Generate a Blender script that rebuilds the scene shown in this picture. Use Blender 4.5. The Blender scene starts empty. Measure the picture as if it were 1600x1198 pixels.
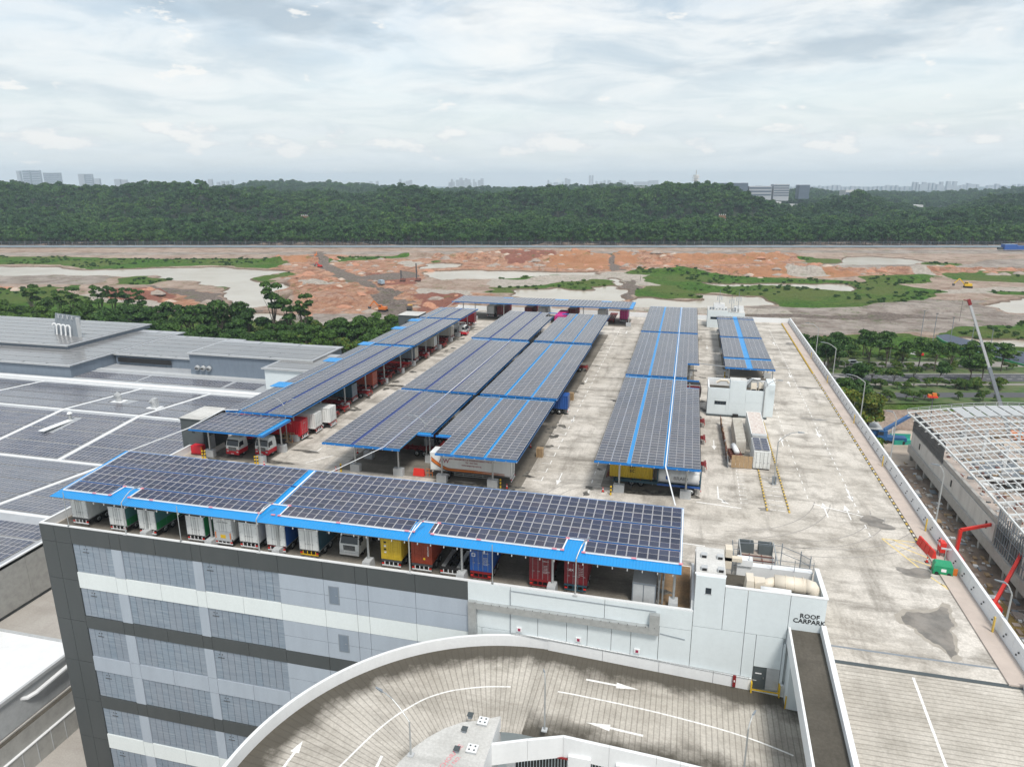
import bpy, math, random
import numpy as np
from math import radians as R, pi, sin, cos
random.seed(7); rng = np.random.default_rng(7)
sc = bpy.context.scene
C = sc.collection
# ------------------------------------------------------------------ camera
CAM_H = 42.0                                   # above the roof deck (z = 0); the ground lies at z = -42
PITCH = math.atan2(311, 1110); YAW = R(13.93)
camd = bpy.data.cameras.new('camera'); cam = bpy.data.objects.new('camera', camd); C.objects.link(cam)
camd.sensor_width = 36; camd.lens = 36*1110/1600; camd.clip_start = 0.5; camd.clip_end = 40000
cam.location = (0, 0, CAM_H); cam.rotation_euler = (pi/2-PITCH, 0, YAW)
sc.camera = cam
# ------------------------------------------------------------------ world
SUN_EL, SUN_AZ = R(58), R(150)                 # soft sun through thin cloud, behind the camera to the right
world = bpy.data.worlds.new('World'); sc.world = world; world.use_nodes = True
wn = world.node_tree; wn.nodes.clear()
def N(t, kind, **kw):
    n = t.nodes.new(kind)
    for k, v in kw.items():
        if k.startswith('i_'):
            key = k[2:]; key = int(key) if key.isdigit() else key
            n.inputs[key].default_value = v
        else: setattr(n, k, v)
    return n
def ramp(t, fac, stops, interp='LINEAR'):
    r = N(t, 'ShaderNodeValToRGB'); r.color_ramp.interpolation = interp
    e = r.color_ramp.elements
    while len(e) < len(stops): e.new(0.5)
    for i, (p, c) in enumerate(stops):
        e[i].position = p; e[i].color = (c, c, c, 1) if not isinstance(c, (tuple, list)) else (*c[:3], 1)
    t.links.new(fac, r.inputs[0]); return r.outputs[0]
def mixc(t, fac, a, b, mode='MIX'):
    m = N(t, 'ShaderNodeMix', data_type='RGBA', blend_type=mode)
    for s, v in ((m.inputs[0], fac), (m.inputs[6], a), (m.inputs[7], b)):
        if isinstance(v, (int, float)): s.default_value = v
        elif isinstance(v, (tuple, list)): s.default_value = (*v[:3], 1)
        else: t.links.new(v, s)
    return m.outputs[2]
def math_(t, op, a, b=None, c=None, clamp=False):
    m = N(t, 'ShaderNodeMath', operation=op, use_clamp=clamp)
    for i, v in enumerate((a, b, c)):
        if v is None: continue
        if isinstance(v, (int, float)): m.inputs[i].default_value = v
        else: t.links.new(v, m.inputs[i])
    return m.outputs[0]
def build_world():
    t = wn; L = t.links.new
    sky = N(t, 'ShaderNodeTexSky', sky_type='NISHITA', sun_disc=False, sun_elevation=SUN_EL, sun_rotation=SUN_AZ, altitude=80, air_density=1.0, dust_density=2.0, ozone_density=1.0)
    tc = N(t, 'ShaderNodeTexCoord'); sep = N(t, 'ShaderNodeSeparateXYZ'); L(tc.outputs['Generated'], sep.inputs[0])
    z = math_(t, 'MAXIMUM', sep.outputs[2], 0.0)
    # the cloud layer as a plane overhead: direction divided by its height
    zz = math_(t, 'ADD', z, 0.10)
    dv = N(t, 'ShaderNodeVectorMath', operation='DIVIDE'); cmb = N(t, 'ShaderNodeCombineXYZ')
    L(zz, cmb.inputs[0]); L(zz, cmb.inputs[1]); cmb.inputs[2].default_value = 1e6
    L(tc.outputs['Generated'], dv.inputs[0]); L(cmb.outputs[0], dv.inputs[1])
    mp = N(t, 'ShaderNodeMapping'); L(dv.outputs[0], mp.inputs[0]); mp.inputs['Location'].default_value = (3.1, 1.7, 0)
    n1 = N(t, 'ShaderNodeTexNoise', i_Scale=0.55, i_Detail=7.0, i_Roughness=0.56, i_Distortion=0.35); L(mp.outputs[0], n1.inputs['Vector'])
    n2 = N(t, 'ShaderNodeTexNoise', i_Scale=1.5, i_Detail=9.0, i_Roughness=0.62, i_Distortion=0.6); L(mp.outputs[0], n2.inputs['Vector'])
    thin = ramp(t, n1.outputs[0], [(0.34, 0.55), (0.56, 0.97)])
    veil = ramp(t, n2.outputs[0], [(0.33, 0.80), (0.68, 1.0)])
    cover = math_(t, 'MULTIPLY', thin, veil)
    cloud_col = ramp(t, n2.outputs[0], [(0.28, (2.5, 2.95, 3.35)), (0.42, (3.3, 3.65, 3.9)), (0.52, (4.25, 4.42, 4.48)), (0.62, (4.7, 4.78, 4.74)), (0.76, (5.0, 5.0, 4.92))])
    c = mixc(t, cover, mixc(t, 1.0, sky.outputs[0], (1.25, 1.1, 0.95), 'MULTIPLY'), cloud_col)
    # small grey-bottomed cumulus patches
    n3 = N(t, 'ShaderNodeTexNoise', i_Scale=0.9, i_Detail=5.0, i_Roughness=0.55)
    mp3 = N(t, 'ShaderNodeMapping'); L(dv.outputs[0], mp3.inputs[0]); mp3.inputs['Location'].default_value = (CLX, CLY, 0); L(mp3.outputs[0], n3.inputs['Vector'])
    dark = ramp(t, n3.outputs[0], [(0.555, 0.0), (0.66, 0.8)])
    dfade = ramp(t, z, [(0.06, 0.0), (0.16, 1.0)])
    c = mixc(t, math_(t, 'MULTIPLY', dark, dfade), c, (2.2, 2.7, 3.15))
    # low heaped cloud over the horizon, in angle space
    az = math_(t, 'ARCTAN2', sep.outputs[0], sep.outputs[1])
    cb = N(t, 'ShaderNodeCombineXYZ'); L(math_(t, 'MULTIPLY', az, 13.0), cb.inputs[0]); L(math_(t, 'MULTIPLY', z, 34.0), cb.inputs[1])
    n4 = N(t, 'ShaderNodeTexNoise', i_Scale=1.0, i_Detail=8.0, i_Roughness=0.58); L(cb.outputs[0], n4.inputs['Vector'])
    band = ramp(t, z, [(0.02, 0.0), (0.045, 0.13), (0.065, 0.13), (0.092, 0.0)])
    heap = ramp(t, math_(t, 'ADD', n4.outputs[0], band), [(0.635, 0.0), (0.675, 0.8)])
    # the pale air low down
    low = ramp(t, z, [(0.0, 0.92), (0.07, 0.5), (0.2, 0.0)])
    c = mixc(t, low, c, (4.0, 4.35, 4.5))
    c = mixc(t, heap, c, ramp(t, n4.outputs[0], [(0.5, (3.3, 3.65, 3.9)), (0.60, (4.9, 4.85, 4.7))]))
    below = ramp(t, math_(t, 'ADD', sep.outputs[2], 0.5), [(0.48, 1.0), (0.5, 0.0)])
    c = mixc(t, below, c, (2.4, 2.5, 2.4))
    bg = N(t, 'ShaderNodeBackground', i_Strength=0.1); L(c, bg.inputs[0])
    o = N(t, 'ShaderNodeOutputWorld'); L(bg.outputs[0], o.inputs[0])
CLX, CLY = 9.7, 4.4
build_world()
sund = bpy.data.lights.new('sun', 'SUN'); sund.energy = 1.5; sund.angle = R(12); sund.color = (1, 0.965, 0.91)
sun = bpy.data.objects.new('sun', sund); C.objects.link(sun)
# the Sky Texture's sun_rotation turns clockwise from +Y
sdir = (sin(SUN_AZ)*cos(SUN_EL), cos(SUN_AZ)*cos(SUN_EL), sin(SUN_EL))
from mathutils import Vector, Matrix, noise as mnoise
sun.rotation_euler = Vector(sdir).to_track_quat('Z', 'Y').to_euler(); sun.location = (0, 0, 300)
sc.view_settings.view_transform = 'Standard'; sc.view_settings.look = 'None'
sc.view_settings.exposure = 1.06; sc.view_settings.gamma = 1; sc.view_settings.use_curve_mapping = False
sc.cycles.max_bounces = 6; sc.cycles.volume_bounces = 0; sc.cycles.diffuse_bounces = 3; sc.cycles.glossy_bounces = 3
GZ = -42.0

# ------------------------------------------------------------------ surveying: a photo pixel (1600 x 1198) on a level of known height
def _ray(px, py):
    fw = Vector((-sin(YAW)*cos(PITCH), cos(YAW)*cos(PITCH), -sin(PITCH))); rt = Vector((cos(YAW), sin(YAW), 0)); up = rt.cross(fw)
    return fw*1110 + rt*(px-800) - up*(py-599)
def G(px, py, z=0.0):
    d = _ray(px, py); k = (z-CAM_H)/d.z; return Vector((d.x*k, d.y*k, z))
def GD(px, py, dist):                          # at a horizontal distance straight ahead
    d = _ray(px, py); k = dist/(d.x*-sin(YAW)+d.y*cos(YAW)); return Vector((d.x*k, d.y*k, CAM_H+d.z*k))

# ------------------------------------------------------------------ materials
MATS = {}
def newmat(name):
    m = bpy.data.materials.new(name); m.use_nodes = True; t = m.node_tree; t.nodes.clear()
    b = N(t, 'ShaderNodeBsdfPrincipled'); o = N(t, 'ShaderNodeOutputMaterial'); t.links.new(b.outputs[0], o.inputs[0]); MATS[name] = m
    return m, t, b
def bump(t, b, h, strength=0.3, dist=0.05):
    n = N(t, 'ShaderNodeBump', i_Strength=strength, i_Distance=dist); t.links.new(h, n.inputs['Height']); t.links.new(n.outputs[0], b.inputs['Normal'])
def pos(t): return N(t, 'ShaderNodeNewGeometry').outputs['Position']
def objc(t): return N(t, 'ShaderNodeTexCoord').outputs['Object']
def noise(t, vec, scale, detail=5, rough=0.6, sc3=None, dist=0.0):
    if sc3: mp = N(t, 'ShaderNodeMapping'); mp.inputs['Scale'].default_value = sc3; t.links.new(vec, mp.inputs[0]); vec = mp.outputs[0]
    n = N(t, 'ShaderNodeTexNoise', i_Scale=scale, i_Detail=float(detail), i_Roughness=rough, i_Distortion=dist); t.links.new(vec, n.inputs['Vector']); return n.outputs[0]
def plain(name, col, rough=0.6, metal=0.0, dirt=0.25, dscale=1.5, dirtcol=None, streak=False, spec=0.5):
    """painted or metal surface with uneven tone, grime and faint relief"""
    m, t, b = newmat(name); v = pos(t)
    n = noise(t, v, dscale, 6, 0.65, (1, 1, 0.15) if streak else None)
    f = ramp(t, n, [(0.42, 0.0), (0.75, dirt)])
    dc = dirtcol or tuple(c*0.45 for c in col)
    c = mixc(t, f, col, dc)
    n2 = noise(t, v, dscale*6, 3)
    c = mixc(t, ramp(t, n2, [(0.35, 0.12), (0.6, 0.0)]), c, tuple(x*0.7 for x in col))
    t.links.new(c, b.inputs['Base Color']); b.inputs['Roughness'].default_value = rough; b.inputs['Metallic'].default_value = metal
    b.inputs['Specular IOR Level'].default_value = spec
    bump(t, b, n2, 0.08, 0.02); return m

plain('white_paint', (0.74, 0.76, 0.77), 0.55, dirt=0.16, dscale=0.5, streak=True)
plain('white_wall', (0.62, 0.68, 0.70), 0.6, dirt=0.10, dscale=0.35, streak=True)
plain('band_white', (0.68, 0.73, 0.73), 0.5, dirt=0.08, dscale=0.5, streak=True)
plain('band_dark', (0.058, 0.066, 0.068), 0.55, dirt=0.3, dscale=0.5, dirtcol=(0.085, 0.09, 0.09), streak=True)
plain('band_grey', (0.36, 0.41, 0.47), 0.5, dirt=0.35, dscale=0.8, dirtcol=(0.25, 0.28, 0.33), streak=True)
plain('joint_dark', (0.05, 0.055, 0.06), 0.8)
plain('steel', (0.42, 0.44, 0.45), 0.4, 0.6, dirt=0.3)
plain('galv', (0.45, 0.47, 0.47), 0.45, 0.5, dirt=0.4, dscale=2)
plain('dark_steel', (0.10, 0.105, 0.11), 0.5, 0.3)
plain('rust_steel', (0.16, 0.06, 0.045), 0.7, 0.2, dirt=0.5)
plain('red_steel', (0.22, 0.013, 0.015), 0.55, dirt=0.4)
plain('black', (0.015, 0.015, 0.016), 0.7)
plain('rubber', (0.018, 0.018, 0.018), 0.85)
plain('dark_grey', (0.07, 0.085, 0.09), 0.6, dirt=0.3)
plain('mid_grey', (0.22, 0.25, 0.28), 0.6, dirt=0.3)
plain('light_grey', (0.45, 0.47, 0.48), 0.6, dirt=0.3)
plain('grey_roof', (0.36, 0.38, 0.40), 0.5, dirt=0.4, dscale=0.3)
plain('blue_grey_wall', (0.17, 0.21, 0.26), 0.5, dirt=0.3, streak=True)
plain('pale_blue', (0.30, 0.40, 0.48), 0.5, dirt=0.2)
plain('block', (0.38, 0.38, 0.36), 0.8, dirt=0.5, dscale=0.8)
plain('heap_orange', (.42, .22, .14), .95, dirt=.7, dscale=.5, dirtcol=(.30, .13, .09)); plain('heap_grey', (.33, .28, .24), .95, dirt=.6, dscale=.5); plain('heap_pale', (.46, .38, .31), .95, dirt=.6, dscale=.5, dirtcol=(.42, .32, .25))
plain('c_white', (0.70, 0.72, 0.71), 0.5, dirt=0.3, dscale=1.2, streak=True, dirtcol=(0.42, 0.40, 0.36))
plain('c_cream', (0.58, 0.56, 0.50), 0.6, dirt=0.5, dscale=1.0, streak=True, dirtcol=(0.3, 0.24, 0.18))
plain('c_yellow', (0.60, 0.42, 0.03), 0.55, dirt=0.4, streak=True)
plain('c_rust', (0.27, 0.045, 0.02), 0.6, dirt=0.3, streak=True)
plain('c_red', (0.55, 0.015, 0.03), 0.5, dirt=0.2, streak=True)
plain('c_brightrust', (0.42, 0.09, 0.05), 0.6, dirt=0.3)
plain('c_maroon', (0.17, 0.012, 0.018), 0.55, dirt=0.3, streak=True)
plain('c_blue', (0.02, 0.09, 0.33), 0.5, dirt=0.3, streak=True)
plain('c_darkblue', (0.03, 0.08, 0.11), 0.55, dirt=0.3)
plain('c_magenta', (0.50, 0.02, 0.20), 0.5, dirt=0.2)
plain('c_rustwhite', (0.62, 0.58, 0.54), 0.7, dirt=0.85, dscale=2.2, dirtcol=(0.33, 0.20, 0.15))
plain('green_side', (0.02, 0.22, 0.07), 0.4, dirt=0.15)
plain('teal_side', (0.08, 0.22, 0.22), 0.4, dirt=0.15)
plain('trailer_roof', (0.33, 0.37, 0.38), 0.6, dirt=0.4, dscale=2)
plain('yellow', (0.70, 0.45, 0.02), 0.6, dirt=0.3)
plain('orange_p', (0.60, 0.16, 0.02), 0.6)
plain('brown_p', (0.40, 0.13, 0.04), 0.6)
plain('red_p', (0.62, 0.03, 0.02), 0.5)
plain('pink_p', (0.70, 0.25, 0.30), 0.6)
plain('green_p', (0.01, 0.28, 0.13), 0.5)
plain('blue_p', (0.02, 0.10, 0.26), 0.45)
plain('maroon_text', (0.30, 0.02, 0.07), 0.6)
plain('grey_text', (0.18, 0.18, 0.19), 0.6)
plain('text_white', (0.8, 0.8, 0.8), 0.6)
plain('text_red', (0.65, 0.16, 0.20), 0.7, dirt=0.6, dscale=4, dirtcol=(0.6, 0.5, 0.5))
plain('cream_duct', (0.66, 0.60, 0.50), 0.5, dirt=0.3, dscale=1.0, dirtcol=(0.45, 0.38, 0.28))
plain('wood', (0.22, 0.13, 0.07), 0.8, dirt=0.6, dscale=3)
plain('timber', (0.40, 0.28, 0.16), 0.8, dirt=0.5, dscale=3)
plain('concrete', (0.42, 0.41, 0.39), 0.85, dirt=0.5, dscale=0.6, dirtcol=(0.24, 0.23, 0.21))
plain('pale_concrete', (0.62, 0.605, 0.58), 0.85, dirt=0.4, dscale=0.4, dirtcol=(0.28, 0.26, 0.24), streak=True)
plain('slab_pink', (0.50, 0.43, 0.38), 0.85, dirt=0.5, dscale=0.3, dirtcol=(0.30, 0.26, 0.23))
plain('trunk', (0.11, 0.09, 0.07), 0.9, dscale=3)
plain('kerb_yellow', (0.62, 0.42, 0.06), 0.7, dirt=.6, dscale=3, dirtcol=(.4, .36, .28)); plain('kerb_black', (0.10, 0.095, 0.085), 0.8, dirt=.5, dirtcol=(.3, .28, .25))
plain('kerb_white', (0.72, 0.70, 0.62), 0.7, dirt=0.4, dscale=3)
plain('asphalt', (0.075, 0.078, 0.085), 0.9, dirt=0.3, dscale=0.3, dirtcol=(0.12, 0.12, 0.12))
plain('tarp_blue', (0.035, 0.05, 0.085), 0.5, dirt=0.5, dscale=0.3, dirtcol=(0.09, 0.10, 0.14))
plain('road_pale', (0.25, 0.235, 0.21), 0.9, dirt=0.4, dscale=0.2)
plain('brick_red', (0.20, 0.09, 0.07), 0.8)
plain('city', (0.40, 0.42, 0.45), 0.7, dirt=0.2, dscale=0.02)
plain('city_dark', (0.10, 0.13, 0.17), 0.4)
plain('city_roof', (0.55, 0.56, 0.56), 0.7, dirt=0.2, dscale=0.02)
plain('rubble', (0.36, 0.31, 0.27), 0.9, dirt=0.7, dscale=2)
plain('teal_fence', (0.03, 0.35, 0.27), 0.5)
plain('tank_white', (0.66, 0.68, 0.68), 0.35, dirt=0.5, dscale=1.3, streak=True)
def glassy(name, col, rough=0.12):
    m, t, b = newmat(name); b.inputs['Base Color'].default_value = (*col, 1); b.inputs['Roughness'].default_value = rough
    n = noise(t, pos(t), 1.0, 3); bump(t, b, n, 0.03, 0.02); return m
glassy('glass', (0.025, 0.035, 0.045)); glassy('lamp_glass', (0.6, 0.62, 0.62), 0.3)
# PV cells: dark blue, thin busbars, module-to-module tone, glossy cover glass
def pv(name, base, spread, d0=.03, d1=.17):
    m, t, b = newmat(name)
    oi = N(t, 'ShaderNodeObjectInfo').outputs['Random']; isl = N(t, 'ShaderNodeNewGeometry').outputs['Random Per Island']
    r = math_(t, 'FRACT', math_(t, 'ADD', oi, isl))
    c = mixc(t, r, tuple(x*(1-spread) for x in base), tuple(x*(1+spread) for x in base))
    c = mixc(t, ramp(t, r, [(0.80, 0.0), (0.95, 0.5)]), c, (0.028, 0.016, 0.022))
    v = pos(t); s = N(t, 'ShaderNodeSeparateXYZ'); t.links.new(v, s.inputs[0])
    gl = None
    for ax, step in ((0, 0.165), (1, 0.165)):
        f = math_(t, 'FRACT', math_(t, 'DIVIDE', s.outputs[ax], step)); l = ramp(t, f, [(0.0, 1.0), (0.09, 0.0)]); gl = l if gl is None else math_(t, 'MAXIMUM', gl, l)
    c = mixc(t, math_(t, 'MULTIPLY', gl, 0.35), c, (0.13, 0.16, 0.22))
    dust_sheen = noise(t, v, 0.12, 4); c = mixc(t, ramp(t, dust_sheen, [(0.4, d0), (0.7, d1)]), c, (0.26, 0.255, 0.25))
    t.links.new(c, b.inputs['Base Color']); b.inputs['Roughness'].default_value = 0.17; b.inputs['IOR'].default_value = 1.42
    return m
pv('pv_cell', (0.016, 0.024, 0.060), 0.35); pv('pv_sky_grey', (0.020, 0.028, 0.055), 0.3, .10, .26); pv('pv_roofpale', (0.10, 0.11, 0.12), .1, .5, .7); pv('pv_pale', (0.030, 0.042, 0.080), 0.3, .16, .42)  # beyond light dust, the grey paints in sky reflection on the farther panels
m, t, b = newmat('pv_frame'); b.inputs['Base Color'].default_value = (0.42, 0.41, 0.42, 1); b.inputs['Roughness'].default_value = 0.4
# corrugated blue sheet
m, t, b = newmat('blue_sheet'); s = N(t, 'ShaderNodeSeparateXYZ'); t.links.new(pos(t), s.inputs[0])
w = math_(t, 'SINE', math_(t, 'MULTIPLY', s.outputs[0], 2*pi/0.33)); bump(t, b, w, 0.6, 0.03)
c = mixc(t, ramp(t, noise(t, pos(t), 0.8, 5), [(0.4, 0.0), (0.75, 0.35)]), (0.003, 0.25, 0.62), (0.03, 0.22, 0.46))
t.links.new(c, b.inputs['Base Color']); b.inputs['Roughness'].default_value = 0.35
plain('blue_beam', (0.015, 0.17, 0.50), 0.4, dirt=0.2)
plain('navy_gap_shade', (0.012, 0.03, 0.16), 0.5)  # dark navy paints the shade in the narrow gaps between panels
# bluish translucent louvre sheets of the facade
m, t, b = newmat('louvre'); v = pos(t)
n = noise(t, v, 1.4, 6, 0.7, (0.25, 1, 5.0)); n2 = noise(t, v, 0.35, 4); oi = N(t, 'ShaderNodeObjectInfo').outputs['Random']
c = mixc(t, ramp(t, n, [(0.38, 0.0), (0.68, 1.0)]), (0.16, 0.205, 0.255), (0.30, 0.35, 0.405))
c = mixc(t, ramp(t, n2, [(0.4, 0.0), (0.7, 0.5)]), c, (0.20, 0.255, 0.32)); c = mixc(t, math_(t, 'MULTIPLY', oi, 0.4), c, (0.24, 0.26, 0.30))
t.links.new(c, b.inputs['Base Color']); b.inputs['Roughness'].default_value = 0.35
# weathered deck concrete
def deckmat(name, lo, hi, stain, ribs=None, stain_amt=0.8):
    m, t, b = newmat(name); v = pos(t)
    big = noise(t, v, 0.045, 6, 0.62, dist=0.6); mid = noise(t, v, 0.32, 7, 0.68); fine = noise(t, v, 4.0, 4, 0.7)
    strk = noise(t, v, 0.25, 6, 0.7, (0.22, 1.2, 1)); strk2 = noise(t, v, 0.3, 6, 0.7, (1.3, 0.14, 1))
    c = mixc(t, ramp(t, big, [(0.36, 0.0), (0.62, 1.0)]), lo, hi)
    c = mixc(t, ramp(t, mid, [(0.46, 0.0), (0.66, 0.55*stain_amt)]), c, stain)
    c = mixc(t, ramp(t, strk, [(0.50, 0.0), (0.68, 0.60*stain_amt)]), c, tuple(x*0.75 for x in stain))
    c = mixc(t, ramp(t, strk2, [(0.52, 0.0), (0.70, 0.45*stain_amt)]), c, tuple(x*0.8 for x in stain))
    c = mixc(t, ramp(t, fine, [(0.42, 0.22), (0.6, 0.0)]), c, tuple(x*0.6 for x in stain))
    white = noise(t, v, 0.16, 5, 0.75); c = mixc(t, ramp(t, white, [(0.58, 0.0), (0.75, 0.6)]), c, tuple(min(1, x*1.25) for x in hi))
    h = fine
    if ribs:
        at = N(t, 'ShaderNodeAttribute', attribute_name='rib'); f = math_(t, 'FRACT', at.outputs['Fac'])
        g = ramp(t, f, [(0.0, 1.0), (0.1, 1.0), (0.2, 0.0), (0.93, 0.0), (1.0, 1.0)])
        c = mixc(t, math_(t, 'MULTIPLY', g, ribs), c, tuple(x*0.42 for x in stain))
        h = math_(t, 'SUBTRACT', fine, math_(t, 'MULTIPLY', g, 2.0))
        ed = N(t, 'ShaderNodeAttribute', attribute_name='grime')
        e2 = math_(t, 'ADD', ed.outputs['Fac'], math_(t, 'MULTIPLY', math_(t, 'SUBTRACT', mid, 0.5), 1.1))
        c = mixc(t, ramp(t, e2, [(0.18, 0.0), (0.62, 0.92)]), c, (0.062, 0.056, 0.044))
    t.links.new(c, b.inputs['Base Color']); b.inputs['Roughness'].default_value = 0.9; b.inputs['Specular IOR Level'].default_value = 0.2
    bump(t, b, h, 0.25, 0.03); return m
deckmat('deck', (0.51, 0.475, 0.42), (0.67, 0.635, 0.58), (0.18, 0.163, 0.137), stain_amt=1.2)
deckmat('ramp_deck', (0.43, 0.40, 0.35), (0.58, 0.55, 0.495), (0.25, 0.23, 0.195), ribs=0.42)
deckmat('dirty_slab', (0.085, 0.078, 0.064), (0.115, 0.105, 0.088), (0.06, 0.055, 0.045))
deckmat('lower_roof', (0.36, 0.34, 0.31), (0.42, 0.40, 0.37), (0.30, 0.27, 0.24), stain_amt=0.5)
deckmat('slab_white', (0.52, 0.52, 0.50), (0.66, 0.66, 0.64), (0.36, 0.36, 0.34), stain_amt=0.8)
deckmat('brown_floor', (0.26, 0.16, 0.085), (0.34, 0.23, 0.13), (0.09, 0.08, 0.065))
def flatmark(name, col, wear=0.6):
    m, t, b = newmat(name); n = noise(t, pos(t), 3.0, 6, 0.75); c = mixc(t, ramp(t, n, [(0.45, 0.0), (0.66, wear)]), col, (0.36, 0.34, 0.31))
    t.links.new(c, b.inputs['Base Color']); b.inputs['Roughness'].default_value = 0.8; return m
flatmark('mark_white', (0.80, 0.80, 0.78)); flatmark('mark_yellow', (0.72, 0.55, 0.20), 0.5)
m, t, b = newmat('puddle'); n = noise(t, pos(t), 0.5, 5, 0.6)
c = mixc(t, ramp(t, n, [(0.4, 0.0), (0.6, 1.0)]), (0.15, 0.14, 0.125), (0.24, 0.22, 0.195)); t.links.new(c, b.inputs['Base Color'])
t.links.new(ramp(t, noise(t, pos(t), 0.35, 4), [(0.42, 0.28), (0.58, 0.75)]), b.inputs['Roughness'])
m, t, b = newmat('oil_stain'); c = mixc(t, ramp(t, noise(t, pos(t), 1.2, 6, 0.75), [(0.42, 0.0), (0.62, 1.0)]), (0.045, 0.042, 0.038), (0.20, 0.19, 0.165)); t.links.new(c, b.inputs['Base Color']); b.inputs['Roughness'].default_value = 0.7
# leaves
def leafmat(name, a, bcol, big=0.02):
    m, t, b = newmat(name); oi = N(t, 'ShaderNodeObjectInfo').outputs['Random']; isl = N(t, 'ShaderNodeNewGeometry').outputs['Random Per Island']
    c = mixc(t, isl, a, bcol); c = mixc(t, math_(t, 'MULTIPLY', oi, 0.55), c, tuple(x*y for x, y in zip(a, (1.5, 1.15, 0.8))))
    stand = noise(t, pos(t), .006, 4, .65); c = mixc(t, ramp(t, stand, [(.44, 0), (.60, .8)]), c, mixc(t, 1.0, c, (2.1, 1.65, 1.2), 'MULTIPLY')); one = noise(t, pos(t), .05, 2); c = mixc(t, ramp(t, one, [(.35, .55), (.6, 0)]), c, mixc(t, 1.0, c, (.45, .55, .6), 'MULTIPLY'))
    t.links.new(c, b.inputs['Base Color']); b.inputs['Roughness'].default_value = 0.6; b.inputs['Specular IOR Level'].default_value = 0.25
    return m
leafmat('leaf_dark', (0.016, 0.050, 0.012), (0.045, 0.105, 0.026))
leafmat('leaf_mid', (0.028, 0.082, 0.016), (0.075, 0.155, 0.030))
leafmat('leaf_olive', (0.060, 0.095, 0.014), (0.13, 0.165, 0.028))
leafmat('leaf_forest', (0.011, 0.050, 0.012), (0.038, 0.115, 0.022))

# ------------------------------------------------------------------ object helpers
CNT = {}
class MB:
    def __init__(s): s.v = []; s.f = []; s.m = []; s.mats = []
    def mi(s, m):
        if m not in s.mats: s.mats.append(m)
        return s.mats.index(m)
    def quad(s, pts, m):
        n = len(s.v); s.v += [tuple(p) for p in pts]; s.f.append(tuple(range(n, n+len(pts)))); s.m.append(s.mi(m)); return s
    def box(s, x0, x1, y0, y1, z0, z1, m, top=None):
        n = len(s.v); s.v += [(x0,y0,z0),(x1,y0,z0),(x1,y1,z0),(x0,y1,z0),(x0,y0,z1),(x1,y0,z1),(x1,y1,z1),(x0,y1,z1)]
        k = s.mi(m); kt = s.mi(top) if top else k
        for i, q in enumerate(((3,2,1,0),(4,5,6,7),(0,1,5,4),(1,2,6,5),(2,3,7,6),(3,0,4,7))):
            s.f.append(tuple(n+a for a in q)); s.m.append(kt if i == 1 else k)
        return s
    def hexa(s, p, m, top=None):               # 8 corners: 4 below, 4 above
        n = len(s.v); s.v += [tuple(a) for a in p]; k = s.mi(m); kt = s.mi(top) if top else k
        for i, q in enumerate(((3,2,1,0),(4,5,6,7),(0,1,5,4),(1,2,6,5),(2,3,7,6),(3,0,4,7))):
            s.f.append(tuple(n+a for a in q)); s.m.append(kt if i == 1 else k)
        return s
    def tube(s, pts, r, m, seg=6, cap=True, r1=None):
        pts = [Vector(p) for p in pts]; k = s.mi(m); rings = []
        for i, p in enumerate(pts):
            d = (pts[min(i+1, len(pts)-1)]-pts[max(i-1, 0)]).normalized()
            a = d.cross(Vector((0, 0, 1)) if abs(d.z) < 0.95 else Vector((1, 0, 0))).normalized(); bb = d.cross(a)
            rr = r if r1 is None else r+(r1-r)*i/(len(pts)-1)
            n = len(s.v); rings.append(n)
            for j in range(seg): an = 2*pi*(j+0.5)/seg; s.v.append(tuple(p+a*cos(an)*rr+bb*sin(an)*rr))
        for a, b2 in zip(rings, rings[1:]):
            for j in range(seg): s.f.append((a+j, a+(j+1) % seg, b2+(j+1) % seg, b2+j)); s.m.append(k)
        if cap:
            s.f.append(tuple(rings[0]+j for j in reversed(range(seg)))); s.m.append(k); s.f.append(tuple(rings[-1]+j for j in range(seg))); s.m.append(k)
        return s
    def bar(s, a, b2, w, m, h=None):           # square bar
        a = Vector(a); b2 = Vector(b2); d = (b2-a).normalized(); h = h or w
        x = d.cross(Vector((0, 0, 1)) if abs(d.z) < 0.95 else Vector((0, 1, 0))).normalized()*w/2; y = x.cross(d).normalized()*h/2
        return s.hexa([a-x-y, a+x-y, b2+x-y, b2-x-y, a-x+y, a+x+y, b2+x+y, b2-x+y], m)
    def prism(s, poly, z0, z1, m, top=None):
        n = len(poly); b0 = len(s.v); s.v += [(p[0], p[1], z0) for p in poly]+[(p[0], p[1], z1) for p in poly]; k = s.mi(m); kt = s.mi(top) if top else k
        s.f.append(tuple(b0+n+i for i in range(n))); s.m.append(kt); s.f.append(tuple(b0+i for i in reversed(range(n)))); s.m.append(k)
        for i in range(n): j = (i+1) % n; s.f.append((b0+i, b0+j, b0+n+j, b0+n+i)); s.m.append(k)
        return s
    def mesh(s, name):
        me = bpy.data.meshes.new(name); me.from_pydata(s.v, [], s.f)
        for x in s.mats: me.materials.append(MATS[x])
        me.polygons.foreach_set('material_index', s.m); me.update(); return me
    def build(s, name, parent=None, smooth=False, loc=None, rz=0):
        me = s.mesh(name)
        if smooth: me.polygons.foreach_set('use_smooth', [True]*len(me.polygons))
        return place(me, name, parent, loc, rz)
def place(me, name, parent=None, loc=None, rz=0):
    o = bpy.data.objects.new(name, me); C.objects.link(o)
    if parent is not None: o.parent = parent
    if loc is not None: o.location = loc
    if rz: o.rotation_euler.z = rz
    return o
def tag(o, label=None, cat=None, group=None, kind=None):
    if label: o['label'] = label
    if cat: o['category'] = cat
    if group: o['group'] = group
    if kind: o['kind'] = kind
    return o
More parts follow.
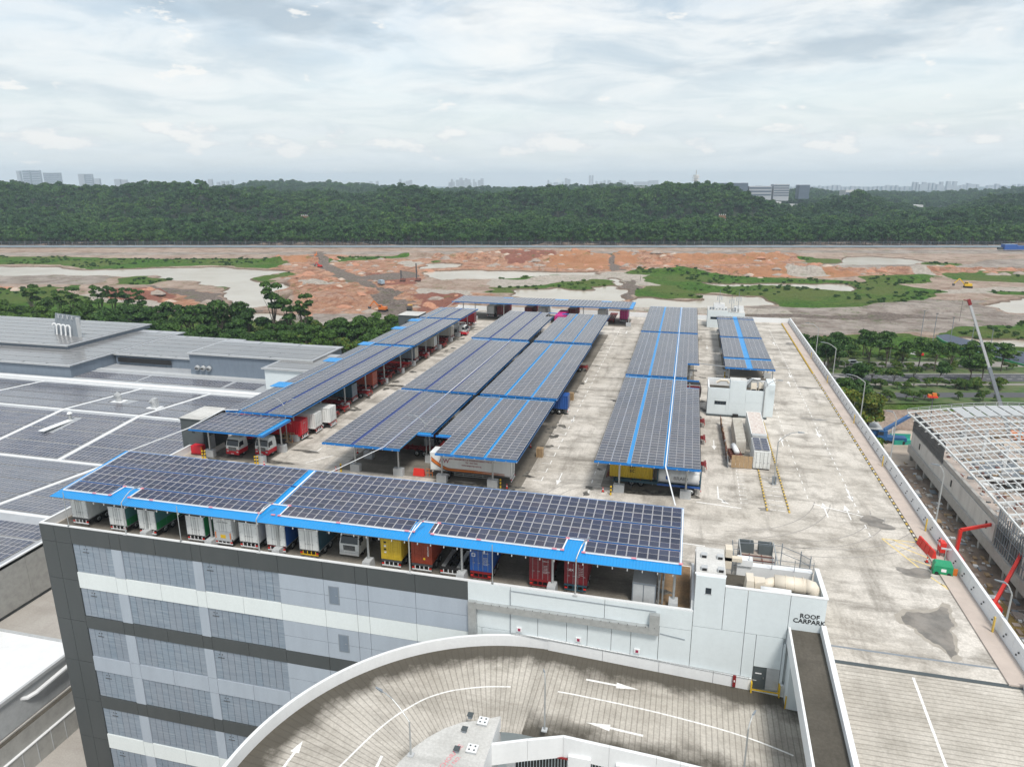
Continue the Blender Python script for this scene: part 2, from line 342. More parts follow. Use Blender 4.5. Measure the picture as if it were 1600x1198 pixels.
def thing(name, label, cat, loc=(0, 0, 0), rz=0, group=None):
    o = bpy.data.objects.new(name, None); C.objects.link(o); o.location = loc; o.rotation_euler.z = rz; o.empty_display_size = 0.5
    return tag(o, label, cat, group)
def dup(o, loc=None, rz=None, label=None, group=None, parent=None):
    c = o.copy(); C.objects.link(c)
    if parent is not None: c.parent = parent
    if loc is not None: c.location = loc
    if rz is not None: c.rotation_euler.z = rz
    if label: c['label'] = label
    if group: c['group'] = group
    for ch in o.children: dup(ch, parent=c)
    return c
def text(body, size, matn, parent, loc, rot=(pi/2, 0, 0), name='lettering', ext=0.01, align='CENTER', bold=0.0):
    cu = bpy.data.curves.new('t', 'FONT'); cu.body = body; cu.size = size; cu.extrude = ext; cu.align_x = align; cu.offset = bold; cu.resolution_u = 2
    tmp = bpy.data.objects.new('t', cu); C.objects.link(tmp)
    me = bpy.data.meshes.new_from_object(tmp.evaluated_get(bpy.context.evaluated_depsgraph_get())); bpy.data.objects.remove(tmp)
    me.materials.clear(); me.materials.append(MATS[matn]); o = place(me, name, parent, loc); o.rotation_euler = rot; return o

# ================================================================== MAIN WAREHOUSE
FX0, FX1, FY = -77.4, 31.6, 64.6
wh = thing('warehouse_building', 'tall grey and white warehouse with a truck park and solar canopies on its roof', 'warehouse', (0, 0, 0))
b = MB(); b.box(FX0+.3, 2.9, FY+.35, 234, GZ-.5, -0.35, 'joint_dark'); b.box(2.9, FX1-.3, FY+.35, 234, GZ-.5, -0.35, 'band_white'); b.build('wall', wh)
b = MB(); b.prism([(FX0+.3, FY+.3), (2.7, FY+.3), (14.9, FY+.3), (14.9, 61.2), (30.4, 61.2), (30.4, FY+.3), (FX1-.2, FY+.3), (FX1-.2, 234.3), (FX0+.3, 234.3)], -0.3, 0, 'deck'); b.build('roof_deck', wh)
# cladding panels, each a piece with recessed joints
def clad(name, x0, x1, z0, z1, m, d=0.12, y=FY):
    b = MB(); b.box(x0+.025, x1-.025, y, y+.3, z0+.025, z1-.025, m); o = b.build(name, wh)
    return o
ZR = [(-1.3, -5.25, 'w'), (-5.4, -7.5, 'white'), (-7.5, -11.6, 'w'), (-11.6, -13.4, 'dark'), (-13.4, -17.6, 'w'), (-17.6, -19.8, 'grey'), (-19.8, -23.8, 'w'), (-23.8, -25.7, 'dark'),
      (-25.7, -29.9, 'w'), (-29.9, -32.2, 'white'), (-32.2, -36.3, 'w'), (-36.3, -38.2, 'dark'), (-38.2, -42, 'w')]
ZR = [((-5.25 if a == -5.4 else a), c, k) for a, c, k in ZR]
bays = [(-72.8, -67.0, 6), (-65.5, -55.4, 11), (-54.1, -43.9, 11)]
pil = [(-67.0, -65.5), (-55.4, -54.1)]
xj = [FX0, -75.2, -72.8, -67.0, -65.5, -60.5, -55.4, -54.1, -49.0, -43.9, -38.2, -34.2, -32.7, -27, -20.95]
for a, c in zip(xj, xj[1:]): clad('parapet_panel', a, c, -1.3, 0.95, 'band_dark')
for z0, z1 in ((-1.3, -6.5), (-6.5, -12.5), (-12.5, -18.7), (-18.7, -24.8), (-24.8, -31), (-31, -37), (-37, -42)):
    clad('cladding_panel', FX0, -75.2, z1, z0, 'band_dark'); clad('cladding_panel', -75.2, -72.8, z1, z0, 'band_dark')
for z1, z0, k in ZR:
    if k == 'w':
        for a, c, n in bays:
            w = (c-a)/n
            for i in range(n):
                b = MB(); b.box(a+i*w+.03, a+(i+1)*w-.03, FY+.12, FY+.3, z0+.03, z1-.03, 'louvre')
                o = b.build('louvre_panel', wh)
        for a, c in pil: clad('pilaster', a, c, z0, z1, 'band_grey')
        for a, c in zip(xj[9:], xj[10:]):
            zm = (z0+z1)/2; clad('cladding_panel', a, c, z0, zm, 'band_grey'); clad('cladding_panel', a, c, zm, z1, 'band_grey')
        for a, z in ((-72.8+1.4, z1-1.0), (-54.1+.5, z1-1.0)):
            b = MB(); b.box(a, a+.9, FY+.06, FY+.14, z-.05, z+.02, 'dark_steel'); b.box(a+.2, a+.32, FY+.06, FY+.14, z+.4, z+.5, 'dark_steel'); b.box(a+.6, a+.72, FY+.06, FY+.14, z+.4, z+.5, 'dark_steel'); b.build('access_hatch', wh)
    else:
        m = {'white': 'band_white', 'dark': 'band_dark', 'grey': 'band_grey'}[k]
        for a, c in zip(xj[2:], xj[3:]): clad('cladding_panel', a, c, z0, z1, m)
for x, z in ((-37.6, -3.2), (-36.8, -9.4)):
    b = MB(); b.box(x, x+1.3, FY-.05, FY+.1, z-1.1, z+1.2, 'mid_grey'); b.box(x+.12, x+1.18, FY-.07, FY-.03, z-1.0, z+1.1, 'blue_grey_wall'); b.box(x+.9, x+1.0, FY-.12, FY-.05, z, z+.1, 'steel'); b.build('service_door', wh)
# white wall, right part, cast panels
wx = [-20.95, -19.4, -16.2, -13.2, -10.1, -7.9, -5.4, -3.4, -0.6, 2.6]
clad('wall_panel', -20.95, -16.2, -4.4, 0.95, 'white_wall'); clad('wall_panel', -16.2, -6.2, -1.2, 0.95, 'white_wall'); clad('wall_panel', -6.2, 2.6, -1.2, 0.95, 'white_wall')
for a, c in zip(wx[2:], wx[3:]): clad('wall_panel', a, c, -9, -1.2, 'white_wall')
clad('wall_panel', -20.95, -19.4, -9, -4.4, 'white_wall'); clad('wall_panel', -19.4, -16.2, -9, -4.4, 'white_wall')
clad('wall_panel', -20.95, 14.7, -42, -9, 'white_wall')
# stair tower front with its door, in panels
for a, c, z0, z1 in ((2.6, 5.45, -.6, 5.1), (5.45, 7.6, -.6, 4.15), (7.6, 11.5, -.6, 4.15), (11.5, 14.75, -1.2, 4.15), (2.6, 7.6, -6.9, -.6), (11.3, 11.6, -6.9, -1.2), (7.6, 8.75, -6.9, -.6), (8.75, 11.3, -4.2, -.6), (7.6, 15, -9, -6.95), (2.6, 7.6, -9, -6.95)):
    clad('wall_panel', a, c, z0, z1, 'white_wall')
dr = MB().box(8.8, 10.05, FY+.02, FY+.1, -6.7, -4.25, 'dark_grey').box(9.75, 9.85, FY-.04, FY+.03, -5.5, -5.3, 'steel').build('door', wh)
MB().box(10.05, 11.28, FY+.1, FY+.2, -6.7, -4.25, 'light_grey').build('door_recess', wh)
MB().box(9.0, 9.6, FY, FY+.04, -5.0, -4.9, 'text_white').build('door_plate', dr)
for x in (8.7, 11.34): MB().box(x-.06, x+.06, 63.9, 64.58, -6.9, -5.7, 'yellow').build('corner_guard', wh)
b = MB(); b.box(3.6, 4.15, FY-.02, FY+.05, 3.2, 3.85, 'glass'); b.box(3.55, 4.2, FY-.04, FY-.0, 3.12, 3.2, 'light_grey'); b.build('window', wh)
# big galvanised duct on the wall
b = MB(); b.box(-20.8, -19.9, FY-.55, FY, -8.0, -1.15, 'galv'); b.box(-19.9, -15.0, FY-.5, FY, -1.95, -1.2, 'galv'); b.box(-15.0, -10, FY-.52, FY, -1.96, -1.19, 'galv'); b.box(-10, -5, FY-.5, FY, -1.95, -1.2, 'galv'); b.box(-5, -.7, FY-.52, FY, -1.97, -1.18, 'galv')
b.hexa([(-1.6, FY-.55, -1.97), (-.6, FY-.55, -1.97), (-.6, FY, -1.97), (-1.6, FY, -1.97), (-1.6, FY-.55, .3), (-.6, FY-.55, .3), (-.6, FY, .3), (-1.6, FY, .3)], 'galv')
for i in range(22): x = -20+i*.9; b.box(x, x+.06, FY-.58, FY-.5, -1.2, -1.1, 'dark_steel')
b.build('wall_duct', wh); 
b = MB(); b.bar((-16.2, FY-.05, .7), (-16.2, FY-.05, -5), .07, 'mid_grey'); b.bar((-16.1, FY-.05, .55), (-1, FY-.05, .45), .05, 'mid_grey'); b.bar((-.5, FY-.05, -2.0), (2, FY-.05, -2.3), .05, 'mid_grey'); b.build('conduit', wh)
# parapet of the deck: white coping along the front, left and back
b = MB(); b.box(FX0, 2.6, FY+.05, FY+.35, .95, 1.08, 'white_paint'); b.build('coping', wh)
b = MB(); b.box(FX0, FX0+.25, FY+.35, 234, -1.3, .96, 'band_dark'); b.box(FX0+.25, FX0+.32, FY+.35, 234, 0, .96, 'white_paint'); b.box(FX0, FX0+.34, FY+.35, 234, .96, 1.08, 'white_paint'); b.build('parapet_wall', wh)
b = MB(); b.box(FX0, 31.5, 234.0, 234.3, 0, 1.5, 'white_paint'); b.build('parapet_wall', wh)
b = MB(); b.box(2.35, 2.6, FY+.35, 72.5, 0, 2.0, 'white_paint'); b.build('parapet_wall', wh)
# right side: yellow and black kerb, raised walk, high white crash wall
def rightwall():
    seg = []
    y = 44.0
    while y < 233:
        n = MB(); y2 = min(y+5.6, 233.9); zb = 0 if y > 61 else -(61-y)*.1
        n.hexa([(31.25, y+.01, zb-.6), (31.75, y+.01, zb-.6), (31.75, y2-.01, zb-.6), (31.25, y2-.01, zb-.6), (31.45, y+.01, zb+1.75), (31.75, y+.01, zb+1.75), (31.75, y2-.01, zb+1.75), (31.45, y2-.01, zb+1.75)], 'white_paint')
        n.build('crash_wall_panel', wh); 
        n = MB()
        for k in range(2):
            yy = y+1.4+k*2.8; n.box(31.28, 31.36, yy, yy+.14, zb+.95, zb+1.1, 'dark_steel'); n.box(31.24, 31.33, yy+.3, yy+.44, zb+.55, zb+.68, 'dark_steel')
        n.build('anchor_plate', wh); y = y2
rightwall()
b = MB(); b.box(29.35, 31.3, 61.3, 233.9, 0, .16, 'slab_pink'); b.build('raised_walk', wh)
kerbw = MB().box(-.1, .1, 0, .55, 0, .16, 'kerb_white').mesh('kerb_block_pale'); kerby = MB().box(-.1, .1, 0, .55, 0, .16, 'kerb_yellow').mesh('kerb_block_yellow')
kerbk = MB().box(-.09, .09, 0, .36, 0, .15, 'kerb_black').mesh('kerb_block_black')
y = 87.0; i = 0
while y < 232:
    if y < 170: place([kerbw, kerby][i % 2], 'kerb_block', wh, (29.15, y, 0)); place(kerbk, 'kerb_block', wh, (29.15, y+.66, 0))
    y += 1.05; i += 1
n = MB(); y = 170
while y < 232: n.box(29.0, 29.3, y, y+.62, 0, .2, 'yellow'); n.box(29.0, 29.3, y+.66, y+1.02, 0, .19, 'black'); y += 1.05
tag(n.build('far_kerb_blocks', wh), kind='stuff')
for xx, ya, yb in ((12.2, 92.5, 131), (15.0, 92.5, 131)):
    y = ya
    while y < yb:
        place(kerby, 'kerb_block', wh, (xx+(y-ya)*.0, y, 0)); place(kerbk, 'kerb_block', wh, (xx, y+.66, 0)); y += 1.05
# painted markings on the deck
Z1 = .004
def sheet(name, polys, m, z=Z1, parent=wh):
    b = MB()
    for p in polys: b.quad([(q[0], q[1], z if len(q) < 3 else q[2]) for q in p], m)
    return b.build(name, parent)
def arrow_poly(L=4.6, w=.16, hw=.42, hl=1.8):
    return [[(-w/2, 0), (w/2, 0), (w/2, L-hl), (-w/2, L-hl)], [(-hw, L-hl), (hw, L-hl), (0, L)]]
ab = MB(); [ab.quad([(x, y, 0) for x, y in p], 'mark_white') for p in arrow_poly()]; arrow_me = ab.mesh('lane_arrow')
for px, py, up in ((870, 757, 0), (893, 660, 0), (914, 598, 0), (978, 521, 0), (1116, 702, 0), (1119, 618, 0), (1224, 697, 1), (1281, 683, 0), (1294, 808, 1), (1332, 783, 0), (1105, 545, 0), (1212, 598, 1), (1236, 590, 0), (1211, 540, 1), (1235, 604, 1), (1330, 812, 1)):
    p = G(px, py); o = place(arrow_me, 'lane_arrow', wh, (p.x, p.y+(0 if up else 4.5), Z1), 0 if up else pi)
sheet('turn_arrow', [[(5.9, 99.3), (6.1, 99.3), (6.1, 95.2), (5.9, 95.2)], [(5.9, 95.4), (7.0, 94.2), (6.9, 94.0), (5.8, 95.0)], [(6.6, 94.6), (7.5, 93.4), (6.3, 93.8)]], 'mark_white')
sheet('stop_line', [[(3.0, 93.0), (8.9, 92.4), (8.9, 92.6), (3.0, 93.25)]], 'mark_white')
sheet('parking_line', [[(1.2, 80.6), (4.0, 80.5), (4.0, 80.7), (1.2, 80.8)], [(1.2, 75.2), (3.6, 75.1), (3.6, 75.3), (1.2, 75.4)]], 'mark_white')
polys = []
for i in range(36): y = 95+i*3.4; polys += [[(-19.2, y), (-19.05, y), (-19.05, y+1.5), (-19.2, y+1.5)], [(-20.4, y), (-19.2, y), (-19.2, y+.12), (-20.4, y+.12)]]
for i in range(38): y = 92.6+i*3.4; polys += [[(-11.9, y), (-11.75, y), (-11.75, y+1.2), (-11.9, y+1.2)]]
for i in range(36): y = 98+i*3.4; polys += [[(-57.2, y), (-57.05, y), (-57.05, y+1.5), (-57.2, y+1.5)], [(-58.6, y), (-57.2, y), (-57.2, y+.12), (-58.6, y+.12)]]
for i in range(12): y = 94+i*1.3; polys += [[(8.9, y), (9.0, y), (9.0, y+.6), (8.9, y+.6)], [(9.0, y+.3), (9.9, y+.3), (9.9, y+.38), (9.0, y+.38)]]
for i in range(8): y = 93+i*1.6; polys += [[(12.6, y), (13.4, y), (13.4, y+.12), (12.6, y+.12)], [(13.6, y-.1), (14.6, y-.1), (14.6, y+.02), (13.6, y+.02)]]
for i in range(62): y = 88+i*2.2; x = 23.9+(y-88)*.004; polys += [[(x, y), (x+.12, y), (x+.12, y+1.1), (x, y+1.1)], [(x-.25, y), (x+.35, y), (x+.35, y+.1), (x-.25, y+.1)]]
for i in range(30): y = 98+i*2.6; polys += [[(18.0, y), (18.1, y), (18.1, y+1.0), (18.0, y+1.0)]]
for i in range(12): x = -52+i*3.3; polys += [[(x, 87.8), (x+1.6, 87.9), (x+1.6, 88.05), (x, 87.95)]]
tag(sheet('bay_line', polys, 'mark_white'), kind='stuff'); sheet('bay_line', [[(18.5, 96.2), (24.5, 93.6), (24.5, 93.8), (18.5, 96.4)], [(9.5, 176), (28, 174), (28, 174.25), (9.5, 176.25)], [(-56.5, 93), (-53.8, 97), (-53.6, 97), (-56.3, 93)]], 'mark_white')
hp = [(1378, 841), (1430, 847)], [(1378, 841), (1444, 893)], [(1395, 843), (1432, 857)], [(1399, 851), (1452, 872)], [(1420, 872), (1455, 884)], [(1454, 901), (1510, 940)], [(1468, 898), (1500, 915)], [(1470, 912), (1520, 934)]
polys = []
for a, c in hp:
    a, c = G(*a), G(*c); d = (c-a).normalized().cross(Vector((0, 0, 1)))*.09; polys.append([(a-d)[:2], (a+d)[:2], (c+d)[:2], (c-d)[:2]])
sheet('yellow_hatching', [[(p[0], p[1], .165 if False else Z1) for p in q] for q in polys], 'mark_yellow')
def blob(cx, cy, rx, ry, seed, rot=0.0, n=40, z=Z1, k=.38):
    r = random.Random(seed); ph = [r.uniform(0, 6.28) for _ in range(6)]; out = []
    for i in range(n):
        a = 2*pi*i/n; f = 1+k*sum(sin((j+2)*a+ph[j])/(j+1.6) for j in range(6)); x = rx*f*cos(a); y = ry*f*sin(a)
        out.append((cx+x*cos(rot)-y*sin(rot), cy+x*sin(rot)+y*cos(rot), z))
    return out
for i, (px, py, rx, ry, rot) in enumerate(((1368, 816, 1.7, 1.7, .2), (1430, 894, 2.2, .9, -.1), (1272, 655, 1.8, .7, 0), (1262, 606, 1.5, .8, 0), (1310, 588, 1.2, 1.0, 0), (1195, 796, .8, .5, 0), (1240, 538, 2.0, 2, 0))):
    p = G(px, py); sheet('damp_patch', [blob(p.x, p.y, rx, ry, i+5, rot, z=.005)], 'puddle')
pud = [(1408, 962), (1420, 955), (1452, 958), (1470, 947), (1481, 950), (1484, 966), (1490, 975), (1485, 985), (1490, 1006), (1495, 1020), (1488, 1028), (1475, 1012), (1455, 1002), (1440, 990), (1428, 980), (1415, 975)]
pp = [G(*p) for p in pud]; out = []
for a, c in zip(pp, pp[1:]+pp[:1]):
    for k in range(4): q = a.lerp(c, k/4); out.append((q.x+random.uniform(-.12, .12), q.y+random.uniform(-.12, .12), .005))
cx_ = sum(q[0] for q in out)/len(out); cy_ = sum(q[1] for q in out)/len(out)
plain('damp_halo', (0.36, 0.33, 0.285), 0.8, dirt=.7, dscale=1.0, dirtcol=(.26, .24, .205))
for k_, f_ in enumerate((1.1, 1.2)): sheet('damp_patch', [[(cx_+(q[0]-cx_)*f_+random.uniform(-.1, .1), cy_+(q[1]-cy_)*f_, .0046-k_*.0008) for q in out]], 'damp_halo')
sheet('damp_patch', [out], 'puddle')
st = []
for i in range(95):
    side = i % 5
    if side == 0: x, y = random.uniform(-62.5, -59.5), random.uniform(99, 205)
    elif side == 1: x, y = random.uniform(-22.5, -20.3), random.uniform(92, 200)
    elif side == 2: x, y = random.uniform(2.5, 4.5), random.uniform(95, 215)
    elif side == 3: x, y = random.uniform(-13, -10.5), random.uniform(92, 215)
    else: x, y = random.uniform(-75, 2), random.uniform(66, 92)
    st.append(blob(x, y, random.uniform(.3, 1.3), random.uniform(.2, .8), i+90, random.uniform(0, 3), 20, z=.004+i*4e-5))
for px, py, rx, ry in ((620, 603, 2.6, 1.0), (668, 552, 1.4, .6), (480, 705, 2.0, .6), (545, 640, 2, .8), (430, 722, 2.2, .8), (355, 712, 2.4, 2.6), (720, 757, 5, .9), (780, 760, 3, 1), (1030, 770, 6, 1)):
    p = G(px, py); st.append(blob(p.x, p.y, rx, ry, int(px), 0, 30, z=.009+px*1e-6))
for q_ in st: sheet('oil_stain', [q_], 'oil_stain')
def tyre_arc(cx, cy, r, a0, a1, w=.13):
    n = 24; o = []
    for i in range(n):
        A, B_ = a0+(a1-a0)*i/n, a0+(a1-a0)*(i+1)/n
        o.append([(cx+r*cos(A), cy+r*sin(A)), (cx+(r+w)*cos(A), cy+(r+w)*sin(A)), (cx+(r+w)*cos(B_), cy+(r+w)*sin(B_)), (cx+r*cos(B_), cy+r*sin(B_))])
    return o
plain('tyre_dark', (0.27, 0.255, 0.235), 0.9, dirt=0.9, dscale=1.5, dirtcol=(0.42, 0.40, 0.37))
ta = []
for a in ((13, 97, 12.5, -1.5, -.1), (13, 97, 14.2, -1.5, -.2), (15, 100, 17, -1.7, -.4), (15, 100, 18.9, -1.7, -.5), (-8, 88, 8, 1.6, 3.0), (-8, 88, 9.9, 1.6, 2.9), (4, 100, 15, -1.4, -.2), (4, 100, 17, -1.3, -.2), (-30, 80, 12, .8, 1.8), (-52, 84, 9, .6, 2.2)): ta += tyre_arc(*a)
tag(sheet('tyre_mark', [[(*q, .0025) for q in p] for p in ta], 'tyre_dark'), kind='stuff')
# brown floor bay at the right end of the front canopy
sheet('stained_floor', [[(-1.0, 65), (2.3, 65), (2.3, 75.5), (-1.0, 75.5)]], 'brown_floor', .003)
deckmat('shaded_bay_floor', (0.17, 0.155, 0.13), (0.27, 0.25, 0.215), (0.09, 0.08, 0.068))  # worn, oily concrete, made darker still to paint in the canopy shade
sheet('worn_shaded_bay', [[(-76.9, 65.1), (-1.1, 65.1), (-1.1, 76.6), (-76.9, 76.6)]], 'shaded_bay_floor', .0022)
for a_, c_, e_, g_ in ((-50, -21.5, 92, 203), (-73.5, -62, 97, 204), (-10.4, 2.6, 95, 222), (-72, -17, 216, 229), (9.2, 18.6, 153, 212), (-73, -62.5, 91, 97)): sheet('worn_shaded_bay', [[(a_, e_), (c_, e_), (c_, g_), (a_, g_)]], 'shaded_bay_floor', .0022)  # the same sheets with painted shade under the other canopies
# ---- upper ramp leaving the roof towards the camera
def ribmesh(name, rows, m, parent, ribstep=.55, nu=10):
    """rows: list of (left point, right point); ribs run across the way"""
    v = []; f = []; rib = []; edge = []; s = 0; prev = None
    for a, c, e0, e1 in rows:
        a = Vector(a); c = Vector(c); mid = (a+c)/2
        if prev is not None: s += (mid-prev).length
        prev = mid
        for i in range(nu+1): k = i/nu; v.append(tuple(a.lerp(c, k))); rib.append(s/ribstep); edge.append(max(e0*max(0, 1-k/.34), e1*max(0, 1-(1-k)/.34)))
    for r_ in range(len(rows)-1):
        for i in range(nu): q = r_*(nu+1)+i; f.append((q, q+nu+1, q+nu+2, q+1))
    me = bpy.data.meshes.new(name); me.from_pydata(v, [], f); me.materials.append(MATS[m])
    at = me.attributes.new('rib', 'FLOAT', 'POINT'); at.data.foreach_set('value', rib); at = me.attributes.new('grime', 'FLOAT', 'POINT'); at.data.foreach_set('value', edge)
    return place(me, name, parent)
def rz_(y): return -(61.2-y)*.10
o = ribmesh('ramp_surface', [((30.4, y, rz_(y)), (14.9, y, rz_(y)), .1, .1) for y in np.arange(61.2, 30, -.5)], 'ramp_deck', wh, .48)
b = MB(); b.hexa([(11.6, 30, rz_(30)-1.2), (31.5, 30, rz_(30)-1.2), (31.5, 61.2, -1.2), (11.6, 61.2, -1.2), (14.9, 30, rz_(30)-.03), (31.2, 30, rz_(30)-.03), (31.2, 61.19, -.03), (14.9, 61.19, -.03)], 'concrete'); b.build('ramp_body', wh)
def ramp_wall(xa, xb, y0, y1, h, m='white_paint', zo=0.0):
    return MB().hexa([(xa, y0, rz_(y0)-.3+zo), (xb, y0, rz_(y0)-.3+zo), (xb, y1, rz_(y1)-.3+zo), (xa, y1, rz_(y1)-.3+zo), (xa, y0, rz_(y0)+h+zo), (xb, y0, rz_(y0)+h+zo), (xb, y1, rz_(y1)+h+zo), (xa, y1, rz_(y1)+h+zo)], m).build('ramp_wall', wh)
ramp_wall(14.45, 14.9, 30, 64.55, 1.1); ramp_wall(30.4, 31.25, 30, 61.2, .9)
sl = MB(); sl.hexa([(11.75, 30, rz_(30)-1.0), (14.45, 30, rz_(30)-1.0), (14.45, 64.55, -.9), (11.75, 64.55, -.9), (11.75, 30, rz_(30)+.55), (14.45, 30, rz_(30)+.55), (14.45, 64.55, .55), (11.75, 64.55, .55)], 'white_wall', 'dirty_slab'); sl.build('dirty_gap_slab', wh)
MB().hexa([(11.55, 30, rz_(30)-1.1), (11.75, 30, rz_(30)-1.1), (11.75, 64.5, -1.0), (11.55, 64.5, -1.0), (11.55, 30, rz_(30)+.8), (11.75, 30, rz_(30)+.8), (11.75, 64.5, .8), (11.55, 64.5, .8)], 'white_paint').build('slab_upstand', wh)
MB().box(11.8, 13.6, 62.6, 64.55, -9, -1.05, 'white_wall').box(11.72, 11.82, 62.55, 62.7, -7, -5.6, 'yellow').build('column', wh)
sheet('drain_grating', [[(14.9, 63.5), (31.2, 63.5), (31.2, 63.75), (14.9, 63.75)]], 'mid_grey', .006); sheet('drain_grating', [[(14.9, 61.0), (30.4, 61.0), (30.4, 61.5), (14.9, 61.5)]], 'dark_grey', .008)
sheet('centre_line', [[(21.5, y, rz_(y)+.006), (21.72, y, rz_(y)+.006), (21.72, y+2.6, rz_(y+2.6)+.006), (21.5, y+2.6, rz_(y+2.6)+.006)] for y in np.arange(32, 60, 2.6)], 'mark_white')

# ================================================================== CURVED RAMP
cr = thing('spiral_ramp', 'ribbed concrete truck ramp curving below the white wall with a white outer parapet', 'ramp')
CXR, CYR, RO, RI = -12.0, 41.7, 22.7, 10.2
def rdz(x): return -5.8-.05*max(0, x+12)
path = []
for x in np.arange(24, -12.01, -.6): path.append((x, 0))
for a in np.arange(90, 262, 1.5): path.append((None, a))
rows = []; 
for x, a in path:
    if x is not None:
        bend = max(0, x-6)**2*.02
        rows.append(((x, 64.35-bend*.2, rdz(x)), (x, 51.9-bend, rdz(x)), 1.0, .8))
    else: ar = R(a); rows.append(((CXR+RO*cos(ar), CYR+RO*sin(ar), -5.8), (CXR+RI*cos(ar), CYR+RI*sin(ar), -5.8), 1.0, .25))
ribmesh('ramp_surface', rows, 'ramp_deck', cr, .52, 14)
# outer parapet in cast segments
outer = [(r_[0][0], r_[0][1], r_[0][2], x, a) for r_, (x, a) in zip(rows, path)]
def wall_run(pts, thick, h, down, m, name, parent):
    """pts: list of xyz on the inner foot; normals point outwards (left of travel)"""
    b = MB()
    for i, (p, q) in enumerate(zip(pts, pts[1:])):
        p = Vector(p); q = Vector(q)
        def off(i):
            a_ = Vector(pts[max(0, i-1)]); c_ = Vector(pts[min(len(pts)-1, i+1)]); d = (c_-a_); d.z = 0; d.normalize(); return Vector((d.y, -d.x, 0))*thick
        n1, n2 = off(i), off(i+1)
        b.hexa([p-Vector((0, 0, down)), q-Vector((0, 0, down)), q+n2-Vector((0, 0, down)), p+n1-Vector((0, 0, down)), p+Vector((0, 0, h)), q+Vector((0, 0, h)), q+n2+Vector((0, 0, h)), p+n1+Vector((0, 0, h))], m)
    return b.build(name, parent)
arc = [(CXR+RO*cos(R(a)), CYR+RO*sin(R(a)), -5.8) for a in np.arange(90, 262, 1.5)]
for k in range(0, len(arc)-1, 6): wall_run(arc[k:k+7], .32, 1.25, 2.0, 'white_paint', 'parapet_segment', cr)
for xa, xb in ((-12, -6.2), (-6.2, -.4), (-.4, 5), (5, 8.7), (11.35, 14.4)):
    za, zb = rdz(xa), rdz(xb); MB().hexa([(xa+.02, 64.3, za-.5), (xb-.02, 64.3, zb-.5), (xb-.02, 64.57, zb-.5), (xa+.02, 64.57, za-.5), (xa+.02, 64.3, za+1.25), (xb-.02, 64.3, zb+1.25), (xb-.02, 64.57, zb+1.25), (xa+.02, 64.57, za+1.25)], 'white_paint').build('parapet_segment', cr)
b = MB(); b.box(8.75, 11.3, 64.25, 64.3, -6.75, -6.6, 'yellow'); b.build('yellow_sill', cr)
b = MB()
for i in range(60):
    x = -16+i*.42; z = rdz(x)+1.27
    b.box(x, x+.36, 64.25, 64.3, z, z+.05, 'light_grey'); b.box(x, x+.03, 64.2, 64.24, z, z+.2, 'steel')
b.bar((-16, 64.22, rdz(-16)+1.5), (8.5, 64.22, rdz(8.5)+1.5), .04, 'steel'); b.build('cable_tray', cr)
for x in (-15.2, -8.8, -2.7, 12.6):
    MB().box(x-.3, x+.3, 64.45, 64.58, rdz(x)+1.6, rdz(x)+2.1, 'white_paint').box(x-.14, x+.14, 64.42, 64.46, rdz(x)+1.7, rdz(x)+2.0, 'maroon_text').build('small_sign', cr)
# inner wall with openings looking into the level below
iw = [(-14.0, 49.2), (-8.1, 51.8), (0, 51.8), (8, 51.6), (16, 49.5)]
for (xa, ya), (xb, yb) in zip(iw, iw[1:]):
    za, zb = rdz(xa), rdz(xb); ln = 4 if xb > 0 else 2
    for k in range(ln):
        x0, y0 = xa+(xb-xa)*k/ln, ya+(yb-ya)*k/ln; x1, y1 = xa+(xb-xa)*(k+1)/ln, ya+(yb-ya)*(k+1)/ln; z = min(rdz(x0), rdz(x1))
        MB().hexa([(x0+.01, y0-.3, rdz(x0)-1.1), (x1-.01, y1-.3, rdz(x1)-1.1), (x1-.01, y1, rdz(x1)-1.1), (x0+.01, y0, rdz(x0)-1.1), (x0+.01, y0-.3, rdz(x0)+1.05), (x1-.01, y1-.3, rdz(x1)+1.05), (x1-.01, y1, rdz(x1)+1.05), (x0+.01, y0, rdz(x0)+1.05)], 'white_paint').build('parapet_segment', cr)
MB().prism([(-16, 30), (24, 30), (24, 48.8), (-14, 49.0)], -13.2, -13, 'ramp_deck').build('lower_level_floor', cr)
for (xa, xb, w_) in ((-13.2, -12.4, 0), (-7.6, -5.6, 0), (-3.4, -.4, 0), (1.8, 16, 0)):
    MB().box(xa, xb, 51.2, 51.5, -12.9, -6.6, 'white_paint').build('pier', cr)
lv = MB()
for i in range(60): x = -13+i*.28; lv.box(x, x+.18, 51.65, 51.75, -12.9, -7.0, 'black')
tag(lv.build('dark_slats', cr), kind='stuff')
MB().box(-12.4, -7.6, 51.3, 51.45, -7.12, -7.0, 'red_steel').build('red_edge', cr)
# white core roof slab
slab = [(-14.0, 52.2), (-15.8, 51.2), (-17.2, 50.6), (-18.4, 49.6), (-19.5, 48.2), (-20.3, 46.8), (-20.9, 45.0), (-21.2, 43), (-21.2, 38), (-15.6, 38), (-13.9, 44)]
MB().prism(slab, -9, -4.5, 'white_paint', 'slab_white').build('core_roof_slab', cr)
for px, py in ((735, 1119), (726, 1141), (714, 1172)):
    p = G(px, py, -4.4); MB().box(-.18, .18, -.18, .18, 0, .32, 'mid_grey').box(-.26, .26, -.26, .26, .32, .38, 'dark_grey').build('roof_vent', cr, loc=(p.x, p.y, -4.5))
for px, py in ((755, 1128), (738, 1171)):
    p = G(px, py, -4.4); b = MB().box(-.4, .4, -.4, .4, 0, .25, 'light_grey').box(-.46, .46, -.46, .46, .25, .32, 'white_paint')
    for sx in (-.22, .22):
        for sy in (-.22, .22): b.box(sx-.07, sx+.07, sy-.07, sy+.07, .32, .36, 'dark_grey')
    b.build('roof_hatch', cr, loc=(p.x, p.y, -4.5))
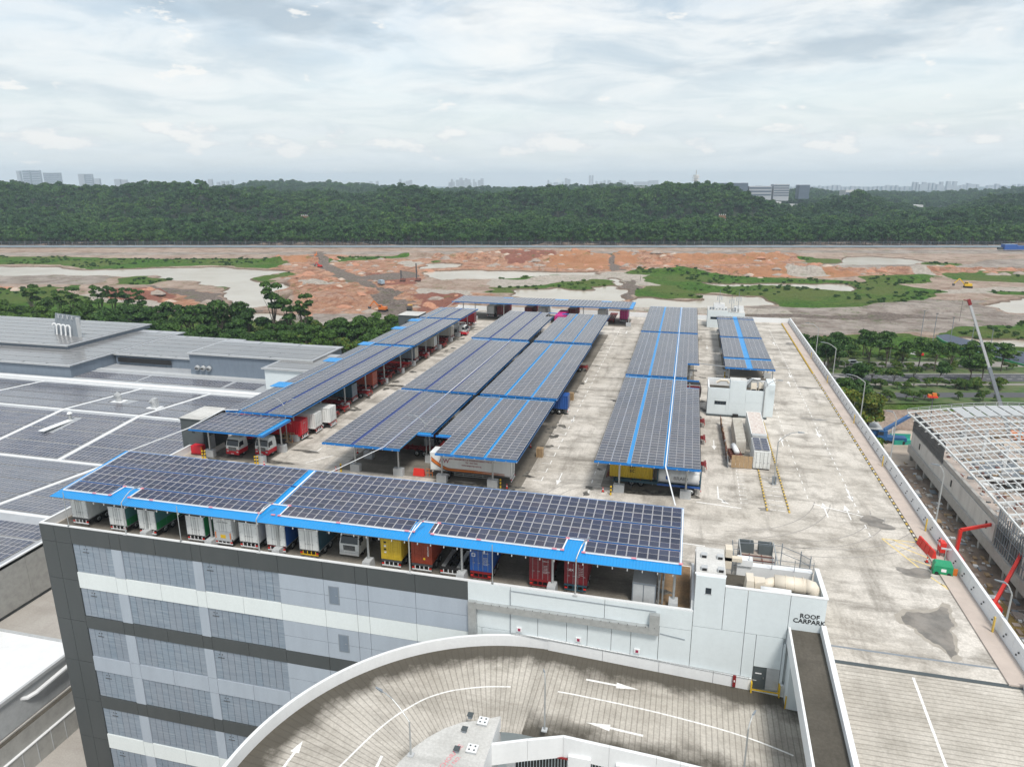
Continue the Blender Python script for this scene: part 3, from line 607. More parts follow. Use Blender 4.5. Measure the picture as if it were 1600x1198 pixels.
p = G(700, 1180, -4.5); text('ANCHORAGE', .62, 'text_red', cr, (p.x-.25, p.y-2.3, -4.49), (0, 0, R(72)), 'painted_lettering', .002, 'LEFT'); text('POINT NO.', .5, 'text_red', cr, (p.x+.35, p.y-2.3, -4.488), (0, 0, R(72)), 'painted_lettering', .002, 'LEFT')
# ramp markings
cl = [(530, 1198), (560, 1168), (600, 1130), (640, 1103), (680, 1083), (730, 1074), (780, 1071), (850, 1075), (930, 1091), (1010, 1108), (1080, 1126), (1150, 1145), (1210, 1167), (1258, 1188)]
def rampG(px, py):
    z = -6
    for _ in range(4): q = G(px, py, z); z = rdz(q.x)
    return Vector((q.x, q.y, z+.012))
cp = [rampG(*p) for p in cl]; cp = [Vector(cp[0])+(cp[0]-cp[1])*1.5]+cp; fine = []
for i in range(len(cp)-1):
    for k in range(5): fine.append(cp[i].lerp(cp[i+1], k/5))
from functools import reduce
fine = [sum((fine[min(max(i+j, 0), len(fine)-1)] for j in range(-3, 4)), Vector())/7 for i in range(len(fine))]
b = MB()
for p, q in zip(fine, fine[1:]):
    d = (q-p).normalized().cross(Vector((0, 0, 1)))*.09; b.quad([p-d, p+d, q+d, q-d], 'mark_white')
b.build('centre_line', cr)
def arrow3(tip, tail, parent, f=rampG):
    a, c = f(*tail), f(*tip); d = (c-a); L_ = d.length; d.normalize(); s = d.cross(Vector((0, 0, 1))); h = c-d*L_*.42
    MB().quad([a-s*.13, a+s*.13, h+s*.13, h-s*.13], 'mark_white').quad([h-s*.42, h+s*.42, c], 'mark_white').build('ramp_arrow', parent)
arrow3((998, 1077), (916, 1061), cr); arrow3((916, 1128), (1005, 1149), cr); arrow3((473, 1157), (442, 1200), cr); arrow3((580, 1215), (597, 1180), cr)
MB().box(6.9, 7.2, 64.1, 64.28, -6.6, -5.3, 'red_steel').box(7.0, 7.1, 64.06, 64.1, -6.0, -5.8, 'text_white').build('hose_cabinet', cr)

# ================================================================== STAIR TOWER ROOF
tw = thing('stair_tower', 'white stair tower at the roof corner lettered ROOF CARPARK above the ramps', 'stair tower')
MB().box(2.62, 5.45, FY+.31, 70.7, 0, 5.05, 'white_paint', 'slab_white').box(2.5, 5.5, FY+.3, FY+.45, 5.05, 5.2, 'white_paint').build('stair_head', tw)
for x, y in ((3.4, 66), (5.0, 66), (3.4, 68.6), (5.0, 68.6)): MB().box(x-.3, x+.3, y-.3, y+.3, 5.05, 5.4, 'light_grey').box(x-.22, x+.22, y-.34, y-.28, 5.1, 5.34, 'black').build('vent_box', tw)
MB().box(5.5, 14.5, FY+.31, 70.4, -.1, 2.4, 'white_wall', 'dirty_slab').build('plant_floor', tw)
MB().box(14.45, 14.8, FY+.31, 70.4, -2, 4.15, 'white_wall').box(14.42, 14.84, FY, 70.4, 4.15, 4.25, 'white_paint').box(5.45, 14.42, FY, FY+.33, 4.15, 4.25, 'white_paint').build('tower_parapet', tw)
MB().box(6.9, 14.3, 70.4, 71.2, 0, 3.6, 'white_paint').box(6.9, 8.4, 70.2, 71.2, 3.6, 4.3, 'white_paint').build('plant_screen_wall', tw)
text('ROOF', .66, 'black', tw, (13.35, FY-.02, 1.95), name='lettering', bold=.012); text('CARPARK', .66, 'black', tw, (13.35, FY-.02, 1.38), name='lettering', bold=.012)
# cream ducts
dt = thing('cream_duct', 'thick cream air duct lying in the plant well on the white tower', 'duct', (0, 0, 0))
MB().tube([(9.0, 66.6, 3.6), (9.7, 66.9, 3.85), (10.3, 67.1, 3.95)], .55, 'cream_duct', 14).build('elbow', dt, True)
MB().tube([(10.2, 67.1, 3.95), (13.1, 67.0, 3.95)], .78, 'cream_duct', 18).build('straight_duct', dt, True)
for x in (11.2, 12.0, 12.8): MB().tube([(x, 67.07, 3.95), (x+.07, 67.07, 3.95)], .84, 'cream_duct', 18).box(x, x+.07, 66.5, 66.6, 2.4, 3.6, 'steel').build('flange', dt)
MB().tube([(13.1, 67.0, 3.95), (13.6, 66.95, 3.9), (14.0, 66.9, 3.3), (14.1, 66.9, 2.9)], .78, 'cream_duct', 18, r1=.7).build('end_bend', dt, True)
MB().hexa([(7.4, 65.6, 2.5), (8.3, 65.6, 2.5), (8.3, 67.6, 2.5), (7.4, 67.6, 2.5), (7.5, 65.8, 4.5), (8.2, 65.8, 4.5), (8.2, 67.4, 4.5), (7.5, 67.4, 4.5)], 'cream_duct').hexa([(8.3, 66, 2.8), (9.3, 66.2, 3.2), (9.3, 67.2, 3.2), (8.3, 67.4, 2.8), (8.3, 66, 4.2), (9.3, 66.3, 4.3), (9.3, 67.2, 4.3), (8.3, 67.4, 4.2)], 'cream_duct').build('transition', dt)
MB().tube([(8.8, 65.6, 3.9), (11.6, 65.5, 3.9)], .3, 'white_paint', 10).build('white_pipe', dt, True)
MB().box(5.6, 7.3, 70.0, 70.6, 4.1, 4.5, 'cream_duct').box(5.6, 6.3, 70.0, 71.2, 3.2, 5.4, 'cream_duct').build('cross_duct', dt)
# chiller unit
ch = thing('chiller_unit', 'open topped grey rooftop chiller frame with dark end panels inside the mesh fence', 'chiller', (0, 0, 0))
MB().box(7.4, 11.2, 71.6, 77.4, 0, .5, 'concrete').build('plinth', ch)
MB().box(7.6, 11.0, 71.9, 77.2, .5, 2.0, 'mid_grey', 'rubble').build('coil_bed', ch)
for (xa, xb, ya, yb) in ((7.6, 9.1, 76.0, 76.5), (7.6, 9.1, 76.8, 77.3), (9.6, 11.1, 76.0, 76.5), (9.6, 11.1, 76.8, 77.3), (7.6, 10.8, 71.7, 72.0)):
    MB().hexa([(xa, ya, 1.0), (xb, ya, 1.0), (xb, yb, 1.0), (xa, yb, 1.0), (xa, ya+.5, 3.0), (xb, ya+.5, 3.0), (xb, yb+.3, 3.0), (xa, yb+.3, 3.0)], 'dark_grey').build('end_panel', ch)
b = MB()
for x in (7.5, 11.2):
    for y in (71.7, 74.5, 77.3): b.bar((x, y, 0), (x, y, 3.1), .1, 'mid_grey')
    b.bar((x, 71.7, 3.1), (x, 77.3, 3.1), .1, 'galv'); b.bar((x, 71.7, 1.6), (x, 77.3, 1.6), .08, 'galv')
for y in (72.6, 73.6, 74.6, 75.6): b.bar((7.5, y, 2.1), (11.2, y, 2.1), .08, 'rust_steel')
for x in (8.6, 9.9): b.bar((x, 71.8, 2.1), (x, 76, 2.1), .07, 'rust_steel')
b.build('frame', ch)
# fence round the plant
fn = thing('mesh_fence', 'tall galvanised post and wire fence round the chiller by the stair tower', 'fence')
fpt = [G(1141, 886), G(1168, 886), G(1199, 889), G(1218, 892), G(1247, 905), G(1262, 914)]
ft = 3.2
for p in fpt: MB().bar((p.x, p.y, 0), (p.x, p.y, ft+.25), .09, 'mid_grey').build('post', fn)
for p, q in zip(fpt, fpt[1:]):
    b = MB()
    for z in (.3, 2.3, 3.1): b.bar((p.x, p.y, z), (q.x, q.y, z), .05, 'mid_grey')
    b.build('rail', fn)
p, q = fpt[4], fpt[5]; b = MB()
for i in range(14): a = p.lerp(q, i/14); b.bar((a.x, a.y, 0), (a.x, a.y, 3.1), .03, 'steel')
b.build('bar_panel', fn)
p = fpt[0]; b = MB()
for i in range(10): b.bar((p.x+.02, p.y-.32*i, 0), (p.x+.02, p.y-.32*i, 3.1), .03, 'steel')
b.bar((p.x+.02, p.y, 3.1), (p.x+.02, p.y-3.2, 3.1), .05, 'steel'); b.build('bar_panel', fn)
hr = thing('hand_rail', 'thin grey handrail on the white parapet behind the cream duct', 'railing'); b = MB()
for x in (8.0, 10.3, 12.5, 14.3): b.bar((x, 70.3, 3.6), (x, 70.3, 4.9), .05, 'mid_grey')
b.bar((7.9, 70.3, 4.8), (14.4, 70.3, 4.6), .04, 'mid_grey'); b.bar((7.9, 70.3, 4.3), (14.4, 70.3, 4.1), .04, 'mid_grey'); b.build('rail', hr)
gd = thing('yard_gate', 'low steel barrier with a small yellow gate behind the tower stair head', 'gate'); b = MB()
for x in (3.4, 4.2, 5.0, 5.6): b.bar((x, 74.5, 0), (x, 74.5, 2.1), .06, 'dark_steel')
b.bar((3.4, 74.5, 1.9), (5.8, 74.5, 1.9), .05, 'dark_steel'); b.bar((3.4, 74.5, 1.0), (5.8, 74.5, 1.0), .04, 'dark_steel'); b.build('rail', gd); MB().box(4.3, 5.0, 74.3, 74.4, .1, 1.3, 'yellow').build('gate_leaf', gd)
mc = MB().box(2.75, 3.2, 74.6, 75.0, 0, 2.3, 'light_grey').box(2.72, 3.23, 74.57, 75.03, 2.3, 2.4, 'white_paint').build('metal_cabinet'); tag(mc, 'tall pale metal cabinet at the end of the parapet beside the yellow gate', 'cabinet')
gz = thing('pump_set', 'grey box shaped generator cabinet at the parapet under the right end of the blue canopy', 'generator')
MB().box(-3.6, -1.2, 66.2, 68.8, .1, 2.5, 'mid_grey', 'light_grey').build('cabinet', gz); MB().box(-3.5, -2.5, 66.14, 66.2, .3, 2.3, 'light_grey').build('door', gz); MB().box(-2.4, -1.3, 66.14, 66.2, .3, 2.3, 'light_grey').build('door', gz)
b = MB(); [b.tube([(x, 66.6, .2), (x, 66.6, 2.8), (x, 70, 2.8)], .12, 'galv', 8) for x in (-.9, -.5)]; b.build('pipe', gz)

# ================================================================== SOLAR CANOPIES
def panel_mesh(w, d, name, split='x', cell='pv_cell'):
    b = MB(); f = .042; z = .04; x0, x1, y0, y1 = 0, w, 0, d
    xs = [x0, x0+f, x1-f, x1]; ys = [y0, y0+f, y1-f, y1]
    b.quad([(x0, y0, z), (x1, y0, z), (x1, ys[1], z), (x0, ys[1], z)], 'pv_frame'); b.quad([(x0, ys[2], z), (x1, ys[2], z), (x1, y1, z), (x0, y1, z)], 'pv_frame')
    b.quad([(x0, ys[1], z), (xs[1], ys[1], z), (xs[1], ys[2], z), (x0, ys[2], z)], 'pv_frame'); b.quad([(xs[2], ys[1], z), (x1, ys[1], z), (x1, ys[2], z), (xs[2], ys[2], z)], 'pv_frame')
    g = .018
    if split == 'x':
        m_ = w/2; b.quad([(m_-g, ys[1], z), (m_+g, ys[1], z), (m_+g, ys[2], z), (m_-g, ys[2], z)], 'pv_frame')
        b.quad([(xs[1], ys[1], z), (m_-g, ys[1], z), (m_-g, ys[2], z), (xs[1], ys[2], z)], cell); b.quad([(m_+g, ys[1], z), (xs[2], ys[1], z), (xs[2], ys[2], z), (m_+g, ys[2], z)], cell)
    else:
        m_ = d/2; b.quad([(xs[1], m_-g, z), (xs[2], m_-g, z), (xs[2], m_+g, z), (xs[1], m_+g, z)], 'pv_frame')
        b.quad([(xs[1], ys[1], z), (xs[2], ys[1], z), (xs[2], m_-g, z), (xs[1], m_-g, z)], cell); b.quad([(xs[1], m_+g, z), (xs[2], m_+g, z), (xs[2], ys[2], z), (xs[1], ys[2], z)], cell)
    for q in ((x0, y0, x1, y0), (x1, y0, x1, y1), (x1, y1, x0, y1), (x0, y1, x0, y0)): b.quad([(q[0], q[1], 0), (q[2], q[3], 0), (q[2], q[3], z), (q[0], q[1], z)], 'pv_frame')
    return b, b.mesh(name)
PL_b, PL = panel_mesh(2.14, 1.04, 'landscape_panel', 'x', 'pv_sky_grey'); PP_b, PP = panel_mesh(1.055, 2.0, 'portrait_panel', 'y')
SPENT = [0]
def lay_panels(parent, cells, src, zf, sx=0.0, sy=0.0, limit=300, tint=None):
    """cells: (x, y) of each panel's near left corner; nearest `limit` become parts, the rest one joined part"""
    pb, me = src; cells = sorted(cells, key=lambda c: c[1]); rx, ry = math.atan(sy), -math.atan(sx)
    for x, y in cells[:limit]:
        o = place(me, 'solar_panel', parent, (x, y, zf(x, y))); o.rotation_euler = (rx, ry, 0)
    rest = cells[limit:]
    if rest:
        pv_ = np.array(pb.v); nv = len(pv_); V = []; F = []; Mi = []
        for k, (x, y) in enumerate(rest):
            q = pv_.copy(); q[:, 0] += x; q[:, 1] += y; q[:, 2] += zf(x, y)+(pv_[:, 0])*sx+(pv_[:, 1])*sy; V.append(q)
            F += [tuple(i+k*nv for i in f) for f in pb.f]; Mi += pb.m
        me2 = bpy.data.meshes.new('far_solar_panels'); me2.from_pydata(np.concatenate(V).tolist(), [], F)
        for x in pb.mats: me2.materials.append(MATS[x])
        me2.polygons.foreach_set('material_index', Mi); me2.update(); tag(place(me2, 'far_solar_panels', parent), kind='stuff')
def fascia(b, x0, x1, y, z, h=.28): b.box(x0, x1, y-.06, y+.06, z-h, z, 'blue_beam')
def post_block(parent, x, y, ztop, block=True, bollard=0, zb=0.0):
    MB().tube([(x, y, zb+(1.0 if block else 0)), (x, y, ztop)], .14, 'galv', 8).build('post', parent)
    if block: MB().box(x-.75, x+.75, y-.4, y+.4, zb, zb+1.15, 'light_grey').build('post_base', parent)
def canopy(label, strips, y0, y1, zc, holes=(), posts=(), limit=300, name='solar_canopy', brackets=True, pitch=1.07, sx=0.0, gap='blue_sheet', sheetx=None, backs=(), navy=()):
    t = thing(name, label, 'solar canopy', (0, 0, 0), group='solar panel canopies on the roof')
    zf = lambda x, y: zc+sx*(x-strips[0][0])
    cells = []; n = int((y1-y0-.3)/pitch); yo = y0+.18
    inh = lambda x, y: any(a-.2 < x+1 < c+.2 and e-.3 < y+.5 < g+.3 for a, c, e, g in holes)
    for xa, nc in strips:
        for j in range(nc):
            x = xa+j*2.18
            for i in range(n):
                y = yo+i*pitch
                if not inh(x, y): cells.append((x, y))
    lay_panels(t, cells, (PL_b, PL), zf, sx, 0, limit)
    x0 = strips[0][0]-.1; x1 = strips[-1][0]+strips[-1][1]*2.18+.06
    # roof sheets: bands that leave the holes open
    ys = sorted({y0, y1, *[h[2] for h in holes if y0 < h[2] < y1], *[h[3] for h in holes if y0 < h[3] < y1]})
    for a, c in zip(ys, ys[1:]):
        xs_ = [x0, x1]; hh = sorted([h for h in holes if h[2] <= a+.01 and h[3] >= c-.01]); cur = x0
        for h in hh:
            if h[0] > cur+.05: _sheet(t, cur, h[0], a, c, zf)
            cur = max(cur, h[1])
        if cur < x1-.05: _sheet(t, cur, x1, a, c, zf)
    for xa, xb in navy: MB().box(xa, xb, y0+.1, y1-.1, zf(xa, 0)-.075, zf(xa, 0)-.02, 'navy_gap_shade').build('gutter_or_gap_shade', t)  # navy strip coloured as the shadowed gap between panel strips
    b = MB(); hn = [h for h in holes if h[2] <= y0+.1]; cur = x0
    for h in sorted(hn)+[(x1, x1, 0, 0)]:
        if h[0] > cur+.1: fascia(b, cur, min(h[0], x1), y0, zc-.05)
        cur = h[1]
    b.build('front_fascia', t)
    b = MB(); xx = x0+.6
    while xx < x1:
        if not any(h[0] < xx < h[1] for h in hn): b.box(xx-.05, xx+.05, y0-.12, y0-.06, zc-.36, zc-.2, 'light_grey')
        xx += 1.5
    b.build('purlin_clips', t)
    b = MB(); b.box(x0, x1, y1-.1, y1, zc-.4, zc-.12, 'blue_beam'); yr = max([y0]+[h[3] for h in holes if h[1] >= x1-.2 and h[2] <= y0+.5]); yr2 = min([y1]+[h[2] for h in holes if h[1] >= x1-.2 and h[3] >= y1-.5]); yl = max([y0]+[h[3] for h in holes if h[0] <= x0+.2 and h[2] <= y0+.5]); yl2 = min([y1]+[h[2] for h in holes if h[0] <= x0+.2 and h[3] >= y1-.5])
    b.box(x1-.12, x1, yr+.1, yr2-.1, zc-.35+sx*(x1-x0), zc-.1+sx*(x1-x0), 'blue_beam'); b.box(x0, x0+.12, yl+.1, yl2-.1, zc-.35, zc-.1, 'blue_beam')
    b.build('edge_beam', t)
    for h in holes:
        if h[3] < y1-.5 and h[2] >= y0-.5: b = MB(); fascia(b, h[0], h[1], h[3], zc-.05); b.build('notch_fascia', t)
    for x, y in posts: post_block(t, x, y, zc-.35); 
    b = MB()
    for y in np.arange(y0+8, y1-1, 8.0): b.box(x0+.3, x1-.3, y-.12, y+.12, zc-.62, zc-.36, 'dark_steel')
    b.build('cross_beam', t)
    return t
def _sheet(t, xa, xb, ya, yb, zf):
    za, zb = zf(xa, 0)-.1, zf(xb, 0)-.1
    MB().hexa([(xa, ya, za-.05), (xb, ya, zb-.05), (xb, yb, zb-.05), (xa, yb, za-.05), (xa, ya, za), (xb, ya, zb), (xb, yb, zb), (xa, yb, za)], 'dark_steel', 'blue_sheet').build('roof_sheet', t)
zc = 5.6
def pg(x0, x1, y0, y1, sx_, sy_): return [(x, y) for x in np.arange(x0, x1, sx_) for y in np.arange(y0, y1, sy_)]
# right long canopies
canopy('long solar canopy over the yellow container and the white tank', [(-10.85, 2), (-6.0, 2), (-1.15, 2)], 91.0, 137.2, zc, holes=[(1.0, 3.4, 131.5, 137.3)], posts=[(-7.7, 94), (1.5, 94)]+pg(-7.7, 3, 107, 136, 9.2, 9.5))
canopy('solar canopy with a stepped corner beside the dark red lorry', [(-10.9, 2), (-6.05, 2), (-1.2, 2)], 138.6, 182.3, zc-.02, holes=[(.9, 3.4, 138.5, 150.5)], posts=pg(-7.7, 3, 143, 182, 9.2, 9.5), limit=0)
canopy('solar canopy nearest the pale pond, last of the row between two lanes', [(-10.95, 2), (-6.1, 2), (-1.25, 2)], 183.3, 223, zc, posts=pg(-7.7, 3, 188, 222, 9.2, 9.5), limit=0)
# central double canopies
NL, NR = (-38.5, -35.7, 88.0, 95.4), (-35.7, -33.2, 88.0, 95.4)
canopy('near central solar canopy left of the black gap and lamp notch', [(-50.6, 2), (-45.6, 2), (-40.7, 2)], 88.5, 117.0, zc, holes=[(-38.5, -35.9, 88.0, 95.4)], posts=[(-51.2+3.6, 97.3), (-47.3, 92), (-40.3, 92), (-37.5, 98), (-47.3, 105), (-40.3, 105), (-47.3, 114), (-40.3, 114)], limit=160, navy=[(-46.2, -45.7), (-41.2, -40.8)])
canopy('solar canopy over the white trailer with orange stripes, right of the black gap', [(-35.25, 2), (-30.4, 2), (-25.6, 2)], 88.3, 117.0, zc, holes=[(-35.5, -33.1, 88.0, 95.4)], posts=[(-33.2, 91.3), (-25.5, 91.3), (-32.8, 105), (-25.5, 105), (-32.8, 114), (-25.5, 114)], limit=160)
canopy('long middle solar canopy left of the black gap, with a white cable tray', [(-50.4, 2), (-45.4, 2), (-40.5, 2)], 118.2, 163.4, zc+.02, posts=pg(-47.3, -39, 121, 163, 7, 9.5), limit=0, navy=[(-46.0, -45.5), (-41.0, -40.6)])
canopy('long middle solar canopy right of the black gap, over a blue container end', [(-35.15, 2), (-30.3, 2), (-25.5, 2)], 118.2, 163.2, zc+.02, posts=pg(-32.8, -25, 121, 163, 7.3, 9.5), limit=0)
canopy('far central solar canopy left of the black gap, before the far trailers', [(-51.2, 2), (-46.2, 2), (-41.3, 2)], 165.0, 204.5, zc, holes=[(-39.2, -36.6, 198, 205)], posts=pg(-47.3, -39, 168, 203, 7, 9.5), limit=0, navy=[(-46.8, -46.3), (-41.8, -41.4)])
canopy('solar canopy at the far end right of the black gap, beside the magenta trailer', [(-35.3, 2), (-30.5, 2), (-25.8, 2)], 165.0, 204.0, zc, holes=[(-35.6, -33.2, 198, 205)], posts=pg(-32.8, -25, 168, 203, 7.3, 9.5), limit=0)
# left row
LH = [(-73.4, -70.8, y, y+3.2) for y in ()]
for k, (ya, yb, lb) in enumerate(((97.6, 150.2, 'longest solar canopy on the left edge over the red containers'), (151.2, 185.3, 'solar canopy on the left edge over the pale containers, middle of its row'), (186.2, 203.6, 'short solar canopy at the far end of the left edge by the dark stair block'))):
    t = canopy(lb, [(-73.05, 1), (-70.45, 2), (-65.35, 2)], ya, yb, 5.95, posts=pg(-63.2, -62, ya+4, yb, 9, 9.3)+pg(-71, -70, ya+4, yb, 9, 9.3), limit=160 if k == 0 else 0, navy=[(-66.0, -65.5)])
    for yy in (112.0, 132.0, 148.6, 168.0, 179.5):
        if ya < yy < yb: MB().box(-74.0, -70.8, yy, yy+3.2, 5.98, 6.06, 'blue_sheet').build('skylight_sheet', t)
# right small column of canopies
for ya, yb, lb in ((151.5, 160.3, 'short solar canopy just behind the white plant room'), (161.0, 183.2, 'solar canopy with a wide blue strip, second behind the white plant room'), (184.2, 209.2, 'solar canopy with a wide blue strip, third behind the white plant room'), (210.0, 213.8, 'narrow solar canopy against the far white stair block')):
    canopy(lb, [(8.75, 2), (14.3, 2)], ya, yb, 5.0, posts=[(9.7, ya+3), (18.6, ya+3)], limit=0)
# canopies with portrait rows: small one over the trucks, far one along the back
def canopy_rows(label, x0, x1, rows, zf, sy, sheet, skip=None, limit=300, posts=(), zb=None, beams=True):
    t = thing('solar_canopy', label, 'solar canopy', group='solar panel canopies on the roof')
    cells = []
    for y in rows:
        for i in range(int((x1-x0)/1.08)):
            x = x0+i*1.08
            if not (skip and skip(x, y)): cells.append((x, y))
    lay_panels(t, cells, (PP_b, PP), zf, 0, sy, limit)
    a, c, e, g = sheet
    MB().hexa([(a, e, zf(a, e)-.16), (c, e, zf(c, e)-.16), (c, g, zf(c, g)-.16), (a, g, zf(a, g)-.16), (a, e, zf(a, e)-.08), (c, e, zf(c, e)-.08), (c, g, zf(c, g)-.08), (a, g, zf(a, g)-.08)], 'dark_steel', 'blue_sheet').build('roof_sheet', t)
    b = MB(); fascia(b, a, c, e, zf(a, e)-.08, .2); b.box(c-.1, c, e+.1, g, zf(c, e)-.42, zf(c, e)-.17, 'blue_beam'); b.build('front_fascia', t)
    for x, y in posts: post_block(t, x, y, zf(x, y)-.3)
    return t
canopy_rows('small solar canopy over the parked red and white lorries by the dark stair block', -73.7, -61.2, [89.2, 91.25, 93.3, 95.3], lambda x, y: 5.5+.0*(y-89), 0, (-73.9, -61.0, 89.1, 97.3), limit=60, posts=[(-72.6, 91.9), (-63.2, 91.4), (-62.6, 96.5)])
canopy_rows('long flat solar canopy across the far end of the roof above the back wall', -73, -16, [215.3, 217.4, 219.5, 221.6, 223.7, 225.8], lambda x, y: 5.9, 0, (-73.3, -15.8, 215.2, 228), limit=0, skip=lambda x, y: y > 225 and (-60 < x < -56 or -42 < x < -38 or -27 < x < -24), posts=[(-70, 217), (-66, 217), (-56.5, 217), (-45, 217), (-42, 217), (-31, 217), (-24, 217), (-17, 217)])
# front canopy
ft_ = lambda x, y: 4.85+.0915*(y-64.9)
notch = [(-67.4, -65.0), (-46.6, -44.4), (-27.45, -25.6), (-10.75, -8.9)]
def skipf(x, y):
    if -46.75 < x < -45.3: return True
    return y < 68 and any(a-.9 < x < c for a, c in notch)
rowsF = [66.7, 69.05, 71.1, 73.45, 75.5]
t = thing('solar_canopy', 'widest solar canopy with a bright blue front roof over the trailers along the facade', 'solar canopy', group='solar panel canopies on the roof')
cl_ = [(-74.4+i*1.0665, y) for y in rowsF for i in range(26)]+[(-45.45+i*1.08, y) for y in rowsF for i in range(43)]
lay_panels(t, [c for c in cl_ if not (c[1] < 68 and any(a-.55 < c[0]+.5 < e+.0 for a, e in notch))], (PP_b, PP), ft_, 0, .0915, 340)
tip = -75.6
b = MB(); 
for a, e in zip(np.linspace(-75.2, 1.2, 14), np.linspace(-75.2, 1.2, 14)[1:]):
    b = MB(); y0_ = 64.85; b.hexa([(a, y0_, ft_(a, y0_)-.14), (e, y0_, ft_(e, y0_)-.14), (e, 77.7, ft_(e, 77.7)-.14), (a, 77.7, ft_(a, 77.7)-.14), (a, y0_, ft_(a, y0_)-.07), (e, y0_, ft_(e, y0_)-.07), (e, 77.7, ft_(e, 77.7)-.07), (a, 77.7, ft_(a, 77.7)-.07)], 'dark_steel', 'blue_sheet'); b.build('roof_sheet', t)
b = MB(); b.box(-75.2, 1.2, 77.7, 77.8, ft_(0, 77.7)-.35, ft_(0, 77.7)-.07, 'blue_beam')
for i in range(51): x = -74.6+i*1.5; b.box(x-.05, x+.05, 64.75, 64.84, 4.5, 4.7, 'light_grey')
b.build('edge_beam', t)
for yy in (68.85, 73.25): MB().box(-74.4, 1.0, yy-.12, yy+.12, ft_(0, yy)-.06, ft_(0, yy)-.02, 'navy_gap_shade').build('gutter_or_gap_shade', t)
# white and pink cable tray round the front panels
z_ = lambda y: ft_(0, y)+.02
run = [(-74.7, 66.5)]
for a, c in notch: run += [(a-.3, 66.5), (a-.1, 68.75), (c+.1, 68.75), (c+.1, 66.5)]
run += [(1.1, 66.5), (1.1, 77.4)]
for (xa, ya), (xb, yb) in zip(run, run[1:]): MB().bar((xa, ya, z_(ya)), (xb, yb, z_(yb)), .14, 'white_paint', .1).build('cable_tray', t)
b = MB()
for (xa, ya) in run[1:-1]: b.box(xa-.2, xa+.2, ya-.13, ya+.13, z_(ya)+.0, z_(ya)+.08, 'pink_p')
for i in range(9): x = -70+i*8.3; b.box(x-.25, x+.25, 66.4, 66.6, z_(66.5), z_(66.5)+.075, 'pink_p')
b.build('tray_joint', t)
MB().bar((-74.7, 66.5, z_(66.5)), (-74.5, 77.3, z_(77.3)), .1, 'white_paint').bar((-45.75, 68.9, z_(69)), (-45.7, 77.4, z_(77.4)), .2, 'white_paint', .06).build('cable_tray', t)
for x in (-62.7, -53.6, -44.6, -33.2, -22.1, -12.0, .6): 
    MB().tube([(x, 66.3, .9), (x, 66.3, 4.8)], .14, 'galv', 8).build('post', t); MB().hexa([(x-.5, 65.3, 0), (x+.5, 65.3, 0), (x+.5, 66.9, 0), (x-.5, 66.9, 0), (x-.45, 65.5, 1.1), (x+.45, 65.5, 1.1), (x+.45, 66.7, 1.1), (x-.45, 66.7, 1.1)], 'light_grey').build('post_base', t)
for x in (-62.7, -53.6, -44.6, -33.2, -22.1, -12.0, .6): MB().tube([(x, 76.4, 0), (x, 76.4, 5.8)], .14, 'galv', 8).build('post', t)
# cable trays bridging the canopies
def bridge(label, pts, r=.16, m='white_paint'):
    o = MB()
    for p, q in zip(pts, pts[1:]): o.bar(p, q, r*1.6, m, r)
    o = o.build('cable_bridge'); tag(o, label, 'cable tray')
bridge('white cable tray sloping up to the left of the two central canopies', [(-43.6, 76.9, 6.1), (-40.9, 88.4, 5.75), (-40.85, 117, 5.75), (-40.75, 163, 5.75)], .06)
bridge('white cable tray running up the right long canopy from the front canopy', [(.2, 78, 6.1), (-1.35, 90.6, 5.75), (-1.38, 137, 5.75), (-1.45, 182, 5.75), (-1.45, 222, 5.75)], .09)
bridge('white cable tray between the front canopy and the small truck canopy', [(-74.4, 77.4, 6.1), (-73.8, 89.2, 5.6), (-73.2, 97, 6.2), (-70.75, 97.6, 6.15)], .1)
bridge('white cable tray across the far end between left and back canopies', [(-70.6, 98, 6.12), (-70.6, 203, 6.12), (-72, 215, 6.1)], .07, 'light_grey')
bridge('thin pipe bridge spanning the lane from the dark red lorry to the plant room canopy', [(3.2, 152.5, 5.2), (8.8, 152.2, 4.9)], .12, 'steel')

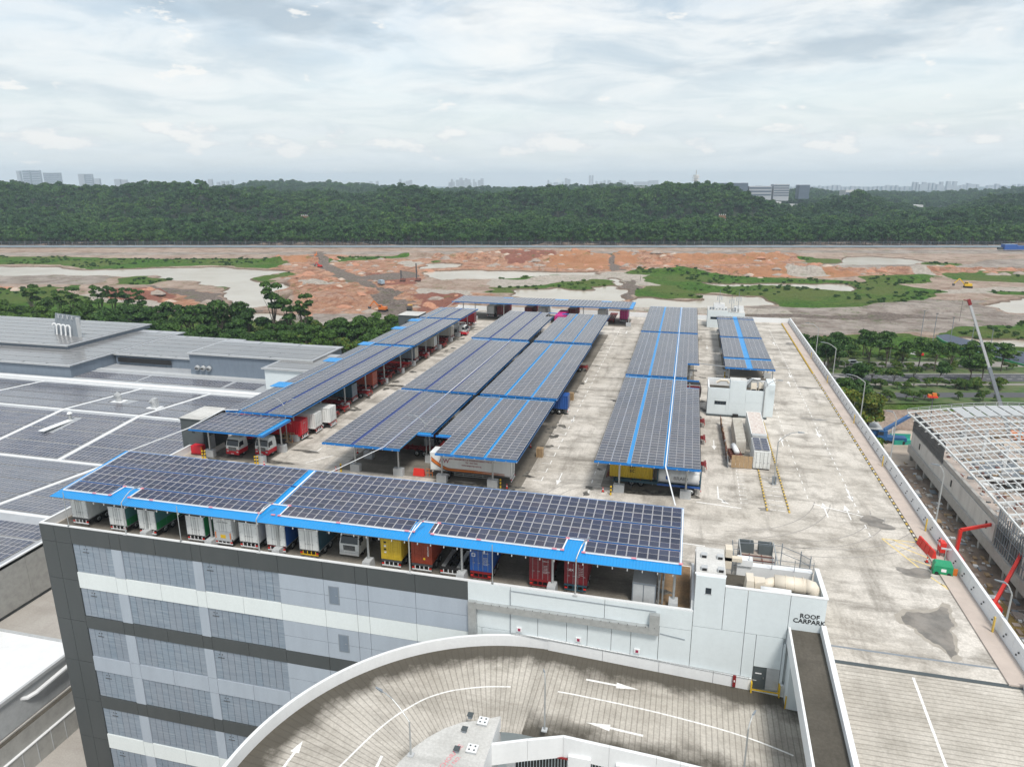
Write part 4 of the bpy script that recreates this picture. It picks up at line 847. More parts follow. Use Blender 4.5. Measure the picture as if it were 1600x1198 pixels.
# ================================================================== VEHICLES AND CONTAINERS (origin at the rear foot, doors towards local -Y)
def corr(b, axis, c, a0, a1, z0, z1, m, out, pitch=.42, dep=.05):
    n = max(2, int((a1-a0)/pitch)); st = (a1-a0)/n
    for i in range(n):
        s = a0+i*st; pr_ = [(s, 0), (s+st*.2, -dep), (s+st*.5, -dep), (s+st*.7, 0), (s+st, 0)]
        for (p, dp), (q, dq) in zip(pr_, pr_[1:]):
            u, v = c+out*dp, c+out*dq
            if axis == 'x': pts = [(u, p, z0), (v, q, z0), (v, q, z1), (u, p, z1)]
            else: pts = [(p, u, z0), (q, v, z0), (q, v, z1), (p, u, z1)]
            b.quad(pts, m)
def container(t, L, H=2.6, z0=1.25, m='c_white', doorm=None, dy=0.0, rods='steel', roofm=None):
    doorm = doorm or m; W = 1.22; roofm = roofm or m
    b = MB(); corr(b, 'x', W-.03, dy+.12, dy+L-.12, z0+.14, z0+H-.12, m, 1); corr(b, 'x', -W+.03, dy+.12, dy+L-.12, z0+.14, z0+H-.12, m, -1); corr(b, 'y', dy+L-.04, -W+.1, W-.1, z0+.14, z0+H-.12, m, 1)
    for x in (-W, W-.12):
        for y in (dy, dy+L-.14): b.box(x, x+.12, y, y+.14, z0, z0+H, m)
        b.box(x, x+.12, dy+.14, dy+L-.14, z0, z0+.14, m); b.box(x, x+.12, dy+.14, dy+L-.14, z0+H-.12, z0+H, m)
    for z in (z0, z0+H-.12): b.box(-W+.12, W-.12, dy, dy+.1, z, z+.12, m); b.box(-W+.12, W-.12, dy+L-.1, dy+L, z, z+.12, m)
    b.box(-W+.12, W-.12, dy+.1, dy+L-.1, z0+.02, z0+.14, 'black'); b.build('body', t)
    b = MB(); corr(b, 'y', 0, 0, 0, 0, 0, roofm, 1) if False else None
    n = int(L/.6)
    for i in range(n): y = dy+.1+i*(L-.2)/n; s = (L-.2)/n; b.quad([(-W+.1, y, z0+H-.03), (W-.1, y, z0+H-.03), (W-.1, y+s*.5, z0+H-.01), (-W+.1, y+s*.5, z0+H-.01)], roofm); b.quad([(-W+.1, y+s*.5, z0+H-.01), (W-.1, y+s*.5, z0+H-.01), (W-.1, y+s, z0+H-.03), (-W+.1, y+s, z0+H-.03)], roofm)
    b.build('roof', t)
    for sgn in (-1, 1):
        b = MB(); x0, x1 = (-1.08, -.01) if sgn < 0 else (.01, 1.08)
        b.box(x0, x1, dy-.02, dy+.05, z0+.14, z0+H-.14, doorm)
        for k in range(4): zz = z0+.3+k*(H-.6)/4; b.box(x0+.08, x1-.08, dy-.045, dy-.02, zz, zz+(H-.6)/4-.16, doorm)
        d = b.build('door', t); b = MB()
        for x in (x0+.25, x1-.25): b.tube([(x, dy-.08, z0+.1), (x, dy-.08, z0+H-.1)], .022, rods, 5); b.box(x-.05, x+.2, dy-.1, dy-.07, z0+1.0, z0+1.05, rods)
        b.build('lock_rod', d)
def wheel(t, x, y, r=.5, w=.3, name='wheel'):
    o = MB().tube([(x-w/2, y, r), (x+w/2, y, r)], r, 'rubber', 16).tube([(x-w/2-.012, y, r), (x+w/2+.012, y, r)], r*.56, 'galv', 10).tube([(x-w/2-.03, y, r), (x+w/2+.03, y, r)], r*.2, 'dark_steel', 8).build(name, t, True); return o
def chassis(t, L, m='red_steel', axles=(1.6, 2.9), bumper='white_paint', skel=True):
    b = MB()
    for x in (-.45, .33): b.box(x, x+.12, .1, L, .85, 1.2, m)
    for y in np.arange(.2, L, 1.4 if skel else 2.2): b.box(-1.2 if skel else -.5, 1.2 if skel else .5, y, y+.14, .98, 1.17, m)
    b.box(-1.2, 1.2, .0, .14, .95, 1.2, m); b.box(-1.2, 1.2, L-.14, L, .98, 1.2, m); b.build('chassis_frame', t)
    for y in axles:
        for x in (-1.0, 1.0): wheel(t, x, y)
        MB().box(-.95, .95, y-.07, y+.07, .43, .57, 'dark_steel').build('axle', t)
    b = MB(); b.box(-1.15, 1.15, -.08, -.02, .45, .58, bumper)
    for x in (-.8, -.25, .25, .8): b.box(x-.04, x+.04, -.06, .0, .5, .95, bumper)
    b.build('bumper', t)
    for x in (-1.0, 1.0): MB().box(x-.14, x+.14, -.1, -.03, .66, .8, 'red_p').build('tail_light', t)
    for x in (-.7, .7): MB().box(x-.06, x+.06, L*.78, L*.78+.12, .02, .9, 'dark_steel').build('landing_leg', t)
def boxtrailer(t, L, H=2.75, z0=1.2, side='c_white', side2=None, door='c_white', roof='trailer_roof', taillift=False):
    W = 1.25; b = MB(); s2 = side2 or side
    for x in (-W, W-.05):
        if side2:
            b.box(x, x+.05, .05, L, z0, z0+H*.38, s2); b.box(x, x+.05, .05, L, z0+H*.38, z0+H-.1, side)
        else: b.box(x, x+.05, .05, L, z0, z0+H-.1, side)
    for x in (-W-.02, W-.06): b.box(x, x+.08, .0, L, z0-.06, z0+.06, 'steel'); b.box(x, x+.08, .0, L, z0+H-.12, z0+H-.02, 'white_paint')
    for k in range(int(L/1.2)):
        for x in (-W-.008, W): b.box(x, x+.008, .6+k*1.2, .64+k*1.2, z0+.06, z0+H-.12, side)
    b.box(-W, W, L-.05, L, z0, z0+H-.05, door); b.box(-W, W, .05, L, z0-.02, z0+.06, 'dark_steel'); b.build('body', t)
    b = MB().box(-W-.01, W+.01, .0, L, z0+H-.05, z0+H, roof)
    for k in range(int(L/.9)): b.box(-W+.05, W-.05, .4+k*.9, .45+k*.9, z0+H, z0+H+.015, roof)
    b.build('roof', t)
    MB().box(-W, W, -.0, .05, z0, z0+.1, 'light_grey').box(-W, W, 0, .05, z0+H-.18, z0+H-.05, door).box(-W, -W+.08, 0, .05, z0+.1, z0+H-.18, 'light_grey').box(W-.08, W, 0, .05, z0+.1, z0+H-.18, 'light_grey').build('door_frame', t)
    for sgn in (-1, 1):
        x0, x1 = (-1.16, -.012) if sgn < 0 else (.012, 1.16)
        d = MB().box(x0, x1, -.025, .03, z0+.11, z0+H-.19, door).build('door', t); b = MB()
        for x in ((x1-.12, x1-.45) if sgn < 0 else (x0+.12, x0+.45)): b.tube([(x, -.06, z0+.06), (x, -.06, z0+H-.12)], .02, 'steel', 5); b.box(x-.04, x+.16, -.08, -.04, z0+.85, z0+.9, 'steel')
        for z in (.4, 1.2, 2.0): b.box((x0 if sgn < 0 else x1-.16), (x0+.16 if sgn < 0 else x1), -.045, -.02, z0+z, z0+z+.06, 'light_grey')
        b.build('lock_rod', d)
    if taillift:
        MB().box(-1.1, 1.1, -.12, -.03, z0-.15, z0+1.15, 'light_grey').box(-.35, .35, -.14, -.11, z0+.25, z0+.7, 'yellow').build('tail_lift', t)
        for x in (-1.05, .93): MB().box(x, x+.12, -.15, -.11, z0+.2, z0+1.0, 'orange_p').build('marker_strip', t)
def plates(t, z=.55): MB().box(-.3, .3, -.11, -.085, z-.08, z+.08, 'text_white').build('number_plate', t)
def cab(t, m='c_white', lower='c_white', L0=0.0, bodyL=6.0, screen='glass', bed=True):
    """front towards local -Y"""
    y0 = L0; W = 1.22
    o = MB().hexa([(-W, y0, .55), (W, y0, .55), (W, y0+2.2, .55), (-W, y0+2.2, .55), (-W, y0, 1.25), (W, y0, 1.25), (W, y0+2.2, 1.25), (-W, y0+2.2, 1.25)], lower)
    o.hexa([(-W, y0, 1.25), (W, y0, 1.25), (W, y0+2.2, 1.25), (-W, y0+2.2, 1.25), (-W, y0+.03, 1.75), (W, y0+.03, 1.75), (W, y0+2.2, 1.75), (-W, y0+2.2, 1.75)], m)
    o.hexa([(-W, y0+.05, 1.75), (W, y0+.05, 1.75), (W, y0+2.2, 1.75), (-W, y0+2.2, 1.75), (-W+.08, y0+.38, 2.75), (W-.08, y0+.38, 2.75), (W-.08, y0+2.15, 2.75), (-W+.08, y0+2.15, 2.75)], m)
    o.hexa([(-W+.08, y0+.38, 2.75), (W-.08, y0+.38, 2.75), (W-.08, y0+2.15, 2.75), (-W+.08, y0+2.15, 2.75), (-W+.2, y0+.7, 3.05), (W-.2, y0+.7, 3.05), (W-.2, y0+2.05, 3.05), (-W+.2, y0+2.05, 3.05)], m); cb = o.build('cab', t)
    MB().hexa([(-W+.14, y0+.02, 1.82), (W-.14, y0+.02, 1.82), (W-.14, y0+.2, 1.82), (-W+.14, y0+.2, 1.82), (-W+.2, y0+.3, 2.66), (W-.2, y0+.3, 2.66), (W-.2, y0+.5, 2.66), (-W+.2, y0+.5, 2.66)], screen).build('windscreen', t)
    for s in (-1, 1):
        x = s*(W-.02); d = MB().hexa([(x-.03, y0+.35, 1.82), (x+.04, y0+.35, 1.82), (x+.04, y0+1.25, 1.82), (x-.03, y0+1.25, 1.82), (x-.03-s*.05, y0+.5, 2.5), (x+.03-s*.05, y0+.5, 2.5), (x+.03-s*.05, y0+1.25, 2.5), (x-.03-s*.05, y0+1.25, 2.5)], screen).build('side_window', t)
        MB().box(s*1.38-.06, s*1.38+.06, y0+.1, y0+.26, 1.75, 2.5, 'black').bar((s*1.1, y0+.2, 2.5), (s*1.38, y0+.18, 2.45), .04, 'black').build('mirror', t)
        MB().box(s*.92-.17, s*.92+.17, y0-.04, y0+.02, .78, 1.0, 'lamp_glass').build('headlight', t)
    b = MB().box(-.72, .72, y0-.03, y0+.01, 1.0, 1.6, 'black')
    for k in range(4): b.box(-.7, .7, y0-.06, y0-.03, 1.04+k*.14, 1.1+k*.14, 'steel')
    b.build('grille', t); MB().box(-W, W, y0-.08, y0+.1, .42, .72, lower).box(-.26, .26, y0-.1, y0-.08, .5, .62, 'text_white').build('bumper', t); MB().box(-1.0, 1.0, y0+.1, y0+.34, 2.68, 2.76, 'black').build('sun_visor', t)
    for y in (y0+1.25, y0+bodyL-1.3):
        for s in (-1, 1): wheel(t, s*1.02, y)
    MB().box(-.42, .42, y0+2.2, y0+bodyL, .75, 1.0, 'dark_steel').box(-.9, .9, y0+bodyL-2.1, y0+bodyL-.7, 1.0, 1.12, 'black').build('chassis_frame', t)
RY = 66.45
def px_x(px, py, Y=RY): d = _ray(px, py); return d.x*Y/d.y
FR = 'trailers and containers parked along the front of the roof'
def veh(name, label, cat, x, y, rz=0, group=FR): return thing(name, label, cat, (x, y, 0), rz, group)
def stripes(t):
    # swoosh of brown, orange and black on the camera side of the box (local -X face once turned)
    X = -1.275
    def strip(m, lo, hi, dx):
        b = MB(); n = 30
        for i in range(n):
            y0, y1 = 12.1-i*11.2/n, 12.1-(i+1)*11.2/n
            f = lambda y, o: 1.42+o+1.35*max(0, (y-9.3)/2.8)**1.6
            g = lambda y, w: w*(.35+.65*min(1, max(0, (y-.9)/5)))
            b.quad([(X-dx, y0, f(y0, lo)), (X-dx, y1, f(y1, lo)), (X-dx, y1, f(y1, lo)+g(y1, hi-lo)*(1+1.3*max(0, (y1-9.3)/2.8))), (X-dx, y0, f(y0, lo)+g(y0, hi-lo)*(1+1.3*max(0, (y0-9.3)/2.8)))], m)
        b.build('painted_stripe', t)
    strip('black', -.16, -.04, .004); strip('orange_p', -.04, .16, .006); strip('brown_p', .16, .36, .005)
t = veh('box_trailer', 'white box trailer alone in the left corner bay, rear doors to the edge', 'trailer', -73.05, RY+.3); boxtrailer(t, 11.4, 2.55, 1.15); chassis(t, 11.2, 'dark_steel'); plates(t)
t = veh('box_trailer', 'white door trailer with teal and green sides, left one of the green pair', 'trailer', -67.1, RY); boxtrailer(t, 11.4, 2.55, .95, 'teal_side', 'green_side'); chassis(t, 11.2, 'dark_steel')
t = veh('box_trailer', 'white door trailer with a large green side, right one of the green pair', 'trailer', -62.75, RY); boxtrailer(t, 11.4, 2.65, .95, 'teal_side', 'green_side'); chassis(t, 11.2, 'dark_steel')
MB().box(1.27, 1.29, 4.2, 7.2, 2.3, 2.75, 'text_white').box(1.285, 1.3, 4.3, 7.1, 2.36, 2.69, 'green_side').build('side_badge', t)
t = veh('box_trailer', 'white door trailer with a dark green side behind the first inner post', 'trailer', -55.9, RY); boxtrailer(t, 11.4, 2.6, 1.0, 'green_side'); chassis(t, 11.2, 'dark_steel')
t = veh('box_truck', 'white lorry body with a folded grey tail lift and orange markers', 'truck', -52.05, RY); boxtrailer(t, 9.5, 2.75, 1.0, 'c_white', taillift=True); chassis(t, 9.3, 'dark_steel'); text('MOVER CARRIER', .2, 'grey_text', t, (0, -.03, 3.2))
t = veh('box_trailer', 'white rear doored trailer just right of the tail lift lorry', 'trailer', -48.65, RY); boxtrailer(t, 11.4, 2.6, 1.0, 'c_white'); chassis(t, 11.2, 'dark_steel')
t = veh('box_trailer', 'white trailer with a red low bumper, left of the post near the roof gap', 'trailer', -45.0, RY); boxtrailer(t, 11.4, 2.75, 1.05, 'c_blue', door='c_white'); chassis(t, 11.2, 'red_steel')
t = veh('box_trailer', 'white trailer with dark blue lettered side beside the white lorry cab', 'trailer', -40.75, RY); boxtrailer(t, 11.4, 2.75, 1.0, 'c_darkblue', door='c_white'); chassis(t, 11.2, 'dark_steel', bumper='yellow'); text('INTER', .9, 'text_white', t, (1.28, 3.2, 2.3), (pi/2, 0, pi/2))
t = veh('truck_cab', 'white lorry facing the roof edge with a black grille', 'truck', -36.3, RY+1.2); cab(t)
def lettering_door(t, s, x, z, size=.2, m='text_white', y=-.05): text(s, size, m, t, (x, y, z), name='lettering')
t = veh('container_trailer', 'yellow shipping container on a white framed trailer at the roof edge', 'container', -30.5, RY); chassis(t, 12.2, 'dark_steel'); container(t, 12.2, 2.6, 1.25, 'c_yellow', rods='c_yellow')
for k, z in enumerate((3.25, 2.8, 2.4, 2.05)): MB().box(-.85, -.55, -.06, -.045, z, z+.22, 'black' if k % 2 == 0 else 'text_white').build('door_sticker', t)
t = veh('container_trailer', 'rust red ribbed container on a white framed trailer right of the yellow one', 'container', -26.85, RY); chassis(t, 12.2, 'dark_steel'); container(t, 12.2, 2.65, 1.25, 'c_rust', rods='c_rust'); text('CONTAINER', .22, 'text_white', t, (.75, -.12, 2.9), (pi/2, pi/2, 0)); MB().tube([(.35, -.1, 1.95), (.35, -.12, 1.95)], .14, 'yellow', 10).build('door_sticker', t)
t = veh('empty_trailer', 'empty skeletal trailer with a black twin frame and grey deck', 'trailer', -23.5, RY); chassis(t, 12.2, 'black', bumper='white_paint'); MB().box(-1.1, -.65, .2, 4, 1.1, 1.24, 'galv').box(.65, 1.1, .2, 4, 1.1, 1.24, 'galv').build('wheel_cover', t)
t = veh('container_trailer', 'blue shipping container on a red trailer near the white wall', 'container', -20.0, RY); chassis(t, 12.2, 'red_steel', bumper='red_steel'); container(t, 12.2, 2.6, 1.25, 'c_blue'); MB().box(-1.0, -.6, -.06, -.045, 3.0, 3.4, 'text_white').box(-.93, -.67, -.07, -.06, 3.07, 3.33, 'c_blue').build('door_sticker', t)
lettering_door(t, 'GESU 404', .55, 3.45, .16); text('EXPRESS', .5, 'text_white', t, (1.28, 3.0, 2.9), (pi/2, 0, pi/2))
for i in range(6): lettering_door(t, '|||' if False else 'MAX 30480', .55, 2.9-i*.16, .1)
t = veh('container_trailer', 'dark maroon container with lettered doors left of the last inner post', 'container', -13.35, RY); chassis(t, 12.2, 'red_steel', bumper='red_steel'); container(t, 12.2, 2.65, 1.2, 'c_maroon'); lettering_door(t, 'TEMU 813', .55, 3.4, .16)
for i in range(6): lettering_door(t, 'KG 30480', .55, 2.9-i*.17, .1)
t = veh('container_trailer', 'dark maroon container marked tex on its left door', 'container', -9.55, RY); chassis(t, 12.2, 'c_darkblue', bumper='c_darkblue'); container(t, 12.2, 2.6, 1.15, 'c_maroon'); lettering_door(t, 'tex', -.55, 2.75, .55)
for i in range(5): lettering_door(t, 'KG 30480', .55, 3.1-i*.2, .11)
# white trailer with stripes under the central canopy: local -Y end towards +X
RZ = pi/2
t = veh('lettered_trailer', 'white trailer with orange and brown stripes and transport lettering on its side', 'trailer', -23.1, 93.6, RZ, None)
boxtrailer(t, 12.3, 2.7, 1.3, 'c_white', roof='c_white'); chassis(t, 12.0, 'c_white', axles=(9.6,), skel=False); stripes(t)
b = MB()
for z in (.72, 1.0): b.bar((-1.22, 2.6, z), (-1.22, 8.6, z), .06, 'galv')
for y in (2.7, 4.2, 5.7, 7.2, 8.5): b.bar((-1.22, y, .65), (-1.22, y, 1.28), .05, 'galv')
b.build('side_guard', t)
def sidetext(t, s, size, m, y, z): text(s, size, m, t, (-1.29, y, z), (pi/2, 0, -pi/2), 'side_lettering')
sidetext(t, 'AW', .95, 'maroon_text', 10.1, 2.55); sidetext(t, 'AW TRANSPORT & WAREHOUSING PTE LTD', .34, 'maroon_text', 5.9, 3.15); sidetext(t, 'TEL : 6863 9604', .28, 'maroon_text', 5.9, 2.75); sidetext(t, 'www.awgroup.com.sg', .34, 'maroon_text', 5.9, 2.33)
t = veh('tank_trailer', 'white tank container lettered BRAID in a dark blue frame on a trailer', 'tanker', 3.5, 96.2, RZ, None); chassis(t, 12.2, 'c_darkblue', axles=(1.2, 2.4), skel=False)
MB().tube([(0, .25, 2.35), (0, .5, 2.35), (0, 5.6, 2.35), (0, 5.85, 2.35)], 1.13, 'tank_white', 24).build('tank', t, True)
b = MB()
for y in (.05, 5.95):
    for x in (-1.18, 1.18): b.bar((x, y, 1.2), (x, y, 3.75), .12, 'c_darkblue')
    for z in (1.25, 3.7): b.bar((-1.18, y, z), (1.18, y, z), .12, 'c_darkblue')
for x in (-1.18, 1.18): b.bar((x, .05, 1.25), (x, 5.95, 1.25), .22, 'c_blue'); b.bar((x, .05, 3.7), (x, 5.95, 3.7), .08, 'c_darkblue')
b.build('tank_frame', t); text('BRAID', .72, 'grey_text', t, (-1.15, 2.75, 2.12), (pi/2, 0, -pi/2), 'side_lettering'); MB().box(-1.165, -1.15, 4.5, 4.8, 2.1, 2.6, 'c_blue').build('tank_mark', t)
MB().box(-.4, .4, .6, 5.2, 3.5, 3.6, 'galv').build('walkway', t)
t = veh('container_trailer', 'yellow container lettered MSC on its side under the right long canopy', 'container', -3.2, 97.6, RZ, None); chassis(t, 6.6, 'rust_steel', axles=(1.6, 2.9)); container(t, 6.1, 2.6, 1.25, 'c_yellow')
sidetext(t, 'm', .95, 'black', 2.9, 2.75); sidetext(t, 'sc', .95, 'black', 2.9, 2.15)
# lorries in the small canopy, backed against the lane
SG = 'red and white lorries under the small canopy'
for x, y, lb in ((-69.0, 92.6, 'white lorry cab with red lower half, left one in front of the small canopy bay'), (-64.4, 93.6, 'white lorry cab with red lower half, right one between the posts')):
    t = veh('truck_cab', lb, 'truck', x, y, R(-4), SG); cab(t, 'c_white', 'c_red')
t = veh('truck_cab', 'pale teal windowed lorry standing behind the left red and white lorry', 'truck', -71.4, 98.3, R(-4), SG); cab(t, 'light_grey', 'c_red')
t = veh('water_tank_skid', 'pair of red steel boxes against the low white parapet by the small canopy', 'steel box', -75.2, 92.4, 0, None); MB().box(-.9, .9, -.6, .6, .1, 1.5, 'c_red').box(-.95, .95, -.65, -.6, .1, .3, 'red_steel').build('box', t); MB().box(1.0, 1.2, -.7, -.5, 0, 1.5, 'orange_p').build('marker_post', t)
# red, white, blue ... containers whose ends stand along the left lane
LG = 'containers with one end to the left lane'
def endcont(lb, y, m, L=12.2, x=-63.3, door=None, z0=1.2, roofm=None, cat='container'):
    t = veh('container_trailer', lb, cat, x, y, RZ, LG); chassis(t, L, 'red_steel'); container(t, L, 2.65, z0, m, door, roofm=roofm); return t
t = endcont('bright red long container nearest the small canopy on the left lane', 102.6, 'c_red', x=-61.9, z0=.95); text('CRYSTAL', .3, 'text_white', t, (-1.29, 2.2, 3.1), (pi/2, 0, -pi/2)); text('CRYSTAL', .2, 'text_white', t, (0, -.05, 2.9))
t = endcont('shorter white container right behind the bright red one', 106.2, 'c_white', x=-61.2, z0=1.1)
t = endcont('taller white container second behind the bright red one', 109.6, 'c_white', x=-60.2, z0=1.2)
endcont('dark blue container with grey doors on the left lane', 124.6, 'c_darkblue', door='blue_grey_wall'); endcont('orange red ribbed container with a pale door frame on the left lane', 134.2, 'c_brightrust')
endcont('grey container marked K on the left lane past the orange red one', 158.4, 'mid_grey', door='c_cream'); endcont('cream container with white doors, nearer one on the far left lane', 172, 'c_cream', door='c_white'); endcont('cream container with rust streaks, farther one on the far left lane', 186, 'c_cream')
endcont('dark red container farthest along the left lane', 208, 'c_maroon')
t = veh('truck_cab', 'white and red lorry facing the left lane beyond the cream containers', 'truck', -61.0, 192.4, RZ, None); cab(t, 'c_white', 'c_red'); MB().tube([(0, 2.6, 2.5), (0, 7.2, 2.5)], 1.0, 'tank_white', 16).build('mixer_tank', t, True)
EG = 'empty red trailers under the left canopy'
for y in (113.8, 117.5, 121, 128.3, 131, 137.5, 141, 144.2, 147.5, 150.4, 153.4, 162, 165, 168.3, 175.5, 179, 182, 196, 199.5, 203):
    t = veh('empty_trailer', 'empty dark red skeletal trailer under the left canopy', 'trailer', -62.3+random.uniform(-1.2, .6), y+random.uniform(-.3, .3), RZ, EG)
    if 'ET' not in CNT: chassis(t, 12.2, 'red_steel', bumper='rust_steel'); CNT['ET'] = t
    else:
        for chd in CNT['ET'].children: dup(chd, parent=t)
# far row under the back canopy, seen end on
BG = 'trailers parked along the far wall'
def back(lb, x0, x1, m, y=222, door=None, L=10, H=2.6, cat='container'):
    t = veh('container_trailer', lb, cat, (x0+x1)/2, y, 0, BG); chassis(t, L, 'dark_steel'); container(t, L, H, 1.2, m, door); return t
def bx_(px, Y=222): return px_x(px, 493, Y)
for px, m, lb, cat in ((767, 'c_white', 'white container end, leftmost under the back canopy', 'container'), (783, 'c_maroon', 'dark red container just right of the leftmost white one at the back wall', 'container'), (826, 'c_maroon', 'dark red container end in the middle of the back canopy', 'container'), (847, 'c_white', 'white container end right of the middle under the back canopy', 'container'),
                   (893, 'c_maroon', 'dark red container beside the magenta trailer under the back canopy', 'container'), (940, 'c_white', 'white container end, rightmost under the back canopy', 'container')):
    x = bx_(px); back(lb, x-1.2, x+1.2, m, 221.5 if px > 760 else 222)
t = back('magenta trailer poking out beyond the notch of the far canopies', -38.6, -36.2, 'c_magenta', 209, L=11)
t = back('small magenta container standing alone right of the back canopy', -20.3, -17.9, 'c_magenta', 222.5, L=6)
t = veh('empty_trailer', 'empty dark trailer between the back canopy and the lone magenta container', 'trailer', -23.0, 221, 0, None)
for chd in CNT['ET'].children: dup(chd, parent=t)
# dark red lorry in the stepped corner, blue container end, others under the middle canopies
t = veh('box_truck', 'dark maroon lorry box with black rounded front in the stepped corner of the canopy', 'truck', 3.6, 141.5, RZ, None); boxtrailer(t, 9, 2.7, 1.0, 'c_maroon', door='c_maroon', roof='black'); chassis(t, 9, 'black')
MB().tube([(1.15, -.15, .6), (1.15, -.25, 2.2), (1.1, .1, 3.7)], .13, 'black', 8).build('front_rail', t)
for x, y, m, lb in ((-20.6, 127.5, 'c_blue', 'blue container end sticking out under the middle canopy'), (-20.9, 136.5, 'timber', 'pale brown crated load at the edge of the middle canopy'), (-20.7, 104.5, 'timber', 'pale wooden load beside the lane under the near middle canopy')):
    t = veh('container_trailer', lb, 'container' if m == 'c_blue' else 'crate', x, y, RZ, None)
    if m == 'c_blue': chassis(t, 12.2, 'dark_steel'); container(t, 12.2, 2.6, 1.2, m)
    else:
        b = MB()
        for k in range(5): b.box(-.5, .5, .1+k*.22, .25+k*.22, 0, 1.5, 'timber')
        b.build('plank_stack', t)
for x, y in ((-37.5, 100), (-37.8, 103.5), (-50, 101), (-49.5, 107), (-34, 160), (-8, 105), (-8, 117), (-8, 126)):
    t = veh('empty_trailer', 'empty dark trailer standing in the shade of the central canopies', 'trailer', x+12.4, y, RZ, 'empty trailers in the shade of the central canopies')
    for chd in CNT['ET'].children: dup(chd, parent=t)
t = veh('water_barrier', 'red plastic barrier with an orange trolley left of the striped trailer', 'barrier', -37.3, 92.6, 0, None); MB().hexa([(-.9, -.3, 0), (.9, -.3, 0), (.9, .3, 0), (-.9, .3, 0), (-.8, -.1, 1.1), (.8, -.1, 1.1), (.8, .1, 1.1), (-.8, .1, 1.1)], 'red_p').build('barrier_body', t)
b = MB(); [b.bar((1.1+k*.5, 0, 0), (1.1+k*.5, 0, 1.2), .06, 'orange_p') for k in range(3)]; b.bar((1.1, 0, 1.2), (2.1, 0, 1.2), .06, 'orange_p'); b.bar((1.1, 0, .6), (2.1, 0, .6), .06, 'orange_p'); b.build('trolley_frame', t)

# ================================================================== ROOF FURNITURE
def cone(px, py, lb, z=0.0):
    p = G(px, py, z); t = thing('traffic_cone', lb, 'traffic cone', p, 0, 'red traffic cones on the roof')
    if 'cone' not in CNT:
        a = MB().box(-.2, .2, -.2, .2, 0, .04, 'black').mesh('cone_base'); c_ = MB().tube([(0, 0, .04), (0, 0, .72)], .15, 'red_p', 10, r1=.035).mesh('cone_body'); d = MB().tube([(0, 0, .35), (0, 0, .48)], .105, 'text_white', 10, r1=.082).mesh('cone_band'); CNT['cone'] = (a, c_, d)
    for me, nm in zip(CNT['cone'], ('base', 'cone_body', 'reflective_band')): place(me, nm, t)
for px, py, lb in ((413, 727, 'red cone by the right post of the small canopy'), (457, 690, 'red cone beside the wooden crates at the small canopy corner'), (525, 735, 'red cone left of the yellow bollard at the first central post'), (559, 708, 'red cone standing in shade left of the second central post'), (686, 752, 'red cone in front of the left post base of the striped trailer'), (766, 760, 'red cone in front of the right post base of the striped trailer'), (792, 763, 'red cone right of the yellow bollard by the striped trailer'), (803, 733, 'red cone at the tail of the striped trailer'), (829, 699, 'red cone on the lane edge above the striped trailer'), (942, 768, 'red cone by the yellow bollard left of the yellow container'), (868, 630, 'red cone at the lane edge halfway up the middle lane'), (893, 589, 'red cone at the lane edge near the blue container'), (1448, 878, 'red and white cone left of the green generator'), (1455, 888, 'red and white cone in front of the green generator'), (1473, 889, 'red and white cone right of the green generator')):
    cone(px, py, lb)
bolme = MB().tube([(0, 0, 0), (0, 0, 1.35)], .13, 'yellow', 10).tube([(0, 0, .45), (0, 0, .65)], .136, 'black', 10).tube([(0, 0, .95), (0, 0, 1.15)], .136, 'black', 10).mesh('bollard')
for px, py, lb in ((317, 716, 'yellow bollard, left of the pair at the left post of the small canopy'), (321, 716, 'yellow bollard, right of the pair at the left post of the small canopy'), (399, 725, 'yellow bollard, left of the pair at the right post of the small canopy'), (403, 725, 'yellow bollard, right of the pair at the right post of the small canopy'), (533, 737, 'yellow bollard at the first central canopy post'), (782, 762, 'yellow bollard beside the right post of the striped trailer'), (954, 773, 'yellow bollard left of the first post of the right canopy'), (1132, 590, 'yellow bollard left of the canopy behind the plant room'), (1199, 590, 'yellow bollard right of the canopy behind the plant room'), (1206, 608, 'orange topped bollard at the right rear corner of the plant room')):
    p = G(px, py); tag(place(bolme, 'yellow_bollard', None, p), lb, 'bollard', 'yellow bollards on the roof')
# street lamps
def lampmesh(t, h, arms, head='galv', zb=0.0, base=True, rad=.075):
    MB().tube([(0, 0, zb), (0, 0, zb+h*.5), (0, 0, zb+h)], rad*1.3, 'galv', 8, r1=rad).build('pole', t)
    for ax, ay, ln, rise in arms:
        pts = [(ax*ln*f, ay*ln*f, zb+h+rise*sin(min(1, f*1.15)*pi/2)) for f in (0, .15, .35, .6, .85, 1)]; MB().tube(pts, rad*.8, 'galv', 6).build('arm', t)
        e = pts[-1]; MB().hexa([(e[0]-ax*.1-ay*.14, e[1]-ay*.1-ax*.14, e[2]-.06), (e[0]-ax*.1+ay*.14, e[1]-ay*.1+ax*.14, e[2]-.06), (e[0]+ax*.75+ay*.1, e[1]+ay*.75+ax*.1, e[2]-.02), (e[0]+ax*.75-ay*.1, e[1]+ay*.75-ax*.1, e[2]-.02),
            (e[0]-ax*.1-ay*.14, e[1]-ay*.1-ax*.14, e[2]+.1), (e[0]-ax*.1+ay*.14, e[1]-ay*.1+ax*.14, e[2]+.1), (e[0]+ax*.75+ay*.1, e[1]+ay*.75+ax*.1, e[2]+.06), (e[0]+ax*.75-ay*.1, e[1]+ay*.75-ax*.1, e[2]+.06)], 'mid_grey').build('lamp_head', t)
    if base: MB().box(-.25, .25, -.25, .25, zb, zb+.12, 'light_grey').build('foot', t)
LGp = 'lamp posts on the roof'
